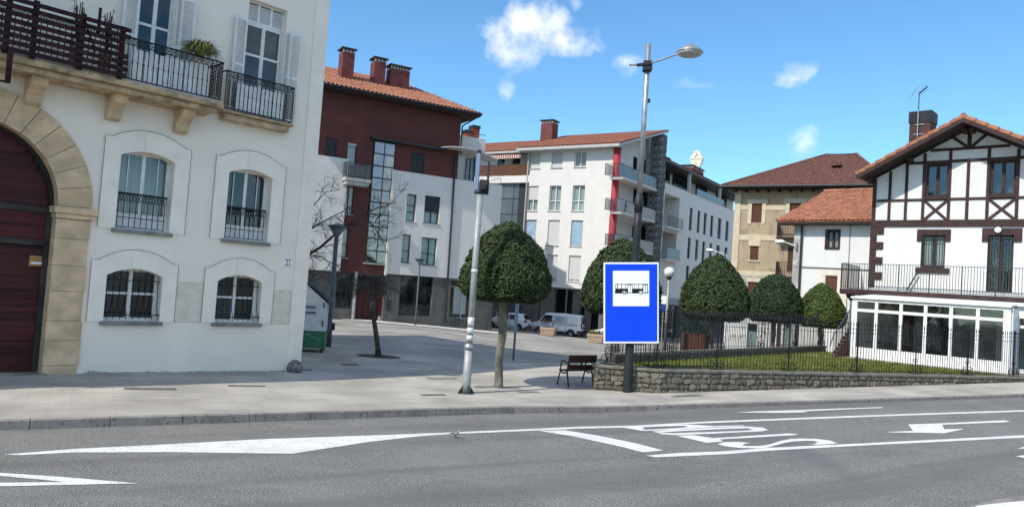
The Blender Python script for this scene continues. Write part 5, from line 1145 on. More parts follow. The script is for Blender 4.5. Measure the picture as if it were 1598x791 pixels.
# ================================================================== CHALET, LOW HOUSE, CONSERVATORY
ZG = 0.95                                         # level of the garden
CHo = atd(1359, 450, 39.5); CH = Frame(CHo.xy, 133.0)
ch = thing('timbered_house', 'bright white chalet house with brown half timbering and orange tiled gable', 'house', (CH.o.x, CH.o.y, 0), CH.rz)
Uc = lambda x, y, o=0: CH.uz(x, y, o)[0]
Zc = lambda x, y, o=0: CH.uz(x, y, o)[1]
x0 = Uc(1362, 320); ua = Uc(1513, 200); x1 = 2 * ua - x0
zband0, zband1 = Zc(1480, 354), Zc(1480, 343)
OV = -1.5                                        # roof overhang towards the camera
uap, zap = CH.uz(1504, 186, OV); ule, zle_ = CH.uz(1336, 276, OV)
slope = (zap - zle_) / (uap - ule); ua = (uap + ua) / 2
zap = zle_ + slope * (ua - ule)
wins_c = [CH.R(1444, 1481, 256, 308), CH.R(1545, 1586, 250, 305)]
za = (wins_c[0][2] + wins_c[1][2]) / 2; zb = (wins_c[0][3] + wins_c[1][3]) / 2; wins_c = [(r[0], r[1], za, zb) for r in wins_c]
low_w = CH.R(1437, 1475, 366, 418); low_d = CH.R(1540, 1581, 366, 456)
zt = zap + .6
cutL = ((ua, 0, zap - .16), Vector((-slope, 0, 1)).normalized()); cutR = ((ua, 0, zap - .16), Vector((slope, 0, 1)).normalized())
wall(ch, 'wall', x0, x1, ZG - .3, zap + .1, wins_c + [low_w, low_d], M['chalet'], 0, .3, cuts=(cutL, cutR))
b = MB(); b.quad((x0, .3, ZG - .3), (x0, 11, ZG - .3), (x0, 11, zle_ + .2), (x0, .3, zle_ + .2)).quad((x1, .3, ZG - .3), (x1, 11, ZG - .3), (x1, 11, zle_ + .2), (x1, .3, zle_ + .2)); b.build('side_wall', M['chalet'], ch)
for r in wins_c:
    window(ch, r, y=.12, fm='timber', fw=.12, nx=2, glass='glass', back='room', name='window')
    a, c, d_, e_ = r; MB().box(a - .10, a, -.05, .1, d_ - .08, e_ + .10).box(c, c + .10, -.05, .1, d_ - .08, e_ + .10).box(a, c, -.05, .1, e_, e_ + .10).box(a - .02, c + .02, -.09, .1, d_ - .1, d_).build('window_casing', M['timber'], ch)
for r, nm in ((low_w, 'window'), (low_d, 'balcony_door')):
    wd_ = window(ch, r, y=.16, fm='timber', fw=.10, nx=2, glass='glass', back='room', name=nm, curtain=(nm == 'window'))
    a, c, d_, e_ = r; b = MB(); n = 9
    for k in range(n + 1): xx = a + (c - a) * k / n; b.bar((xx, .02, d_ + .02), (xx, .02, e_ - .02), .022)
    b.bar((a, .02, e_ - .18), (c, .02, e_ - .18), .03).bar((a, .02, d_ + .12), (c, .02, d_ + .12), .03); b.build('window_grille', M['concrete'] if 0 else M['gutter'], wd_)
a, c, d_, e_ = low_w
MB().box(a - .2, c + .22, -.05, -.001, e_, e_ + .26).box(a - .2, a, -.05, -.001, e_ - .36, e_).box(c, c + .22, -.05, -.001, e_ - .36, e_).build('lintel', M['timber'], ch)
MB().box(a - .2, c + .22, -.09, -.001, d_ - .26, d_).build('sill', M['timber'], ch)
a, c, d_, e_ = low_d
MB().box(a - .24, c + .32, -.05, -.001, e_, e_ + .30).box(a - .24, a, -.05, -.001, e_ - .36, e_).box(c, c + .32, -.05, -.001, e_ - .36, e_).build('lintel', M['timber'], ch)
# timbers
def timber(p, q, wd_=.17, d=.045, off=0.0):
    a, c = CH.uz(*p), CH.uz(*q); return MB().bar((a[0], -d / 2 - .002 - off, a[1]), (c[0], -d / 2 - .002 - off, c[1]), d, wd_, up=(0, 0, 1)).build('timber', M['timber'], ch)
def tb_(xa, xb, za_, zb_, d=.04): return MB().box(xa, xb, -d, -.002, za_, zb_).build('timber', M['timber'], ch)
zm = Zc(1480, 311); zu = Zc(1512, 250.5); zc2 = Zc(1513, 231.5)
roofz = lambda u: zap - .16 - slope * abs(u - ua)
tb_(x0 - .03, x1 + .03, zband0, zband1, .06)
tb_(x0 + .2, x1 - .2, zm - .065, zm + .065, .038)
def half(z): return (zap - .16 - z) / slope
tb_(ua - half(zu) + .1, ua + half(zu) - .1, zu - .07, zu + .07, .038); tb_(ua - half(zc2) + .1, ua + half(zc2) - .1, zc2 - .07, zc2 + .07, .038)
vs_ = [(Uc(1387.5, 330), 0), (Uc(1413.5, 320), 0), (Uc(1440.5, 320), 1), (Uc(1480.5, 320), 2), (Uc(1510, 300), 3), (Uc(1541.5, 300), 2), (Uc(1587.5, 300), 1)]
vs_ += [(2 * ua - v[0], v[1]) for v in vs_[:2]]
tb_(x0 - .02, x0 + .16, zband1 + .001, roofz(x0 + .1), .05); tb_(x1 - .16, x1 + .02, zband1 + .001, roofz(x1 - .1), .05)
for v, kd in vs_:
    topz = roofz(v) - .05 if kd in (0, 1) else (zc2 - .071 if kd == 2 else zu - .071)
    tb_(v - .068, v + .068, zband1 + .001, topz, .046)
tb_(ua - .09, ua + .09, zc2 + .071, roofz(ua) - .1, .046)
timber((1485, 213), (1511, 230.5), .14, .04); timber((1541, 209), (1515, 230.5), .14, .04)
for (xa, xb) in ((vs_[2][0], vs_[3][0]), (vs_[5][0], vs_[6][0])):
    for p, q, d in (((xa + .09, zm - .08), (xb - .09, zband1 + .02), .03), ((xa + .09, zband1 + .02), (xb - .09, zm - .08), .036)):
        MB().bar((p[0], -d / 2 - .002, p[1]), (q[0], -d / 2 - .002, q[1]), d, .13).build('timber', M['timber'], ch)
# quoin blocks
zz = zband0; k = 0; zfl = Zc(1366, 448)
b0 = Uc(1357, 400); 
MB().box(x0 - .04, x0 + .28, -.05, -.001, zfl, zband0 - .002).build('quoin_strip', M['timber'], ch)
hq = (zband0 - zfl) / 8
for k in range(0, 8):
    if k % 2 == 0: MB().box(x0 + .281, x0 + .62, -.05, -.001, zband0 - hq * (k + 1), zband0 - hq * k - .003).build('quoin', M['timber'], ch)
# roof with separate verge tiles
L2 = 11.8; eL, eRr = ule, 2 * ua - ule
tileroof(ch, 'roof_tiles', [(eL, L2, zle_ + .12), (eL, OV + .26, zle_ + .12), (ua, OV + .26, zap + .12), (ua, L2, zap + .12)], M['tileO'], tw=.25, cl=.38, amp=.06, thick=.1)
tileroof(ch, 'roof_tiles', [(eRr, OV + .26, zle_ + .12), (eRr, L2, zle_ + .12), (ua, L2, zap + .12), (ua, OV + .26, zap + .12)], M['tileO'], tw=.25, cl=.38, amp=.06, thick=.1)
sl_len = math.hypot(ua - eL, zap - zle_); nvt = int(sl_len / .52)
vt = MB(); L3 = sl_len / nvt
vt.hexa([(0, 0, 0), (L3 - .012, 0, -.02), (L3 - .012, .30, -.02), (0, .30, 0), (0, 0, .21), (L3 - .012, 0, .16), (L3 - .012, .30, .16), (0, .30, .21)]); vme = vt.mesh('verge_tile', M['tileO'], bevel=.03)
an = math.atan2(zap - zle_, ua - eL)
for k in range(nvt):
    t_ = k * L3
    link('verge_tile', vme, ch, loc=(eL + math.cos(an) * t_, OV - .04 - .012 * (k % 2), zle_ + .07 + math.sin(an) * t_), rot=(0, -an, 0))
    o = link('verge_tile', vme, ch, loc=(eRr - math.cos(an) * t_, OV + .26 - .012 * (k % 2), zle_ + .07 + math.sin(an) * t_), rot=(0, 0, 0)); o.rotation_euler = Matrix.Rotation(an, 3, 'Y').to_4x4().to_euler(); o.matrix_local = Matrix.Translation(o.location) @ Matrix.Rotation(an, 4, 'Y') @ Matrix.Rotation(math.pi, 4, 'Z')
b = MB(); n = 26
for k in range(n): yy = OV + (L2 - OV) * k / n; b.tube([(ua, yy, zap + .21), (ua, yy + .46, zap + .19)], [.13, .11], 8)
b.build('ridge_cap', M['tileO'], ch)
for sg_, e0 in ((1, eL), (-1, eRr)):
    MB().hexa([(e0, OV, zle_ - .02), (ua, OV, zap - .02), (ua, 10.9, zap - .02), (e0, 10.9, zle_ - .02), (e0, OV, zle_ + .02), (ua, OV, zap + .02), (ua, 10.9, zap + .02), (e0, 10.9, zle_ + .02)]).build('soffit_boards', M['soffit'], ch)
    MB().hexa([(e0, OV - .02, zle_ - .13), (ua, OV - .02, zap - .13), (ua, OV + .03, zap - .13), (e0, OV + .03, zle_ - .13), (e0, OV - .02, zle_ + .06), (ua, OV - .02, zap + .06), (ua, OV + .03, zap + .06), (e0, OV + .03, zle_ + .06)]).build('barge_board', M['timber'], ch)
    for f in (.06, .46, .97):
        u_ = e0 + (ua - e0) * f; z_ = zle_ + (zap - zle_) * f - .04
        MB().prism([(u_ - .11, OV + 1.0, z_), (u_ - .11, OV + 1.0, z_ - .14), (u_ - .11, OV + 1.25, z_ - .30), (u_ - .11, 0, z_ - .30), (u_ - .11, 0, z_)], (.22, 0, 0)).build('purlin_end', M['timber'], ch)
# chimney and aerial
cy_ = 1.6; ca_, cb_ = Uc(1419, 200, cy_), Uc(1452, 200, cy_); ctop = Zc(1437, 173, cy_)
cho = MB().box(ca_, cb_, cy_, cy_ + 1.1, zle_, ctop - .62).build('chimney', mat('brown_chimney', (.085, .045, .04), .85, .15, 2), ch)
b = MB()
for k in range(7): zz = ctop - .62 + k * .09; b.box(ca_ - .05, cb_ + .05, cy_ - .05, cy_ + 1.15, zz, zz + .06)
b.box(ca_ + .02, cb_ - .02, cy_ + .02, cy_ + 1.08, ctop - .62, ctop - .02); b.build('chimney_cowl', M['gutter'], cho)
ae = thing('tv_aerial', 'thin television aerial mast fixed to the brown chimney of the chalet', 'aerial', (*CH.w(Uc(1432, 200, cy_ - .12), cy_ - .12, 0).xy, 0), CH.rz)
zb_a, zt_a = Zc(1431, 214, cy_ - .12), Zc(1434, 147, cy_ - .12)
MB().tube([(0, 0, zb_a), (0, 0, ctop)], .03, 6).bar((-.2, .05, zb_a + .15), (.3, .05, zb_a + .15), .03).bar((-.15, .05, ctop - .75), (.3, .05, ctop - .75), .03).build('lower_mast', M['aluminium'], ae)
MB().tube([(0, 0, ctop), (0, 0, zt_a)], .025, 6).build('upper_mast', M['gutter'], ae)
b = MB().bar((-.02, 0, zt_a), (.38, 0, zt_a + .34), .09, .05)
for k in range(5): t_ = k / 4; b.bar((-.5 + t_ * .3, .0, zt_a - .3 + t_ * .6), (-.3 + t_ * .3, 0, zt_a + .1 + t_ * .3), .008)
for k in range(6): t_ = k / 5; b.bar((-.02 + .4 * t_ - .1, 0, zt_a + .34 * t_ + .14), (-.02 + .4 * t_ + .1, 0, zt_a + .34 * t_ - .12), .012)
b.build('aerial_head', M['gutter'], ae)
# round lamp over the door
u_, z_ = CH.uz(1557.5, 359, -.1); lo_ = thing('round_wall_lamp', 'small round white lamp over the barred balcony door of the chalet', 'wall lamp', (*CH.w(u_, -.06, 0).xy, z_), CH.rz)
bm = bmesh.new(); bmesh.ops.create_uvsphere(bm, u_segments=14, v_segments=8, radius=.15)
for v_ in bm.verts: v_.co.y *= .55
me = bpy.data.meshes.new('lamp_cover'); bm.to_mesh(me); bm.free(); me.materials.append(M['globe']); link('lamp_cover', me, lo_, loc=(0, -.06, 0)); MB().tube([(0, .04, 0), (0, -.05, 0)], [.17, .17], 14).build('lamp_base', M['gutter'], lo_)
# ---- conservatory
yC = CH.l(atz(1328, 556.5, ZG)).y; cu0 = CH.l(atz(1328, 556.5, ZG)).x
co = thing('conservatory', 'white framed glass conservatory under the chalet balcony, facing the railings', 'conservatory', (CH.o.x, CH.o.y, 0), CH.rz)
mx_ = [CH.uz(px, 505, yC)[0] for px in (1332, 1366.5, 1405, 1443.5, 1483.5, 1525.5, 1571.5)]
zr0 = (CH.uz(1340, 469, yC)[1] + CH.uz(1550, 483, yC)[1]) / 2; zr1 = zr0 + .34; ztr = (CH.uz(1340, 484, yC)[1] + CH.uz(1555, 498, yC)[1]) / 2
zgl = (CH.uz(1345, 541.5, yC)[1] + CH.uz(1550, 563, yC)[1]) / 2
b = MB(); cw = .13
b.box(mx_[0] - .1, mx_[-1] + .12, yC - .02, yC + .12, zr0 - .02, zr0 + .12)
fo = b.build('head_beam', M['whitewood'], co)
for i, u_ in enumerate(mx_): w2_ = .14 if i in (0, 6) else .07; MB().box(u_ - w2_, u_ + w2_, yC - .01, yC + .11, ZG - .2, zr0 - .021).build('post', M['whitewood'], co)
for i in range(6):
    a, c = mx_[i] + (.14 if i == 0 else .07), mx_[i + 1] - (.14 if i == 5 else .07)
    MB().box(a, c, yC, yC + .10, ztr - .07, ztr + .07).build('transom', M['whitewood'], co)
    MB().box(a, c, yC, yC + .10, ZG - .2, zgl).build('base_panel', M['whitewood'], co)
    MB().quad((a, yC + .05, zgl), (c, yC + .05, zgl), (c, yC + .05, ztr - .07), (a, yC + .05, ztr - .07)).build('pane', M['glassclear'], co)
    MB().quad((a, yC + .05, ztr + .07), (c, yC + .05, ztr + .07), (c, yC + .05, zr0 - .02), (a, yC + .05, zr0 - .02)).build('pane', M['glassclear'], co)
yB = -1.15
b = MB(); b.hexa([(mx_[0] - .15, yC - .12, zr0 + .121), (mx_[-1] + .16, yC - .12, zr0 + .121), (mx_[-1] + .16, -.02, zr0 + .40), (mx_[0] - .15, -.02, zr0 + .40), (mx_[0] - .15, yC - .12, zr0 + .20), (mx_[-1] + .16, yC - .12, zr0 + .20), (mx_[-1] + .16, -.02, zr0 + .48), (mx_[0] - .15, -.02, zr0 + .48)]); b.build('roof_sheet', M['whitewood'], co)
# left end wall, side return to the right with more glazing
b = MB(); b.box(mx_[0] - .14, mx_[0] - .05, yC + .12, 0, ZG - .2, zr0 + .1); b.build('end_wall', M['render2'], co)
ur_ = mx_[-1] + .15
MB().box(ur_ - .01, ur_ + .05, yC + .12, yC + 1.17, ZG - .2, zr0 + .1).build('end_wall', M['whitewood'], co)
b = MB(); b.box(ur_, ur_ + 5, yC + 1.2, yC + 1.3, zr0 - .3, zr0 + .2); b.box(ur_, ur_ + 5, yC + 1.2, yC + 1.3, ZG - .2, ZG + .2); 
for k in range(5): b.box(ur_ + .9 * k, ur_ + .9 * k + .1, yC + 1.18, yC + 1.3, ZG + .2, zr0 - .3)
b.box(ur_, ur_ + 5, yC + 1.19, yC + 1.3, ztr - .3, ztr - .18); b.build('side_glazing_frame', M['whitewood'], co)
MB().quad((ur_, yC + 1.25, ZG + .2), (ur_ + 5, yC + 1.25, ZG + .2), (ur_ + 5, yC + 1.25, zr0 - .3), (ur_, yC + 1.25, zr0 - .3)).build('pane', M['glassdark'], co)
MB().hexa([(ur_ + .02, yC + 1.0, zr0 + .21), (ur_ + 5, yC + 1.0, zr0 + .21), (ur_ + 5, -.02, zr0 + .40), (ur_ + .02, -.02, zr0 + .40), (ur_ + .02, yC + 1.0, zr0 + .29), (ur_ + 5, yC + 1.0, zr0 + .29), (ur_ + 5, -.02, zr0 + .48), (ur_ + .02, -.02, zr0 + .48)]).build('roof_sheet', M['whitewood'], co)
# inside: floor, rear wall openings, bench, boxes
MB().box(mx_[0], ur_ + 5, yC + .15, -.02, ZG - .1, ZG + .02).build('floor', M['sill'], co)
MB().box(mx_[0], ur_ + 5, -.12, -.01, ZG, zr0 + .1).build('inner_wall', mat('conservatory_back_wall', (.62, .60, .52), .95, .3, 1.2, 0), co)
for (a, c, mm, yy, zt2) in ((1340, 1352, 'whitewood', .55, 1.9), (1388, 1402, 'brownwood', .3, 2.2), (1420, 1440, 'shutterdark', .3, 2.1), (1444, 1464, 'shutterdark', .3, 2.1), (1540, 1552, 'whitewood', .4, 2.3), (1556, 1570, 'gutter', .5, 2.2)):
    ua_, ub_ = CH.uz(a, 510, yC + 1.5)[0], CH.uz(c, 510, yC + 1.5)[0]; MB().box(ua_, ub_, -.12 - yy, -.13, ZG + .03, ZG + zt2).build('cupboard', M[mm], co)
MB().box(CH.uz(1352, 530, yC + .8)[0], CH.uz(1390, 530, yC + .8)[0], yC + .6, yC + 1.1, ZG + .72, ZG + .82).build('table_top', M['gutter'], co)
# ---- balcony of the chalet
zB = (Zc(1311, 451, yB) + Zc(1500, 459, yB)) / 2; bl = Uc(1311, 440, yB); br = x1
bo = MB().box(bl, br, yB, -.02, zB - .26, zB).build('balcony_slab', M['timber'], ch)
MB().box(bl, br, yB - .02, yB + .1, zB - .20, zB - .06).build('slab_edge', M['timber'], bo); MB().box(bl + .05, br, yB + .1, -.05, zB + .001, zB + .03).build('balcony_floor', M['concrete'], bo)
HR = Zc(1400, 413, yB) - zB
pts = [(bl + .03, 1.6, zB), (bl + .03, yB + .05, zB)]
n = 7
for k in range(1, n + 1): pts.append((bl + .03 + (br - bl) * k / n, yB + .05, zB))
railing(bo, pts, HR, .13, M['gutter'], parts=False, barw=.02, post=.045, rail=.045)
MB().box(bl, x0 - .0, -.02, 1.7, zB - .26, zB - .02).build('balcony_slab', M['timber'], ch)
for k in range(5): u_ = bl + .3 + k * (br - bl) / 5; MB().hexa([(u_, yB + .1, zB - .36), (u_ + .12, yB + .1, zB - .36), (u_ + .12, -.02, zB - .75), (u_, -.02, zB - .75), (u_, yB + .1, zB - .261), (u_ + .12, yB + .1, zB - .261), (u_ + .12, -.02, zB - .261), (u_, -.02, zB - .261)]).build('balcony_bracket', M['timber'], bo)
rr = random.Random(8)
zs_r = zr0 + .36
for k in range(34):
    u_ = mx_[0] + .3 + (mx_[-1] - mx_[0]) * (k + rr.random() * .6) / 34; hh = rr.uniform(.12, .24); ww = rr.uniform(.08, .2)
    MB().box(u_, u_ + ww, -.35 - rr.uniform(0, .5), -.2, zs_r + .05, zs_r + .05 + hh).build('stored_item', rr.choice([M['whitewood'], M['whitewood'], M['sill'], M['gutter'], M['patch']]), co)
# brace under rail and floor-level struts seen behind it
MB().bar((Uc(1416, 445, -.2), -.2, zB + .15), (Uc(1432, 425, -.2), -.2, Zc(1432, 425, -.2)), .06).bar((Uc(1404, 444, -.2), -.2, zB + .12), (Uc(1424, 446, -.2), -.2, zB + .12), .03).build('drying_rack', M['gutter'], bo)
# ---- low white house
YL = 1.9
lh_ = thing('low_house', 'low white house with orange tiled roof between the beige house and the chalet', 'house', (CH.o.x, CH.o.y, 0), CH.rz)
lx0, lx1 = Uc(1250, 400, YL), x0 + .3; lze = (Zc(1220, 344, YL - .7) + Zc(1350, 344.5, YL - .7)) / 2
lw_ = [CH.R(1289.5, 1309.5, 359.5, 388, YL), CH.R(1287, 1306, 430, 475, YL)]
wall(lh_, 'wall', lx0, lx1, ZG - .8, lze + .2, lw_, M['chalet'], YL, .3)
MB().box(lx0 - .45, lx0, YL - .06, YL + .4, ZG - .8, lze - .02).build('stone_edge', M['greyrender'], lh_)
MB().quad((lx0, YL + .3, ZG - .8), (lx0, YL + 8, ZG - .8), (lx0, YL + 8, lze), (lx0, YL + .3, lze)).build('side_wall', M['beige'], lh_)
window(lh_, lw_[0], y=YL + .12, fm='timber', fw=.10, nx=2, glass='glass', curtain=True)
a, c, d_, e_ = lw_[0]; MB().box(a - .07, a, YL - .03, YL + .1, d_ - .05, e_ + .05).box(c, c + .07, YL - .03, YL + .1, d_ - .05, e_ + .05).box(a, c, YL - .03, YL + .1, e_, e_ + .06).box(a, c, YL - .03, YL + .1, d_ - .06, d_).build('window_casing', M['timber'], lh_)
a, c, d_, e_ = lw_[1]; o = MB().box(a, c, YL + .1, YL + .15, d_, e_).build('door', M['brownwood'], lh_)
for k in range(5): MB().box(a + (c - a) * k / 5 + .01, a + (c - a) * (k + 1) / 5 - .01, YL + .07, YL + .099, d_ + .02, e_ - .02).build('door_plank', M['brownwood'], o)
x0_, x1_, z0_, z1_ = CH.R(1277, 1312, 420, 470, YL)
MB().box(x0_, a - .05, YL - .012, YL - .001, z0_, z1_).box(c + .05, x1_ + .4, YL - .012, YL - .001, z0_, z1_).box(a - .05, c + .05, YL - .012, YL - .001, e_ + .05, z1_).build('bare_cement_patch', M['patch'], lh_)
MB().tube([(Uc(1326, 380, YL), YL - .03, lze), (Uc(1326, 380, YL), YL - .03, ZG)], .015, 5).build('wall_cable', M['gutter'], lh_)
MB().tube([(lx0 + .02, YL - .12, lze - .1), (lx0 + .02, YL - .12, ZG - .3)], .06, 8).build('downpipe', M['gutter'], lh_)
MB().tube([(lx0 - .4, YL - .05, Zc(1245, 416, YL)), (x0, YL - .05, Zc(1350, 421, YL))], .03, 6).build('wall_pipe', M['sill'], lh_)
ylr = YL + 3.4; re0, re1 = Uc(1211, 344, YL - .7), x0 + .05; rt0 = Uc(1286, 299, ylr); zrt = (Zc(1290, 299, ylr) + Zc(1350, 299, ylr)) / 2
tileroof(lh_, 'roof_tiles', [(re0, YL - .7, lze), (re1, YL - .7, lze), (re1, ylr, zrt), (rt0, ylr, zrt)], M['tileO'], tw=.25, cl=.38, amp=.06)
tileroof(lh_, 'roof_tiles', [(re0, 2 * ylr - YL + .7, lze), (re0, YL - .7, lze), (rt0, ylr, zrt)], M['tileO'], tw=.25, cl=.38, amp=.06)
tileroof(lh_, 'roof_tiles', [(re1, 2 * ylr - YL + .7, lze), (re0, 2 * ylr - YL + .7, lze), (rt0, ylr, zrt), (re1, ylr, zrt)], M['tileO'], tw=.25, cl=.38, amp=.06)
MB().box(re0 + .1, re1, YL - .66, YL, lze - .2, lze - .1).build('soffit', M['soffit'], lh_)
MB().tube([(rt0, ylr, zrt + .06), (re1, ylr, zrt + .06)], .12, 8).build('ridge_cap', M['tileO'], lh_)
def arm_lamp(lab, fr, px0, py0, px1, py1, off, grp):
    u0, z0 = fr.uz(px0, py0, off); u1, z1 = fr.uz(px1, py1, off); P_ = fr.w(u1, off, 0)
    t = thing('wall_lamp', lab, 'wall lamp', (P_.x, P_.y, z1), fr.rz, grp); du, dzz = u0 - u1, z0 - z1
    b = MB().tube([(0, 0, 0), (du * .55, 0, dzz * .75), (du * .85, 0, dzz)], .035, 6).bar((0, 0, -.12), (du * .5, 0, dzz * .7), .03).box(-.08, .03, -.06, .06, -.2, .2); b.build('bracket', M['lampshade'], t)
    MB().lathe((du, 0, dzz), [(.02, .17), (.16, .14), (.30, .05), (.33, .0), (.31, -.03)], 14).build('lamp_shade', M['signwhite'], t, smooth=True); MB().lathe((du, 0, dzz), [(.28, -.04), (.2, -.12), (.02, -.16)], 14).build('lens', M['lens'], t, smooth=True)
arm_lamp('white street lamp on a bracket arm at the left edge of the low white house', CH, 1218, 378, 1243, 383.5, YL - .2, 'bracket street lamps')
arm_lamp('white street lamp on a bracket arm at the left corner of the beige house', BG, 1108, 391, 1135, 399, -.2, 'bracket street lamps')
# ---- stairs
stp = thing('brick_stairs', 'red brick steps climbing beside the conservatory to the chalet balcony', 'stairs', (CH.o.x, CH.o.y, 0), CH.rz)
P_ = CH.l(atz(1300, 557, ZG)); sy0 = P_.y; su0, su1 = CH.l(atz(1291, 557, ZG)).x, mx_[0] - .2
for k in range(11):
    z_ = ZG + .165 * k; o = MB().box(su0, su1, sy0 + .27 * k, sy0 + .27 * (k + 1) + .01, ZG - .3, z_ + .105).build('step', M['brick'], stp); MB().box(su0 - .02, su1 + .002, sy0 + .27 * k - .03, sy0 + .27 * (k + 1) + .008, z_ + .106, z_ + .15).build('step_tread', mat('worn_tread', (.34, .26, .22), .9, .25, 5), o)
b = MB(); hz = .95; b.tube([(su0, sy0 - .2, ZG + .5), (su0, sy0 + .2, ZG + hz + .1), (su0 + .1, sy0 + .27 * 11, ZG + hz + .165 * 11 + .1)], .03, 6).tube([(su1 + .04, yC, ZG), (su1 + .04, yC, zr0)], .045, 6)
for k in range(0, 22): q_ = k / 21; b.bar((su0 + .1 * q_, sy0 + .2 + (.27 * 11 - .2) * q_, ZG + .1 + .165 * 11 * q_), (su0 + .1 * q_, sy0 + .2 + (.27 * 11 - .2) * q_, ZG + hz + .1 + .165 * 11 * q_), .018)
b.build('stair_rail', M['polegrey'], stp)


# ================================================================== GARDEN WALL, RAILINGS, LAWN
ZW = ZG + .03
W0, W1 = G(930, 608), G(1027, 613); W2 = G(1598, 595.8); dW = (W2 - W1); dW.z = 0; W3 = W2 + dW.normalized() * 14
A_ = atz(985, 566, ZG); B_ = atz(1289, 548.5, ZG)
lawn = MB()
fr_in = (Vector((-dW.y, dW.x, 0)).normalized()) * .35
lp = [atz(957, 561, ZG), W1 + fr_in, W2 + fr_in, W3 + fr_in, W3 + fr_in * 26, Vector(CH.w(mx_[-1], yC - 0, 0)), Vector(CH.w(mx_[0] - .2, yC - .1, 0)), B_, A_]
lw2 = thing('garden', None, None); lw2['kind'] = 'structure'
pp = [(p.x, p.y, ZG) for p in lp]; MB().prism(pp, (0, 0, -.6)).build('garden_soil', M['grass'], lw2)
pth = [Vector(CH.w(su0 - .9, sy0 - .1, 0)), Vector(CH.w(su0 - 1.0, sy0 - 1.1, 0)), Vector(CH.w(mx_[0] + .5, yC - 1.3, 0)), Vector(CH.w(mx_[-1], yC - .9, 0)), Vector(CH.w(mx_[-1] + 5, yC - .9, 0)), Vector(CH.w(mx_[-1] + 5, -.02, 0)), Vector(CH.w(su1 + 1, -.02, 0)), Vector(CH.w(su0, sy0 + .2, 0))]
MB().prism([(p.x, p.y, ZG + .006) for p in pth], (0, 0, -.5)).build('garden_path', M['pave'], lw2)
# grass blades
gb = MB(); rr = random.Random(2); poly_ = [(p.x, p.y) for p in lp[:4] + lp[5:]]
def inside(x, y, P):
    c_ = False; j = len(P) - 1
    for i in range(len(P)):
        if (P[i][1] > y) != (P[j][1] > y) and x < (P[j][0] - P[i][0]) * (y - P[i][1]) / (P[j][1] - P[i][1]) + P[i][0]: c_ = not c_
        j = i
    return c_
pthp = [(p.x, p.y) for p in pth]
xs_ = [p[0] for p in poly_]; ys_ = [p[1] for p in poly_]; cnt = 0
while cnt < 26000:
    x_, y_ = rr.uniform(min(xs_), max(xs_)), rr.uniform(min(ys_), max(ys_))
    if not inside(x_, y_, poly_) or inside(x_, y_, pthp): cnt += .2; continue
    a = rr.uniform(0, 6.28); h_ = rr.uniform(.04, .11); dx, dy = math.cos(a) * .018, math.sin(a) * .018; tx, ty = rr.uniform(-.04, .04), rr.uniform(-.04, .04)
    i = len(gb.v); gb.v += [(x_ - dx, y_ - dy, ZG), (x_ + dx, y_ + dy, ZG), (x_ + tx, y_ + ty, ZG + h_)]; gb.f.append((i, i + 1, i + 2)); gb.mi.append(0); cnt += 1
me = bpy.data.meshes.new('lawn_grass'); me.from_pydata(gb.v, [], gb.f); me.materials.append(leafmat('grass_blades', (.07, .085, .012), (.20, .215, .04))); tag(link('lawn_grass', me), 'sunlit yellow green lawn behind the iron railings', 'lawn', kind='stuff')
# stone wall: mortar core, individual stones, coping
sw_t = thing('stone_wall', 'low rubble stone wall with flat coping along the pavement below the iron railings', 'wall')
rr = random.Random(21)
stone_me = []
for v in range(12):
    nn_ = rr.choice((5, 6, 6, 7)); ang_ = [2 * math.pi * (i + rr.uniform(-.28, .28)) / nn_ + .4 for i in range(nn_)]; P8 = []
    for a_ in ang_: c_, s2 = math.cos(a_), math.sin(a_); k_ = 1 / max(abs(c_), abs(s2)) * rr.uniform(.84, 1.0); P8.append((.5 * c_ * k_, .5 * s2 * k_))
    q = MB(); n0 = nn_; yb = .5
    back = [(x, .5, z_) for x, z_ in P8]; mid = [(x * .99, -.2, z_ * .99) for x, z_ in P8]; fr3 = [(x * .74 + rr.uniform(-.03, .03), -.46 + rr.uniform(-.08, .08), z_ * .74) for x, z_ in P8]
    q.v = back + mid + fr3
    for i in range(n0): j = (i + 1) % n0; q.f += [(i, j, n0 + j, n0 + i), (n0 + i, n0 + j, 2 * n0 + j, 2 * n0 + i)]; q.mi += [0, 0]
    q.v.append((0, -.5, 0))
    for i in range(n0): q.f.append((2 * n0 + i, 2 * n0 + (i + 1) % n0, 3 * n0)); q.mi.append(0)
    stone_me.append(q.mesh('wall_stone', M['rubble'][v % 4]))
stones = []
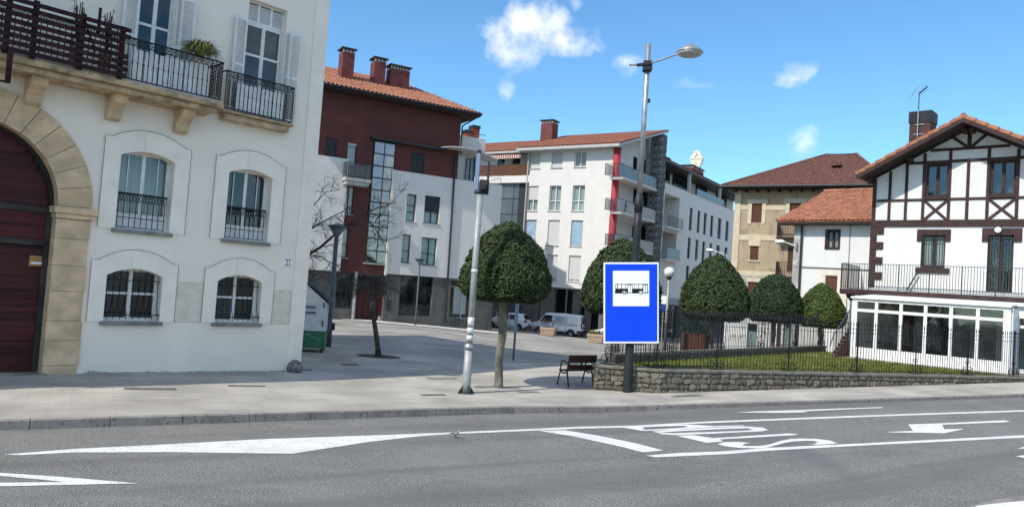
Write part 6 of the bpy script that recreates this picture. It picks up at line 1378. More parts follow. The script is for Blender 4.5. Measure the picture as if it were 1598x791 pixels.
def wall_seg(Pa, Pb, cap=True, zt=ZW, thick=.42, hmin=0):
    d = Pb - Pa; d.z = 0; ln = d.length; d.normalize(); n_in = Vector((-d.y, d.x, 0)); 
    if n_in.y < 0: n_in = -n_in
    b = MB(); k = max(1, int(ln / 1.5))
    for i in range(k):
        p, q = Pa + d * ln * i / k, Pa + d * ln * (i + 1) / k; zb0 = zpave(p.x, p.y) - .35; zb1 = zpave(q.x, q.y) - .35
        b.hexa([(p.x, p.y, zb0), (q.x, q.y, zb1), (*(q + n_in * thick).xy, zb1), (*(p + n_in * thick).xy, zb0), (p.x, p.y, zt - .09), (q.x, q.y, zt - .09), (*(q + n_in * thick).xy, zt - .09), (*(p + n_in * thick).xy, zt - .09)])
    b.build('wall_core', M['mortar'], sw_t)
    k = max(1, int(ln / 1.1))
    for i in range(k):
        p, q = Pa + d * (ln * i / k + .004) - n_in * .06, Pa + d * (ln * (i + 1) / k - .004) - n_in * .06; t2 = thick + .12; z0c = zt - .088 + rr.uniform(-.004, .004)
        MB().hexa([(p.x, p.y, z0c), (q.x, q.y, z0c), (*(q + n_in * t2).xy, z0c), (*(p + n_in * t2).xy, z0c), (p.x, p.y, zt), (q.x, q.y, zt), (*(q + n_in * t2).xy, zt), (*(p + n_in * t2).xy, zt)]).build('coping_stone', M['coping'], sw_t, bevel=.015)
    s_ = 0.0; an_ = math.atan2(d.y, d.x)
    z_ = zt - .10
    row = 0
    while row < 9:
        hrow = rr.uniform(.10, .20); zc = z_ - hrow / 2; s_ = rr.uniform(-.1, 0)
        while s_ < ln:
            l_ = rr.choice((.14, .2, .26, .34, .44)) * rr.uniform(.85, 1.15); p = Pa + d * min(ln - .02, max(.02, s_ + l_ / 2)); hh = hrow * rr.uniform(.8, 1.12)
            if zc - hh * .5 > zpave(p.x, p.y) - .12: stones.append((math.hypot(p.x, p.y), (p.x - n_in.x * .015, p.y - n_in.y * .015, zc + rr.uniform(-.02, .02)), an_, (l_ * 1.0, rr.uniform(.05, .09), hh * 1.02), rr.randrange(12), rr.uniform(-.12, .12)))
            s_ += l_
        z_ -= hrow; row += 1
wall_seg(W0, W1); wall_seg(W1, W3)
dq = (W1 - W0); dq.z = 0; dq.normalize(); qn = Vector((-dq.y, dq.x, 0)); wall_seg(W0 + qn * .44 - dq * .03, W0 - dq * .03, thick=.06)
S_end = W0 + (A_ - W1).normalized() * 4; Wb = atz(948, 556, ZG)
wall_seg(W0 + Vector((.44, .12, 0)), Vector((*(W0 + Vector((1.7, 2.7, 0))).xy, 0)))
stones.sort(key=lambda s: s[0])
for s in stones[:290]: link('wall_stone', stone_me[s[4]], sw_t, loc=s[1], rot=(0, s[5], s[2]), scale=s[3])
bm = bmesh.new(); mats_ = M['rubble']
for s in stones[290:]:
    k0 = len(bm.verts); bm2 = bmesh.new(); bm2.from_mesh(stone_me[s[4]]); mt = Matrix.Translation(s[1]) @ Matrix.Rotation(s[2], 4, 'Z') @ Matrix.Rotation(s[5], 4, 'Y') @ Matrix.Diagonal((*s[3], 1)); bm2.transform(mt)
    for f in bm2.faces: f.material_index = s[4] % 4
    tmp = bpy.data.meshes.new('t'); bm2.to_mesh(tmp); bm2.free(); bm.from_mesh(tmp); bpy.data.meshes.remove(tmp)
me = bpy.data.meshes.new('distant_wall_stones'); bm.to_mesh(me); bm.free()
for m_ in mats_: me.materials.append(m_)
tag(link('distant_wall_stones', me, sw_t), kind='stuff')
# railings
bar_me = MB().tube([(0, 0, .05), (0, 0, 1.78)], [.011, .011], 5).tube([(0, 0, 1.78), (0, 0, 1.84), (0, 0, 1.96)], [.011, .022, .002], 5).mesh('railing_bar', M['iron'])
def scroll(b, c, r0, turns, sx, n=12, start=0.0, th=.012, dirx=Vector((1, 0, 0))):
    pts = []
    for i in range(n + 1):
        t_ = i / n; a = start + turns * 2 * math.pi * t_; r_ = r0 * (1 - .72 * t_); pts.append(Vector(c) + dirx * (sx * r_ * math.cos(a)) + Vector((0, 0, r_ * math.sin(a))))
    b.tube(pts, th, 5)
def iron_fence(name, lab, pts, z0, posts, sp_=.135, hs=.93):
    t = thing(name, lab, 'railings'); b = MB()
    for Pa, Pb in zip(pts[:-1], pts[1:]):
        a = Vector((Pa.x, Pa.y, z0)); c = Vector((Pb.x, Pb.y, z0)); ln = (c - a).length; d = (c - a).normalized()
        for hh in (.10, 1.50 * hs, 1.66 * hs): b.bar(a + Vector((0, 0, hh)), c + Vector((0, 0, hh)), .03, .014)
        n = int(ln / sp_)
        for k in range(n): p = a + d * (k + .5) * ln / n; link('railing_bar', bar_me, t, loc=p, scale=(1, 1, hs))
    b.build('rail', M['iron'], t)
    for P_, d in posts:
        b = MB(); p = Vector((P_.x, P_.y, z0)); b.bar(p - Vector((0, 0, .03)), p + Vector((0, 0, 1.8 * hs)), .034).tube([p + Vector((0, 0, 1.8 * hs)), p + Vector((0, 0, 1.88 * hs)), p + Vector((0, 0, 2.02 * hs))], [.02, .04, .003], 6)
        for sx in (1, -1):
            scroll(b, p + d * sx * .17 + Vector((0, 0, .17)), .15, 1.35, -sx, 16, 1.2, .013, d); scroll(b, p + d * sx * .07 + Vector((0, 0, .50)), .085, 1.2, -sx, 12, -1.4, .011, d)
            b.tube([p + d * sx * .03 + Vector((0, 0, .02)), p + d * sx * .30 + Vector((0, 0, .03)), p + d * sx * .33 + Vector((0, 0, .14))], .013, 5)
        b.build('railing_post', M['iron'], t)
    return t
cin = fr_in.normalized() * .2
dN = dW.normalized()
def onwall(px): # world point on the long wall's centre line seen at this column
    lo_, hi_ = -6.0, 40.0
    for _ in range(50):
        m_ = (lo_ + hi_) / 2; q = W1 + cin + dN * m_; q = Vector((q.x, q.y, ZW)); v = RM.transposed() @ (q - CAM); x_ = 799 + FPX * v.x / v.y
        if x_ < px: lo_ = m_
        else: hi_ = m_
    return q
C0 = W0 + Vector((.42, .25, 0)); C1 = W1 + cin
dC = (C1 - C0); dC.z = 0; dC.normalize()
posts = [(C0, dC), (C1, dN)] + [(onwall(px), dN) for px in (1117, 1230, 1336, 1428, 1509, 1581)]
lastp = posts[-1][0]; posts += [(lastp + dN * 3.3 * k, dN) for k in (1, 2, 3)]
iron_fence('front_railings', 'black wrought iron railings with scrolls standing on the stone wall along the pavement', [C0, C1, W1 + cin + dN * (W3 - W1).length], ZW, posts)
# rear boundary: low wall with railings
rw = thing('low_garden_wall', 'low dark mossy wall along the far side of the lawn', 'wall')
dR = (B_ - A_); dR.z = 0; lR = dR.length; dR.normalize(); nR = Vector((-dR.y, dR.x, 0))
Ra = A_ - dR * 1.0
k = 14
for i in range(k):
    p, q = Ra + dR * (lR + 1) * i / k, Ra + dR * ((lR + 1) * (i + 1) / k - .004); zt_ = ZG + .30
    MB().hexa([(p.x, p.y, -.4), (q.x, q.y, -.4), (*(q + nR * .35).xy, -.4), (*(p + nR * .35).xy, -.4), (p.x, p.y, zt_ - .08), (q.x, q.y, zt_ - .08), (*(q + nR * .35).xy, zt_ - .08), (*(p + nR * .35).xy, zt_ - .08)]).build('wall_block', M['mortar'], rw)
    MB().hexa([(*(p - nR * .04).xy, zt_ - .079), (*(q - nR * .04).xy, zt_ - .079), (*(q + nR * .39).xy, zt_ - .079), (*(p + nR * .39).xy, zt_ - .079), (*(p - nR * .04).xy, zt_), (*(q - nR * .04).xy, zt_), (*(q + nR * .39).xy, zt_), (*(p + nR * .39).xy, zt_)]).build('coping_stone', M['coping'], rw)
Rb = Ra + nR * .17; Re = B_ + nR * .17
iron_fence('rear_railings', 'black iron railings on the low wall at the far side of the lawn', [C0, Rb, Re], ZG + .30, [(Rb + (Re - Rb) * f, dR) for f in (0, .2, .4, .6, .8, 1)], .16, .78)

# ================================================================== TREES
PROF = [(0, .74), (.07, .93), (.2, 1), (.35, .97), (.5, .885), (.62, .775), (.74, .63), (.84, .47), (.92, .30), (.97, .16), (1, .02)]
def prof(h, P=PROF):
    for (a, ra), (c, rc) in zip(P[:-1], P[1:]):
        if h <= c: return ra + (rc - ra) * (h - a) / (c - a)
    return 0
def crown_meshes(R_, H_, n, leaf, seed, lm):
    rr_ = random.Random(seed); from mathutils import noise
    b = MB(); segs = 22; rings = 14
    for j in range(rings + 1):
        for i in range(segs):
            h = j / rings; a = 2 * math.pi * i / segs; r_ = R_ * prof(h) * .9; p = Vector((r_ * math.cos(a), r_ * math.sin(a), H_ * (.03 + h * .93)))
            f_ = 1 + .10 * noise.noise(p * 1.6 + Vector((seed, 0, 0))); b.v.append((p.x * f_, p.y * f_, p.z))
    for j in range(rings):
        for i in range(segs): b.f.append((j * segs + i, j * segs + (i + 1) % segs, (j + 1) * segs + (i + 1) % segs, (j + 1) * segs + i)); b.mi.append(0)
    b.f.append(tuple(reversed(range(segs)))); b.mi.append(0)
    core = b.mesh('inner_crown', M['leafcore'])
    L_ = MB(); k = 0
    while k < n:
        h = rr_.random() ** 0.9; 
        if rr_.random() < .10: h = 0; r_ = R_ * .74 * math.sqrt(rr_.random())
        else:
            if rr_.random() > prof(h) + .1: continue
            r_ = R_ * prof(h)
        a = rr_.uniform(0, 2 * math.pi); p = Vector((r_ * math.cos(a), r_ * math.sin(a), H_ * h))
        cl = noise.noise(p * 2.3 + Vector((seed * 3, 0, 5))) + .5 * noise.noise(p * 6 + Vector((0, seed, 0)))
        out_ = Vector((math.cos(a), math.sin(a), .25 + .6 * h)).normalized() if h > 0 else Vector((0, 0, -1))
        if cl < -.40 and rr_.random() < .7: continue
        p += out_ * (cl * .06 * R_ / 1.3 + rr_.uniform(-.09, .02)); 
        if rr_.random() < .012: p += out_ * rr_.uniform(.03, .10)
        nrm = (out_ + Vector((rr_.uniform(-.9, .9), rr_.uniform(-.9, .9), rr_.uniform(-.6, .9)))).normalized(); t_ = nrm.cross(Vector((rr_.uniform(-1, 1), rr_.uniform(-1, 1), rr_.uniform(-1, 1)))).normalized(); s_ = nrm.cross(t_)
        l_ = leaf * rr_.uniform(.7, 1.25); w_ = l_ * .42
        i = len(L_.v); L_.v += [tuple(p - t_ * l_ * .5), tuple(p + s_ * w_ * .5 + nrm * .006), tuple(p + t_ * l_ * .5), tuple(p - s_ * w_ * .5 + nrm * .006)]; L_.f.append((i, i + 1, i + 2, i + 3)); L_.mi.append(0); k += 1
    me = bpy.data.meshes.new('crown_leaves'); me.from_pydata(L_.v, [], L_.f); me.materials.append(lm); return core, me
def cone_tree(lab, base, R_, H_, zc, meshes, trunk_r=.12, rot_=0.0, knob=False):
    t = thing('clipped_tree', lab, 'tree', base, 0, 'evergreen trees clipped to cones'); core, lv = meshes; d0 = core['dims'] if 'dims' in core else None
    h0 = zc - base.z; rr_ = random.Random(int(base.x * 100)); b = MB()
    pts = [Vector((0, 0, -.1)), Vector((.02, 0, .1)), Vector((-.03, .01, h0 * .35)), Vector((.03, 0, h0 * .6)), Vector((-.02, 0, h0 * .85)), Vector((0, 0, h0 + .5)), Vector((0, 0, h0 + H_ * .6))]
    b.tube(pts, [trunk_r * 1.35, trunk_r * 1.05, trunk_r * .9, trunk_r * .98, trunk_r * 1.15, trunk_r * .9, trunk_r * .4], 10)
    for a in range(6):
        an_ = a * 1.05 + .3; b.tube([(0, 0, h0 - .1), (math.cos(an_) * R_ * .3, math.sin(an_) * R_ * .3, h0 + .25), (math.cos(an_) * R_ * .7, math.sin(an_) * R_ * .7, h0 + .8)], [.06, .045, .02], 6)
    if knob: b.tube([(0, 0, h0 - .55), (-.16, 0, h0 - .38), (-.22, 0, h0 - .30)], [.09, .07, .05], 7).tube([(.0, 0, h0 - .55), (.14, .02, h0 - .36)], [.09, .07], 7)
    b.build('trunk', M['bark'], t, smooth=True)
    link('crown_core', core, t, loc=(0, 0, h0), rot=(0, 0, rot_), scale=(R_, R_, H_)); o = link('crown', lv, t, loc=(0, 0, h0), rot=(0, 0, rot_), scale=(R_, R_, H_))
    return t
def unit(n, leaf, seed, lm, R_, H_):
    c, l_ = crown_meshes(R_, H_, n, leaf, seed, lm)
    for me in (c, l_): me.transform(Matrix.Diagonal((1 / R_, 1 / R_, 1 / H_, 1)))
    return c, l_
cA = unit(26000, .095, 1, M['leafA'], 1.35, 2.3); cB = unit(17000, .12, 2, M['leafA'], 1.5, 2.6); cC = unit(13000, .12, 3, M['leafB'], 1.5, 2.4); cD = unit(11000, .12, 4, M['leafC'], 1.4, 2.2)
def zat(P, px, py): r = ray(px, py); return CAMH + r.z * (P.y / r.y)
def xat(d, px, py): return atd(px, py, d).x
P = G(777, 604.5)
def put_tree(lab, base, xl, xr, yt, yb, ms, **kw):
    d = base.y; R_ = (xat(d, xr, (yt + yb) / 2) - xat(d, xl, (yt + yb) / 2)) / 2; z1 = zat(base, (xl + xr) / 2, yt); z0 = zat(base, (xl + xr) / 2, yb)
    return cone_tree(lab, base, R_ / .99, z1 - z0, z0, ms, **kw)
put_tree('clipped dome tree with pale knobbly trunk beside the silver camera pole', P, 717, 859, 346, 469, cA, trunk_r=.125, knob=True)
def backbase(px, d): p = atd(px, 500, d); return Vector((p.x, p.y, zpave(p.x, p.y)))
put_tree('clipped conical tree partly hidden behind the blue bus stop sign', backbase(966, 33.5), 903, 1026, 371, 489, cB, rot_=1.0)
put_tree('tallest clipped conical tree standing behind the railings right of the globe lamp', backbase(1113, 35), 1058, 1164, 397, 498, cB, rot_=2.2)
put_tree('dark green clipped conical tree in front of the beige house', backbase(1208, 40), 1165, 1252, 425, 502, cC)
put_tree('bright green clipped conical tree in front of the low white house beside the steps', backbase(1281, 39.6), 1244, 1318, 441, 510, cD)

def branch(b, p, d, r, ln, depth, rr_, spread=.6, up=.15, minr=.007, n=4):
    pts = [p]; q = p.copy(); dd = d.copy()
    for k in range(n): dd = (dd + Vector((rr_.uniform(-1, 1), rr_.uniform(-1, 1), rr_.uniform(-1, 1) + up)) * .16).normalized(); q = q + dd * ln / n; pts.append(q.copy())
    b.tube(pts, [max(minr, r * (1 - .45 * k / n)) for k in range(n + 1)], 5 if r > .03 else 3, cap=False)
    if depth <= 0: return
    for k in range(rr_.choice((3, 4))):
        i = rr_.randint(1, n); nd = (dd + Vector((rr_.uniform(-1, 1), rr_.uniform(-1, 1), rr_.uniform(-1, 1))) * spread * 1.6).normalized()
        branch(b, pts[i], nd, r * .55, ln * rr_.uniform(.5, .8), depth - 1, rr_, spread, up, minr, n)
rr = random.Random(12)
D_ = 35.0; tb0 = backbase(440, D_)
t = thing('bare_tree', 'bare winter tree spreading dark twigs out from behind the white house', 'tree', tb0)
b = MB(); loc_ = lambda px, py, dd=0: atd(px, py, D_ + dd) - tb0
b.tube([(0, 0, -.1), (.05, 0, 1.4), loc_(447, 420)], [.2, .16, .13], 8)
limbs = [[(447, 420), (480, 398), (500, 386), (520, 368), (543, 350), (566, 335), (590, 324), (618, 316)], [(447, 420), (470, 372), (492, 352), (512, 342), (535, 330), (552, 318)], [(447, 420), (468, 350), (488, 322), (508, 300), (530, 296)], [(480, 398), (503, 402), (520, 412), (530, 428)], [(447, 420), (476, 425), (500, 430), (515, 440)],
         [(566, 335), (580, 350), (592, 366), (600, 384)], [(543, 350), (562, 352), (578, 346), (600, 352)]]
for li, lm in enumerate(limbs):
    pts = [loc_(x, y, (li % 3 - 1) * .4 * k / len(lm)) for k, (x, y) in enumerate(lm)]; r0 = (.085, .055, .05, .035, .035, .03, .03)[li]; b.tube(pts, [max(.014, r0 * (1 - .8 * k / (len(pts) - 1))) for k in range(len(pts))], 6)
    for k in range(1, len(pts)):
        for q in range(3):
            d = (pts[k] - pts[k - 1]).normalized(); nd = (d * .5 + Vector((rr.uniform(-1, 1), rr.uniform(-.6, .6), rr.uniform(-1, 1)))).normalized()
            branch(b, pts[k] + (pts[k - 1] - pts[k]) * rr.random(), nd, .018, rr.uniform(.5, 1.05), 2, rr, .6, .05, .0042)
b.build('branches', M['barkdark'], t)
P = G(590.5, 556); t = thing('bare_tree', 'small leaning bare tree in the shaded paving in front of the maroon door', 'tree', P)
D_ = P.y; loc_ = lambda px, py, dd=0: atd(px, py, D_ + dd) - P
b = MB(); tr = [(590.5, 557), (590, 545), (587.5, 525), (585, 508), (582, 490), (580.5, 472), (580, 462)]
b.tube([loc_(*q) for q in tr], [.14, .105, .095, .09, .085, .10, .075], 9); b.build('trunk', M['barkdark'], t, smooth=True)
MB().tube([loc_(581, 482), loc_(580.3, 471)], [.088, .105], 9).build('pale_cut_band', M['bark'], t)
b = MB(); top = loc_(580, 464)
for k in range(17):
    a = k * 2 * math.pi / 17 + rr.uniform(-.2, .2); hx, hy = math.cos(a), math.sin(a) ; R1 = rr.uniform(.35, .8); up_ = rr.uniform(.45, .95)
    pts = [top, top + Vector((hx * R1 * .3, hy * R1 * .3, up_ * .7)), top + Vector((hx * R1 * .75, hy * R1 * .75, up_)), top + Vector((hx * R1 * 1.15, hy * R1 * 1.15, up_ * .55)), top + Vector((hx * R1 * 1.3, hy * R1 * 1.3, up_ * .05 - .1))]
    b.tube(pts, [.035, .025, .018, .012, .008], 4)
    for q in range(5): branch(b, pts[rr.randint(1, 3)], (Vector((hx, hy, rr.uniform(-.9, .3))) + Vector((rr.uniform(-.7, .7), rr.uniform(-.7, .7), 0))).normalized(), .013, rr.uniform(.3, .6), 1, rr, .5, -.3, .006)
b.build('branches', M['barkdark'], t)
tg = MB(); c_ = P; tg.prism([(c_.x + math.cos(a) * .85, c_.y + math.sin(a) * .6, c_.z + .006) for a in [i * math.pi / 8 for i in range(16)]], (0, 0, .01)); o = tg.build('tree_pit', M['soil']); tag(o, 'oval of bare soil round the foot of the small leaning bare tree', 'tree pit')

# ================================================================== STREET FURNITURE
def T(P): return lambda px, py: zat(P, px, py) - P.z
# camera pole
P = G(727, 613); z = T(P); t = thing('camera_pole', 'pale galvanised pole with a black camera box and blue grey panel on top', 'pole', P)
zc_ = z(731, 541); zt_ = z(746.5, 304)
MB().lathe((0, 0, 0), [(.125, 0), (.12, .3), (.115, zc_)], 18).build('lower_tube', M['polewhite'], t, smooth=True)
MB().lathe((0, 0, 0), [(.15, zc_ - .05), (.155, zc_), (.12, zc_ + .08), (.09, zc_ + .1)], 18).build('collar', M['aluminium'], t, smooth=True)
MB().lathe((0, 0, 0), [(.09, zc_ + .08), (.085, zt_)], 18).build('upper_tube', M['polewhite'], t, smooth=True)
b = MB()
for k in range(4): a = k * math.pi / 2 + .5; b.prism([(math.cos(a) * .11, math.sin(a) * .11, .22), (math.cos(a) * .26, math.sin(a) * .26, .0), (math.cos(a) * .11, math.sin(a) * .11, 0)], (-math.sin(a) * .03, math.cos(a) * .03, 0))
b.box(-.2, .2, -.2, .2, 0, .02); b.build('base_plate', M['gutter'], t)
for (pa, pb) in ((495, 508), (511, 520), (523, 531), (420, 425)): MB().lathe((0, 0, 0), [(.0925, z(735, pb)), (.0925, z(735, pa))], 18).build('sticker', M['sticker'], t, smooth=True)
bz0, bz1 = z(745, 299), z(741, 240); 
MB().box(-.17, -.06, -.10, .14, z(742, 297), z(740, 240)).build('antenna_panel', mat('blue_grey_panel', (.22, .30, .42), .5, .08), t, bevel=.01)
MB().lathe((-.11, 0, z(740, 240)), [(.06, 0), (.06, .10), (.03, .12)], 10).build('sensor', M['gutter'], t)
MB().box(-.04, .23, -.12, .16, z(752, 300), z(752, 281)).box(.0, .17, -.24, -.121, z(752, 297), z(752, 287)).build('camera_box', M['trimblack'], t, bevel=.02)
MB().box(.16, .22, -.02, .05, z(757, 281), z(757, 252)).build('side_bar', M['gutter'], t); MB().bar((-.17, 0, z(745, 301)), (.23, 0, z(745, 301)), .07).tube([(0, 0, zt_), (0, 0, z(745, 299))], .035, 8).build('bracket', M['gutter'], t)
# lamp pole
P = G(978.5, 611.5); z = T(P); t = thing('street_lamp', 'tall street lamp with black lower tube, silver upper tube and round lantern arm', 'street lamp', P)
zk = z(990, 320); ztop = z(1008, 68)
MB().lathe((0, 0, 0), [(.14, 0), (.135, .05), (.128, 1), (.118, zk - .8), (.115, zk)], 20).build('lower_tube', M['poleblack'], t, smooth=True)
MB().lathe((0, 0, 0), [(.115, zk - .25), (.135, zk - .05), (.16, zk + .02), (.15, zk + .07), (.11, zk + .32), (.085, zk + .36)], 20).build('collar', M['poleblack'], t, smooth=True)
MB().lathe((0, 0, 0), [(.082, zk + .3), (.078, ztop), (.02, ztop + .01)], 20).build('upper_tube', M['aluminium'], t, smooth=True)
MB().lathe((0, 0, 0), [(.122, z(988, 410) - .02), (.128, z(988, 410)), (.122, z(988, 410) + .03)], 20).build('joint_ring', M['gutter'], t)
za = z(1004, 101); ex = xat(P.y, 1062, 85) - P.x; ez = zat(P, 1062, 85) - P.z; sx = xat(P.y, 981, 104) - P.x; sz = zat(P, 981, 104) - P.z
MB().tube([(sx, -.14, sz), (0, -.14, za - .02), (ex, -.14, ez)], .03, 8).build('arm', M['aluminium'], t); MB().box(-.13, .13, -.16, .13, za - .22, za + .10).bar((-.36, -.14, za - .08), (.1, -.14, za), .09).build('arm_clamp', M['trimblack'], t, bevel=.02)
hx = xat(P.y, 1075, 84) - P.x; hz_ = zat(P, 1075, 86) - P.z
hd = MB().lathe((hx, -.14, hz_), [(.39, 0), (.41, .03), (.38, .07), (.30, .16), (.17, .235), (.15, .25), (.10, .28), (.02, .285)], 28).build('lantern', M['lampshade'], t, smooth=True); MB().lathe((hx, -.14, hz_), [(.385, -.001), (.34, -.05), (.2, -.09), (.02, -.10)], 28).build('lens', M['lens'], hd, smooth=True)
MB().box(.08, .15, -.03, .03, z(1005, 160), z(1005, 154)).build('hook', M['gutter'], t)
# bus stop sign clamped to the lamp pole
zs_c = zat(P, 985, 472.5); Dp = P.y - .26; ctr = atd(985, 472.5, Dp); sgn = thing('bus_stop_sign', 'large blue bus stop sign with a white square and black bus on the lamp pole', 'sign', ctr)
sgn.rotation_euler = (RM @ Matrix(((1, 0, 0), (0, 1, 0), (0, 0, 1)))).to_euler()
W_ = 86 * Dp / FPX; H_ = 126 * Dp / FPX; pxm = Dp / FPX
def R4(bx0, bx1, by0, by1, y0, y1): # picture coordinates from the sign centre, y down
    return MB().box(bx0 * pxm, bx1 * pxm, y0, y1, -by1 * pxm, -by0 * pxm)
R4(-43, 43, -63, 63, -.0, .03).build('sign_plate', M['signwhite'], sgn, bevel=.006)
R4(-40.6, 40.6, -60.4, 60.0, -.006, -.0015).build('blue_field', M['blue'], sgn)
pan = R4(-28.5, 28.0, -50, 5, -.010, -.0065).build('white_square', M['signwhite'], sgn)
bus = MB(); SC = 1 / 6.09
def bpx(x, y): return ((x - 274) * SC, (y - 380) * SC)     # from the enlarged sign (548 x 791 for 90 x 130 px)
def BB(x0, x1, y0, y1, mm, off, name, par):
    a, c = bpx(x0, y0), bpx(x1, y1); return R4(a[0], c[0], a[1] , c[1], off - .002, off).build(name, M[mm], par)
body = BB(122, 432, 200, 290, 'signblack', -.0105, 'bus_body', pan); BB(118, 438, 268, 284, 'signblack', -.0104, 'bus_bumper', pan)
for (a, c, d_, e_) in ((127, 138, 207, 244), (146, 180, 207, 244), (187, 221, 207, 244), (226, 239, 207, 244), (286, 305, 207, 244), (309, 342, 207, 244), (347, 381, 207, 244), (244, 262, 212, 285), (267, 281, 212, 285), (389, 404, 212, 283), (410, 426, 212, 283)): BB(a, c, d_, e_, 'signwhite', -.0128, 'bus_window', pan)
for (cx_, rr_) in ((208, 1), (364, 2)):
    q = bpx(cx_, 283)
    for r_, mm, o_ in ((20, 'signwhite', -.0131), (17, 'signblack', -.0134), (8 if rr_ == 1 else 10, 'signwhite', -.0137)):
        MB().prism([((q[0] + r_ * SC * math.cos(i * math.pi / 12)) * pxm, o_, -(q[1] + r_ * SC * math.sin(i * math.pi / 12)) * pxm) for i in range(24)], (0, .0008, 0)).build('bus_wheel', M[mm], pan)
MB().box(-.45, .45, .03, .06, .55, .63).box(-.45, .45, .03, .06, -.75, -.67).box(-.17, .13, .06, .42, .56, .62).box(-.17, .13, .06, .42, -.74, -.68).build('clamp', M['aluminium'], sgn)
# small square lamps of the square
def plaza_lamp(lab, P, ptop, hw, grp, pr=.06):
    z = T(P); t = thing('square_lamp', lab, 'street lamp', P, 0, grp); h = z(*ptop); s_ = hw
    MB().lathe((0, 0, 0), [(pr * 1.3, 0), (pr * 1.2, .8), (pr, .85), (pr * .8, h - s_ * 1.5)], 14).build('pole', M['polegrey'], t, smooth=True)
    MB().lathe((0, 0, h), [(.03, -s_ * 1.6), (s_ * .25, -s_ * 1.45), (s_ * .95, -s_ * .45)], 16).build('lantern_glass', mat('dusky_lamp_glass', (.13, .135, .14), .3, .1), t, smooth=True); MB().lathe((0, 0, h), [(s_ * .95, -s_ * .47), (s_ * 1.12, -s_ * .40), (s_ * .95, -s_ * .20), (s_ * .5, -.03), (.02, 0)], 18).build('lantern_hood', M['polegrey'], t, smooth=True)
    MB().box(pr * 1.1, pr * 1.1 + .1, -.06, .06, .7, 1.0).build('service_box', M['trimblack'], t)
plaza_lamp('larger dark lamp post beside the white kiosk at the house corner', G(511.5, 541), (525, 349), .37, 'pole lamps with tapered lanterns', .11)
plaza_lamp('small dark lamp post in front of the grey shop window', G(648, 507), (655.5, 402), .33, 'pole lamps with tapered lanterns')
P = backbase(1040, 36.5); z = T(P); t = thing('globe_lamp', 'slim white lamp post with an opal globe right of the bus sign', 'street lamp', P)
h = z(1047, 425); MB().lathe((0, 0, 0), [(.08, 0), (.07, h * .4), (.05, h - .2)], 12).build('pole', M['polewhite'], t, smooth=True); bm = bmesh.new(); bmesh.ops.create_uvsphere(bm, u_segments=20, v_segments=12, radius=.26); me = bpy.data.meshes.new('globe'); bm.to_mesh(me); bm.free(); me.materials.append(M['globe']); me.polygons.foreach_set('use_smooth', [True] * len(me.polygons)); link('globe', me, t, loc=(0, 0, h)); MB().lathe((0, 0, h), [(.05, -.36), (.12, -.32), (.14, -.22)], 12).build('globe_collar', M['gutter'], t)
# flat sign post behind the clipped tree
P = G(801, 562); z = T(P); t = thing('sign_post', 'narrow blue grey post behind the trunk of the clipped tree', 'post', P)
MB().box(-.045, .045, -.03, .03, 0, z(803, 518)).build('lower_post', M['polegrey'], t); MB().box(-.065, .065, -.03, .03, z(803, 518), z(806, 455)).build('upper_post', mat('pale_blue_post', (.20, .24, .30), .5, .1), t)
# parking sign by the globe lamp
P = backbase(1034, 42); z = T(P); t = thing('small_sign', 'small blue and white sign on a post right of the bus sign', 'sign', P); MB().tube([(0, 0, 0), (0, 0, z(1034, 462))], .03, 6).build('post', M['polewhite'], t); MB().box(-.3, .25, -.05, -.03, z(1034, 474), z(1034, 461)).build('white_plate', M['signwhite'], t); MB().box(-.3, .25, -.05, -.03, z(1034, 486), z(1034, 475)).build('blue_plate', mat('dull_blue_plate', (.03, .06, .25), .5, .1), t)
# kiosk
Kc = G(505, 551); kf = Frame(Kc.xy, 80.0); zk0 = Kc.z; kz = lambda px, py: kf.uz(px, py)[1]
kt = thing('kiosk', 'small white boarded kiosk with a green base and pitched roof behind the house corner', 'kiosk', (kf.o.x, kf.o.y, 0), kf.rz)
kw_ = 1.75; ke = kz(500, 473); kg = kz(500, 517); ka = kz(468, 436)
MB().box(-kw_, 0, 0, 1.3, zk0 + .16, kg).build('green_base', M['green'], kt, bevel=.01)
for xx in (-kw_ + .05, -.15): MB().box(xx, xx + .1, .05, .15, zk0 - .05, zk0 + .16).box(xx, xx + .1, 1.1, 1.2, zk0 - .05, zk0 + .16).build('foot', M['gutter'], kt)
n = 9; hh = (ke - kg) / n
for k in range(n): MB().box(-kw_ + .02, -.02, .02, 1.28, kg + hh * k + .006, kg + hh * (k + 1)).build('board', M['kiosk'], kt)
MB().box(-kw_ + .06, -.06, .06, 1.2, kg, ke).build('inner_core', M['kiosk'], kt)
MB().prism([(-kw_, .03, ke + .002), (0, .03, ke + .002), (-kw_ / 2 - .05, .03, ka - .08)], (0, 1.2, 0)).build('gable', M['whitewood'], kt)
MB().hexa([(-kw_ / 2 - .05, -.03, ka - .04), (.2, -.03, ke - .03), (.2, 1.4, ke - .03), (-kw_ / 2 - .05, 1.4, ka - .04), (-kw_ / 2 - .05, -.03, ka), (.2, -.03, ke + .01), (.2, 1.4, ke + .01), (-kw_ / 2 - .05, 1.4, ka)]).hexa([(-kw_ - .2, -.03, ke - .03), (-kw_ / 2 - .05, -.03, ka - .04), (-kw_ / 2 - .05, 1.4, ka - .04), (-kw_ - .2, 1.4, ke - .03), (-kw_ - .2, -.03, ke + .01), (-kw_ / 2 - .05, -.03, ka), (-kw_ / 2 - .05, 1.4, ka), (-kw_ - .2, 1.4, ke + .01)]).build('roof', M['gutter'], kt)
for zz in (.62, .82): MB().box(-.78, -.42, -.03, .0, kg + (ke - kg) * zz, kg + (ke - kg) * zz + .05).build('handle', M['gutter'], kt)
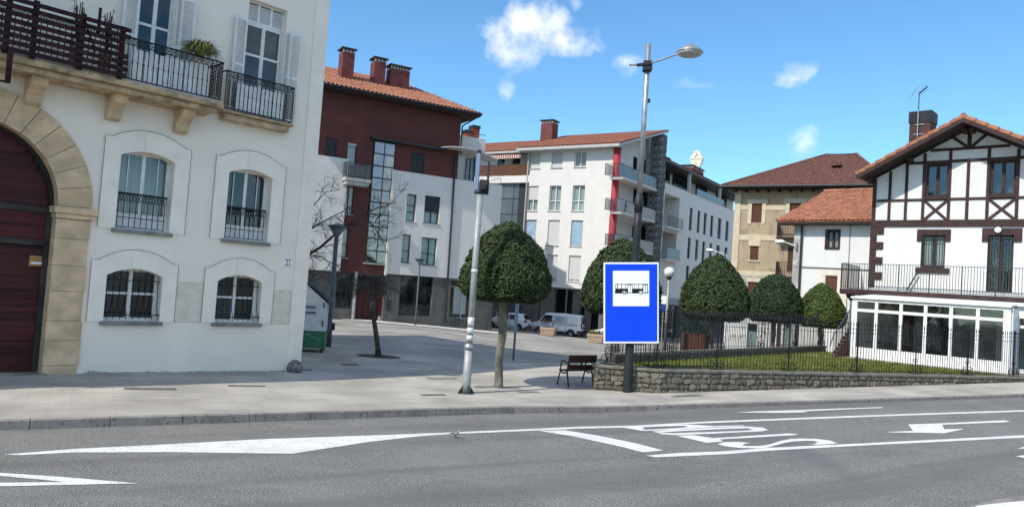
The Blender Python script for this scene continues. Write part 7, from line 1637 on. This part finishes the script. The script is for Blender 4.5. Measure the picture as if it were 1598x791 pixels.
MB().box(-.15, -.1, -.02, .0, kg + .9, kg + 1.1).box(-.15, -.1, -.02, .0, kg + .2, kg + .4).build('hinge', M['gutter'], kt)
MB().bar((-.7, -.005, kg - .12), (-.3, -.005, kg - .3), .05, .008).bar((-1.3, -.005, kg - .2), (-.9, -.005, kg - .18), .05, .008).build('scuff_mark', M['kiosk'], kt)
# bench
RL, RR, FL, FR_ = G(886, 603.5), G(927, 600.5), G(856, 600.5), G(897, 598)
bx = (RR - RL); bx.z = 0; Wb_ = bx.length; bx.normalize(); by = (FL - RL); by.z = 0; by = (by - bx * by.dot(bx)); Db_ = max(.5, by.length); by.normalize()
t = thing('bench', 'single seat dark brown slatted bench with black iron arms beside the stone wall', 'bench', RL, math.atan2(bx.y, bx.x)); sgy = 1 if Vector((-bx.y, bx.x, 0)).dot(by) > 0 else -1
hb = zat(RL, 884, 553.5) - RL.z; hs = hb * .47; ha = hb * .80
def bp_(x, y, z_): return (x, sgy * y, z_)
for xx in (.03, Wb_ - .03):
    b = MB().tube([bp_(xx, 0, 0), bp_(xx, .03, .12), bp_(xx, .11, hs), bp_(xx, .08, hs + .15), bp_(xx, .0, hb - .03)], .026, 8).tube([bp_(xx, Db_, 0), bp_(xx, Db_ - .06, hs * .6), bp_(xx, Db_ - .12, hs), bp_(xx, Db_ - .12, ha - .12), bp_(xx, Db_ - .2, ha), bp_(xx, .25, ha - .03), bp_(xx, .06, hs + .22)], .022, 8).tube([bp_(xx, .1, hs - .03), bp_(xx, Db_ * .5, hs - .07), bp_(xx, Db_ - .12, hs - .02)], .024, 8)
    b.build('side_frame', M['castiron'], t, smooth=True)
for k in range(4): y0 = .13 + (Db_ - .22) * k / 4; MB().hexa([bp_(-.02, y0, hs), bp_(Wb_ + .02, y0, hs), bp_(Wb_ + .02, y0 + .10, hs), bp_(-.02, y0 + .10, hs), bp_(-.02, y0, hs + .035), bp_(Wb_ + .02, y0, hs + .035), bp_(Wb_ + .02, y0 + .10, hs + .035), bp_(-.02, y0 + .10, hs + .035)]).build('seat_slat', M['bench'], t, bevel=.008)
for (za, zb, ya, yb) in ((hs + .06, hs + .22, .075, .05), (hb - .24, hb, .03, .0)): MB().hexa([bp_(-.04, ya - .035, za), bp_(Wb_ + .04, ya - .035, za), bp_(Wb_ + .04, ya, za), bp_(-.04, ya, za), bp_(-.04, yb - .035, zb), bp_(Wb_ + .04, yb - .035, zb), bp_(Wb_ + .04, yb, zb), bp_(-.04, yb, zb)]).build('back_slat', M['bench'], t, bevel=.01)
MB().bar(bp_(Wb_ * .5, .06, hs + .2), bp_(Wb_ * .5, .03, hb - .2), .05, .02).build('back_strap', M['castiron'], t)
# planters
def planter(lab, px, py, wd_, hh, seed, n, mm, dead=False):
    P = G(px, py); t = thing('stone_planter', lab, 'planter', P, -.25, 'square stone planters in front of the van'); 
    b = MB(); b.hexa([(-wd_ * .45, -wd_ * .3, 0), (wd_ * .45, -wd_ * .3, 0), (wd_ * .45, wd_ * .5, 0), (-wd_ * .45, wd_ * .5, 0), (-wd_ * .5, -wd_ * .38, hh * .7), (wd_ * .5, -wd_ * .38, hh * .7), (wd_ * .5, wd_ * .55, hh * .7), (-wd_ * .5, wd_ * .55, hh * .7)]); b.build('box', M['plantstone'], t, bevel=.02)
    MB().box(-wd_ * .52, wd_ * .52, -wd_ * .41, wd_ * .57, hh * .7 + .002, hh).build('rim', M['plantstone'], t, bevel=.02); MB().box(-wd_ * .42, wd_ * .42, -wd_ * .3, wd_ * .45, hh - .02, hh + .015).build('soil', M['soil'], t)
    rr_ = random.Random(seed); b = MB()
    for k in range(n):
        x_, y_ = rr_.uniform(-.4, .4) * wd_, rr_.uniform(-.25, .4) * wd_; h_ = rr_.uniform(.1, .32) * (2.4 if dead else 1); q = Vector((x_, y_, hh)); e_ = q + Vector((rr_.uniform(-.2, .2), rr_.uniform(-.2, .2), h_)); b.bar(q, e_, .015 if dead else .03, .008)
        if dead:
            for j in range(4): b.bar(q.lerp(e_, .4 + .15 * j), q.lerp(e_, .4 + .15 * j) + Vector((rr_.uniform(-.15, .15), rr_.uniform(-.15, .15), .1)), .03, .02)
    b.build('plants', mm, t)
planter('sandstone planter with a straggly shrub in front of the white van', 855, 523, 1.15, .62, 1, 14, M['barkdark'], True)
planter('sandstone planter with low moss green plants left of the bus sign', 929, 534, 1.15, .62, 2, 120, M['moss'])
P = G(1089, 549); P = backbase(1089, 38); t = thing('wooden_planter', 'large brown wooden tub with a dark shrub behind the railings', 'planter', P, -.3); z = T(P)
zt_ = z(1089, 521); n = 12
for k in range(n): a = -.75 + 1.5 * k / n; MB().box(a + .006, a + 1.5 / n - .006, -.6, .6, .02, zt_ + .02 * (k % 2)).build('board', M['brownwood'], t)
b = MB(); rr_ = random.Random(3)
for k in range(900):
    p = Vector((rr_.gauss(0, .32), rr_.gauss(0, .3), zt_ + .1 + abs(rr_.gauss(0, .28)))); d = Vector((rr_.uniform(-1, 1), rr_.uniform(-1, 1), rr_.uniform(-1, 1))).normalized(); s_ = d.orthogonal().normalized() * .03; b.quad(p - d * .06, p + s_, p + d * .06, p - s_)
b.build('shrub_leaves', M['leafB'], t)
# bird on the road
P = GR(710, 683.0); t = thing('bird', 'small grey and white bird standing on the asphalt below the lane line', 'bird', P, -.6)
b = MB(); b.tube([(-.20, 0, .10), (-.12, 0, .125), (-.02, 0, .14), (.07, 0, .165), (.12, 0, .20), (.14, 0, .245), (.17, 0, .262), (.20, 0, .258), (.235, 0, .25)], [.012, .035, .06, .055, .035, .026, .03, .018, .003], 10); b.build('body', M['bird'], t, smooth=True)
MB().tube([(.0, .02, .09), (.0, .025, 0), (.04, .03, .004)], .006, 5).tube([(.02, -.02, .09), (.02, -.025, 0), (.06, -.03, .004)], .006, 5).build('legs', M['polegrey'], t); MB().hexa([(-.2, -.05, .13), (.04, -.062, .15), (.04, -.05, .19), (-.16, -.045, .15), (-.2, .05, .13), (.04, .062, .15), (.04, .05, .19), (-.16, .045, .15)]).build('folded_wings', M['polegrey'], t, bevel=.01); t.scale = (.62,) * 3

# ================================================================== VEHICLES
def shell(name, outline, halfw, zcuts, m, parent, bevel=.05):
    """closed car shell: side outline extruded across, narrowed with height by halfw(z)"""
    me = MB().prism([(x, -1, z_) for x, z_ in outline], (0, 2, 0)).mesh(name, m)
    bm = bmesh.new(); bm.from_mesh(me)
    for zc in zcuts: bmesh.ops.bisect_plane(bm, geom=list(bm.verts) + list(bm.edges) + list(bm.faces), plane_co=(0, 0, zc), plane_no=(0, 0, 1))
    for v in bm.verts: v.co.y *= halfw(v.co.z) * (1 - .06 * (abs(v.co.x - outline_mid(outline)) / outline_len(outline) * 2) ** 4)
    bmesh.ops.recalc_face_normals(bm, faces=bm.faces)
    es = [e for e in bm.edges if len(e.link_faces) == 2 and e.calc_face_angle(0) > .7]; bmesh.ops.bevel(bm, geom=es, offset=bevel, segments=3, affect='EDGES', clamp_overlap=True)
    bm.to_mesh(me); bm.free(); me.polygons.foreach_set('use_smooth', [True] * len(me.polygons)); 
    return link(name, me, parent)
def outline_mid(o): return (min(p[0] for p in o) + max(p[0] for p in o)) / 2
def outline_len(o): return max(p[0] for p in o) - min(p[0] for p in o)
tyre = MB(); tyre.tube([(0, -.10, 0), (0, -.085, 0), (0, .085, 0), (0, .10, 0)], [.27, .32, .32, .27], 22); tyre_me = tyre.mesh('tyre', M['tyre'])
rimb = MB().tube([(0, -.012, 0), (0, .0, 0)], [.20, .20], 18)
for k in range(6): a = k * math.pi / 3; rimb.bar((.04 * math.cos(a), -.02, .04 * math.sin(a)), (.19 * math.cos(a), -.014, .19 * math.sin(a)), .05, .02)
rim_me = rimb.mesh('rim', M['rim'])
def wheels(t, xs_, hw, s=1.0):
    for x_ in xs_:
        for sd_ in (-1, 1):
            wo = link('wheel', tyre_me, t, loc=(x_, sd_ * (hw - .10), .32 * s), scale=(s, 1, s)); link('rim', rim_me, wo, loc=(0, sd_ * .095, 0), rot=(0, 0, 0 if sd_ < 0 else math.pi))
def arch(t, x_, hw, r_=.39):
    for sd_ in (-1, 1): MB().prism([(x_ + r_ * math.cos(i * math.pi / 12), sd_ * (hw + .003), .30 + r_ * math.sin(i * math.pi / 12)) for i in range(13)], (0, -sd_ * .1, 0)).build('wheel_arch', M['trimblack'], t)
def panel(t, name, pts, hwf, m, sd_=None, off=.012, th=.02):
    for s_ in ((-1, 1) if sd_ is None else (sd_,)):
        P_ = [Vector((x, s_ * (hwf(z_) + off), z_)) for x, z_ in pts]; MB().prism(P_, (0, -s_ * th, 0)).build(name, m, t)
# van (rear at x = 0, nose towards +x)
def make_van(P, rz, scale):
    t = thing('van', 'white panel van with lettered side panel parked beyond the planter', 'van', P, rz); t.scale = (scale,) * 3
    ol = [(0, .38), (-.02, .9), (0.02, 1.2), (.10, 1.88), (.22, 1.97), (1.8, 2.02), (3.25, 1.99), (3.42, 1.90), (3.95, 1.22), (4.1, 1.15), (4.62, 1.02), (4.76, .85), (4.80, .5), (4.76, .32), (.1, .30)]
    hw = lambda z_: .97 - .13 * max(0, (z_ - 1.1) / .9)
    shell('body', ol, hw, (.6, 1.1, 1.4, 1.7), M['vanwhite'], t, .07)
    panel(t, 'side_glass', [(2.72, 1.2), (3.86, 1.2), (3.45, 1.78), (2.72, 1.80)], hw, M['carglass'])
    lp_ = [(1.42, 1.12), (2.55, 1.12), (2.55, 1.82), (1.42, 1.80)]; panel(t, 'lettered_panel', lp_, hw, M['vanglass'])
    panel(t, 'sliding_panel', [(.35, 1.12), (1.30, 1.12), (1.30, 1.80), (.35, 1.78)], hw, mat('van_panel_white', (.62, .63, .63), .35, .03))
    for k in range(9):
        x_ = 1.65 + k * .09; panel(t, 'letter_stroke', [(x_, 1.50), (x_ + .05, 1.50), (x_ + .06, 1.50 + (.16 if k % 3 == 0 else .10)), (x_ + .01, 1.50 + (.16 if k % 3 == 0 else .10))], hw, mat('lettering_blue', (.02, .12, .22), .5, 0), None, .016, .004)
    for z_ in (1.38, 1.28): panel(t, 'letter_line', [(1.75, z_), (2.35, z_), (2.35, z_ + .03), (1.75, z_ + .03)], hw, mat('lettering_grey', (.2, .25, .3), .5, 0), None, .016, .004)
    panel(t, 'letter_line', [(1.6, .98), (2.2, .98), (2.2, 1.02), (1.6, 1.02)], hw, mat('lettering_grey', (.2, .25, .3), .5, 0), None, .008, .004)
    panel(t, 'door_seam', [(1.35, .45), (1.37, .45), (1.37, 1.9), (1.35, 1.9)], hw, M['trimblack'], None, .006, .01); panel(t, 'door_seam', [(2.64, .45), (2.66, .45), (2.66, 1.9), (2.64, 1.9)], hw, M['trimblack'], None, .006, .01)
    panel(t, 'slide_rail', [(.25, 1.06), (1.35, 1.06), (1.35, 1.08), (.25, 1.08)], hw, M['trimblack'], None, .01, .01)
    panel(t, 'sill_trim', [(1.25, .32), (3.3, .32), (3.3, .42), (1.25, .42)], hw, M['trimblack'], None, .008, .02)
    MB().box(-.08, .35, -.95, .95, .34, .58).build('rear_bumper', M['trimblack'], t, bevel=.03)
    for sd_ in (-1, 1):
        y0 = sd_ * .10; y1 = sd_ * .72; MB().hexa([(-.015, min(y0, y1), 1.22), (-.015, max(y0, y1), 1.22), (.03, max(y0, y1), 1.22), (.03, min(y0, y1), 1.22), (.055, min(y0, y1) * .97, 1.78), (.055, max(y0, y1) * .97, 1.78), (.1, max(y0, y1), 1.78), (.1, min(y0, y1), 1.78)]).build('rear_window', mat('rear_window_grey', (.16, .18, .19), .3, .1), t)
        MB().box(-.035, .05, sd_ * .80 - .07, sd_ * .80 + .07, .78, 1.28).build('tail_lamp', M['redlamp'], t, bevel=.015)
    MB().box(-.035, .02, -.008, .008, .6, 1.85).build('door_seam', M['trimblack'], t); MB().box(-.045, .02, -.62, -.18, .72, .86).build('number_plate', M['gutter'], t)
    MB().box(-.045, .0, .15, .5, .78, .95).build('rear_emblem', M['trimblack'], t)
    MB().hexa([(3.52, -.74, 1.80), (3.52, .74, 1.80), (3.50, .74, 1.80), (3.50, -.74, 1.80), (3.98, -.82, 1.24), (3.98, .82, 1.24), (3.96, .82, 1.22), (3.96, -.82, 1.22)]).build('windscreen', M['carglass'], t)
    wheels(t, (.92, 3.95), .95); arch(t, .92, .97); arch(t, 3.95, .955)
    for sd_ in (-1, 1): MB().box(3.45, 3.6, sd_ * 1.0 - .06, sd_ * 1.0 + .06, 1.2, 1.45).build('door_mirror', M['trimblack'], t, bevel=.02)
    return t
def make_car(P, rz, scale, lab):
    t = thing('parked_car', lab, 'car', P, rz, 'white hatchbacks parked beside the van'); t.scale = (scale,) * 3
    ol = [(.05, .35), (0, .6), (.03, .92), (.18, 1.02), (.42, 1.38), (.62, 1.46), (1.6, 1.5), (2.3, 1.44), (3.0, 1.0), (3.75, .86), (3.95, .7), (3.98, .4), (3.9, .26), (.15, .25)]
    hw = lambda z_: .86 - .20 * max(0, (z_ - .92) / .58)
    shell('body', ol, hw, (.6, .92, 1.2), M['vanwhite'], t, .05)
    panel(t, 'side_glass', [(.75, 1.0), (1.55, .98), (1.55, 1.40), (.80, 1.34)], hw, M['carglass']); panel(t, 'side_glass', [(1.62, .98), (2.75, 1.0), (2.2, 1.36), (1.62, 1.40)], hw, M['carglass'])
    MB().hexa([(.13, -.62, 1.04), (.13, .62, 1.04), (.2, .6, 1.04), (.2, -.6, 1.04), (.40, -.52, 1.38), (.40, .52, 1.38), (.46, .5, 1.36), (.46, -.5, 1.36)]).build('rear_window', M['carglass'], t)
    for sd_ in (-1, 1): MB().box(-.02, .2, sd_ * .70 - .13, sd_ * .70 + .13, .78, .97).build('tail_lamp', M['redlamp'], t, bevel=.03)
    MB().box(-.02, .05, -.26, .26, .52, .64).build('number_plate', M['gutter'], t); MB().box(-.03, .25, -.78, .78, .30, .42).build('rear_bumper', M['trimblack'], t, bevel=.02)
    for x_ in (1.58, 2.75): panel(t, 'door_seam', [(x_, .35), (x_ + .015, .35), (x_ + .015, .98), (x_, .98)], hw, M['trimblack'], None, .004, .008)
    wheels(t, (.70, 3.2), .84, .95); arch(t, .70, .862, .36); arch(t, 3.2, .862, .36); return t
def place(p_rear, p_front, wx0, wx1, hw):
    a, c = G(*p_rear), G(*p_front); d = (c - a); sc__ = Vector((d.x, d.y)).length / (wx1 - wx0); an_ = math.atan2(d.y, d.x)
    side = Vector((-math.sin(an_), math.cos(an_), 0)); s_ = 1 if side.y > 0 else -1
    o = a - Vector((math.cos(an_), math.sin(an_), 0)) * wx0 * sc__ + side * s_ * hw * sc__; return Vector((o.x, o.y, zpave(o.x, o.y))), an_, sc__
AV = rad(160)
def park(px, py, wx, hw, sc__):
    a = G(px, py); side = Vector((-math.sin(AV), math.cos(AV), 0)); side = side if side.y > 0 else -side
    o = a - Vector((math.cos(AV), math.sin(AV), 0)) * wx * sc__ + side * hw * sc__; return Vector((o.x, o.y, zpave(o.x, o.y)))
make_van(park(890, 524.5, .92, .95, .93), AV, .93)
make_car(park(808, 515.5, .70, .84, .97), AV, .97, 'white hatchback parked left of the van behind the clipped tree trunk')
P2_ = park(975, 536, .9, .84, .97); make_car(P2_, AV, .97, 'white car almost hidden behind the blue bus sign and mossy planter')
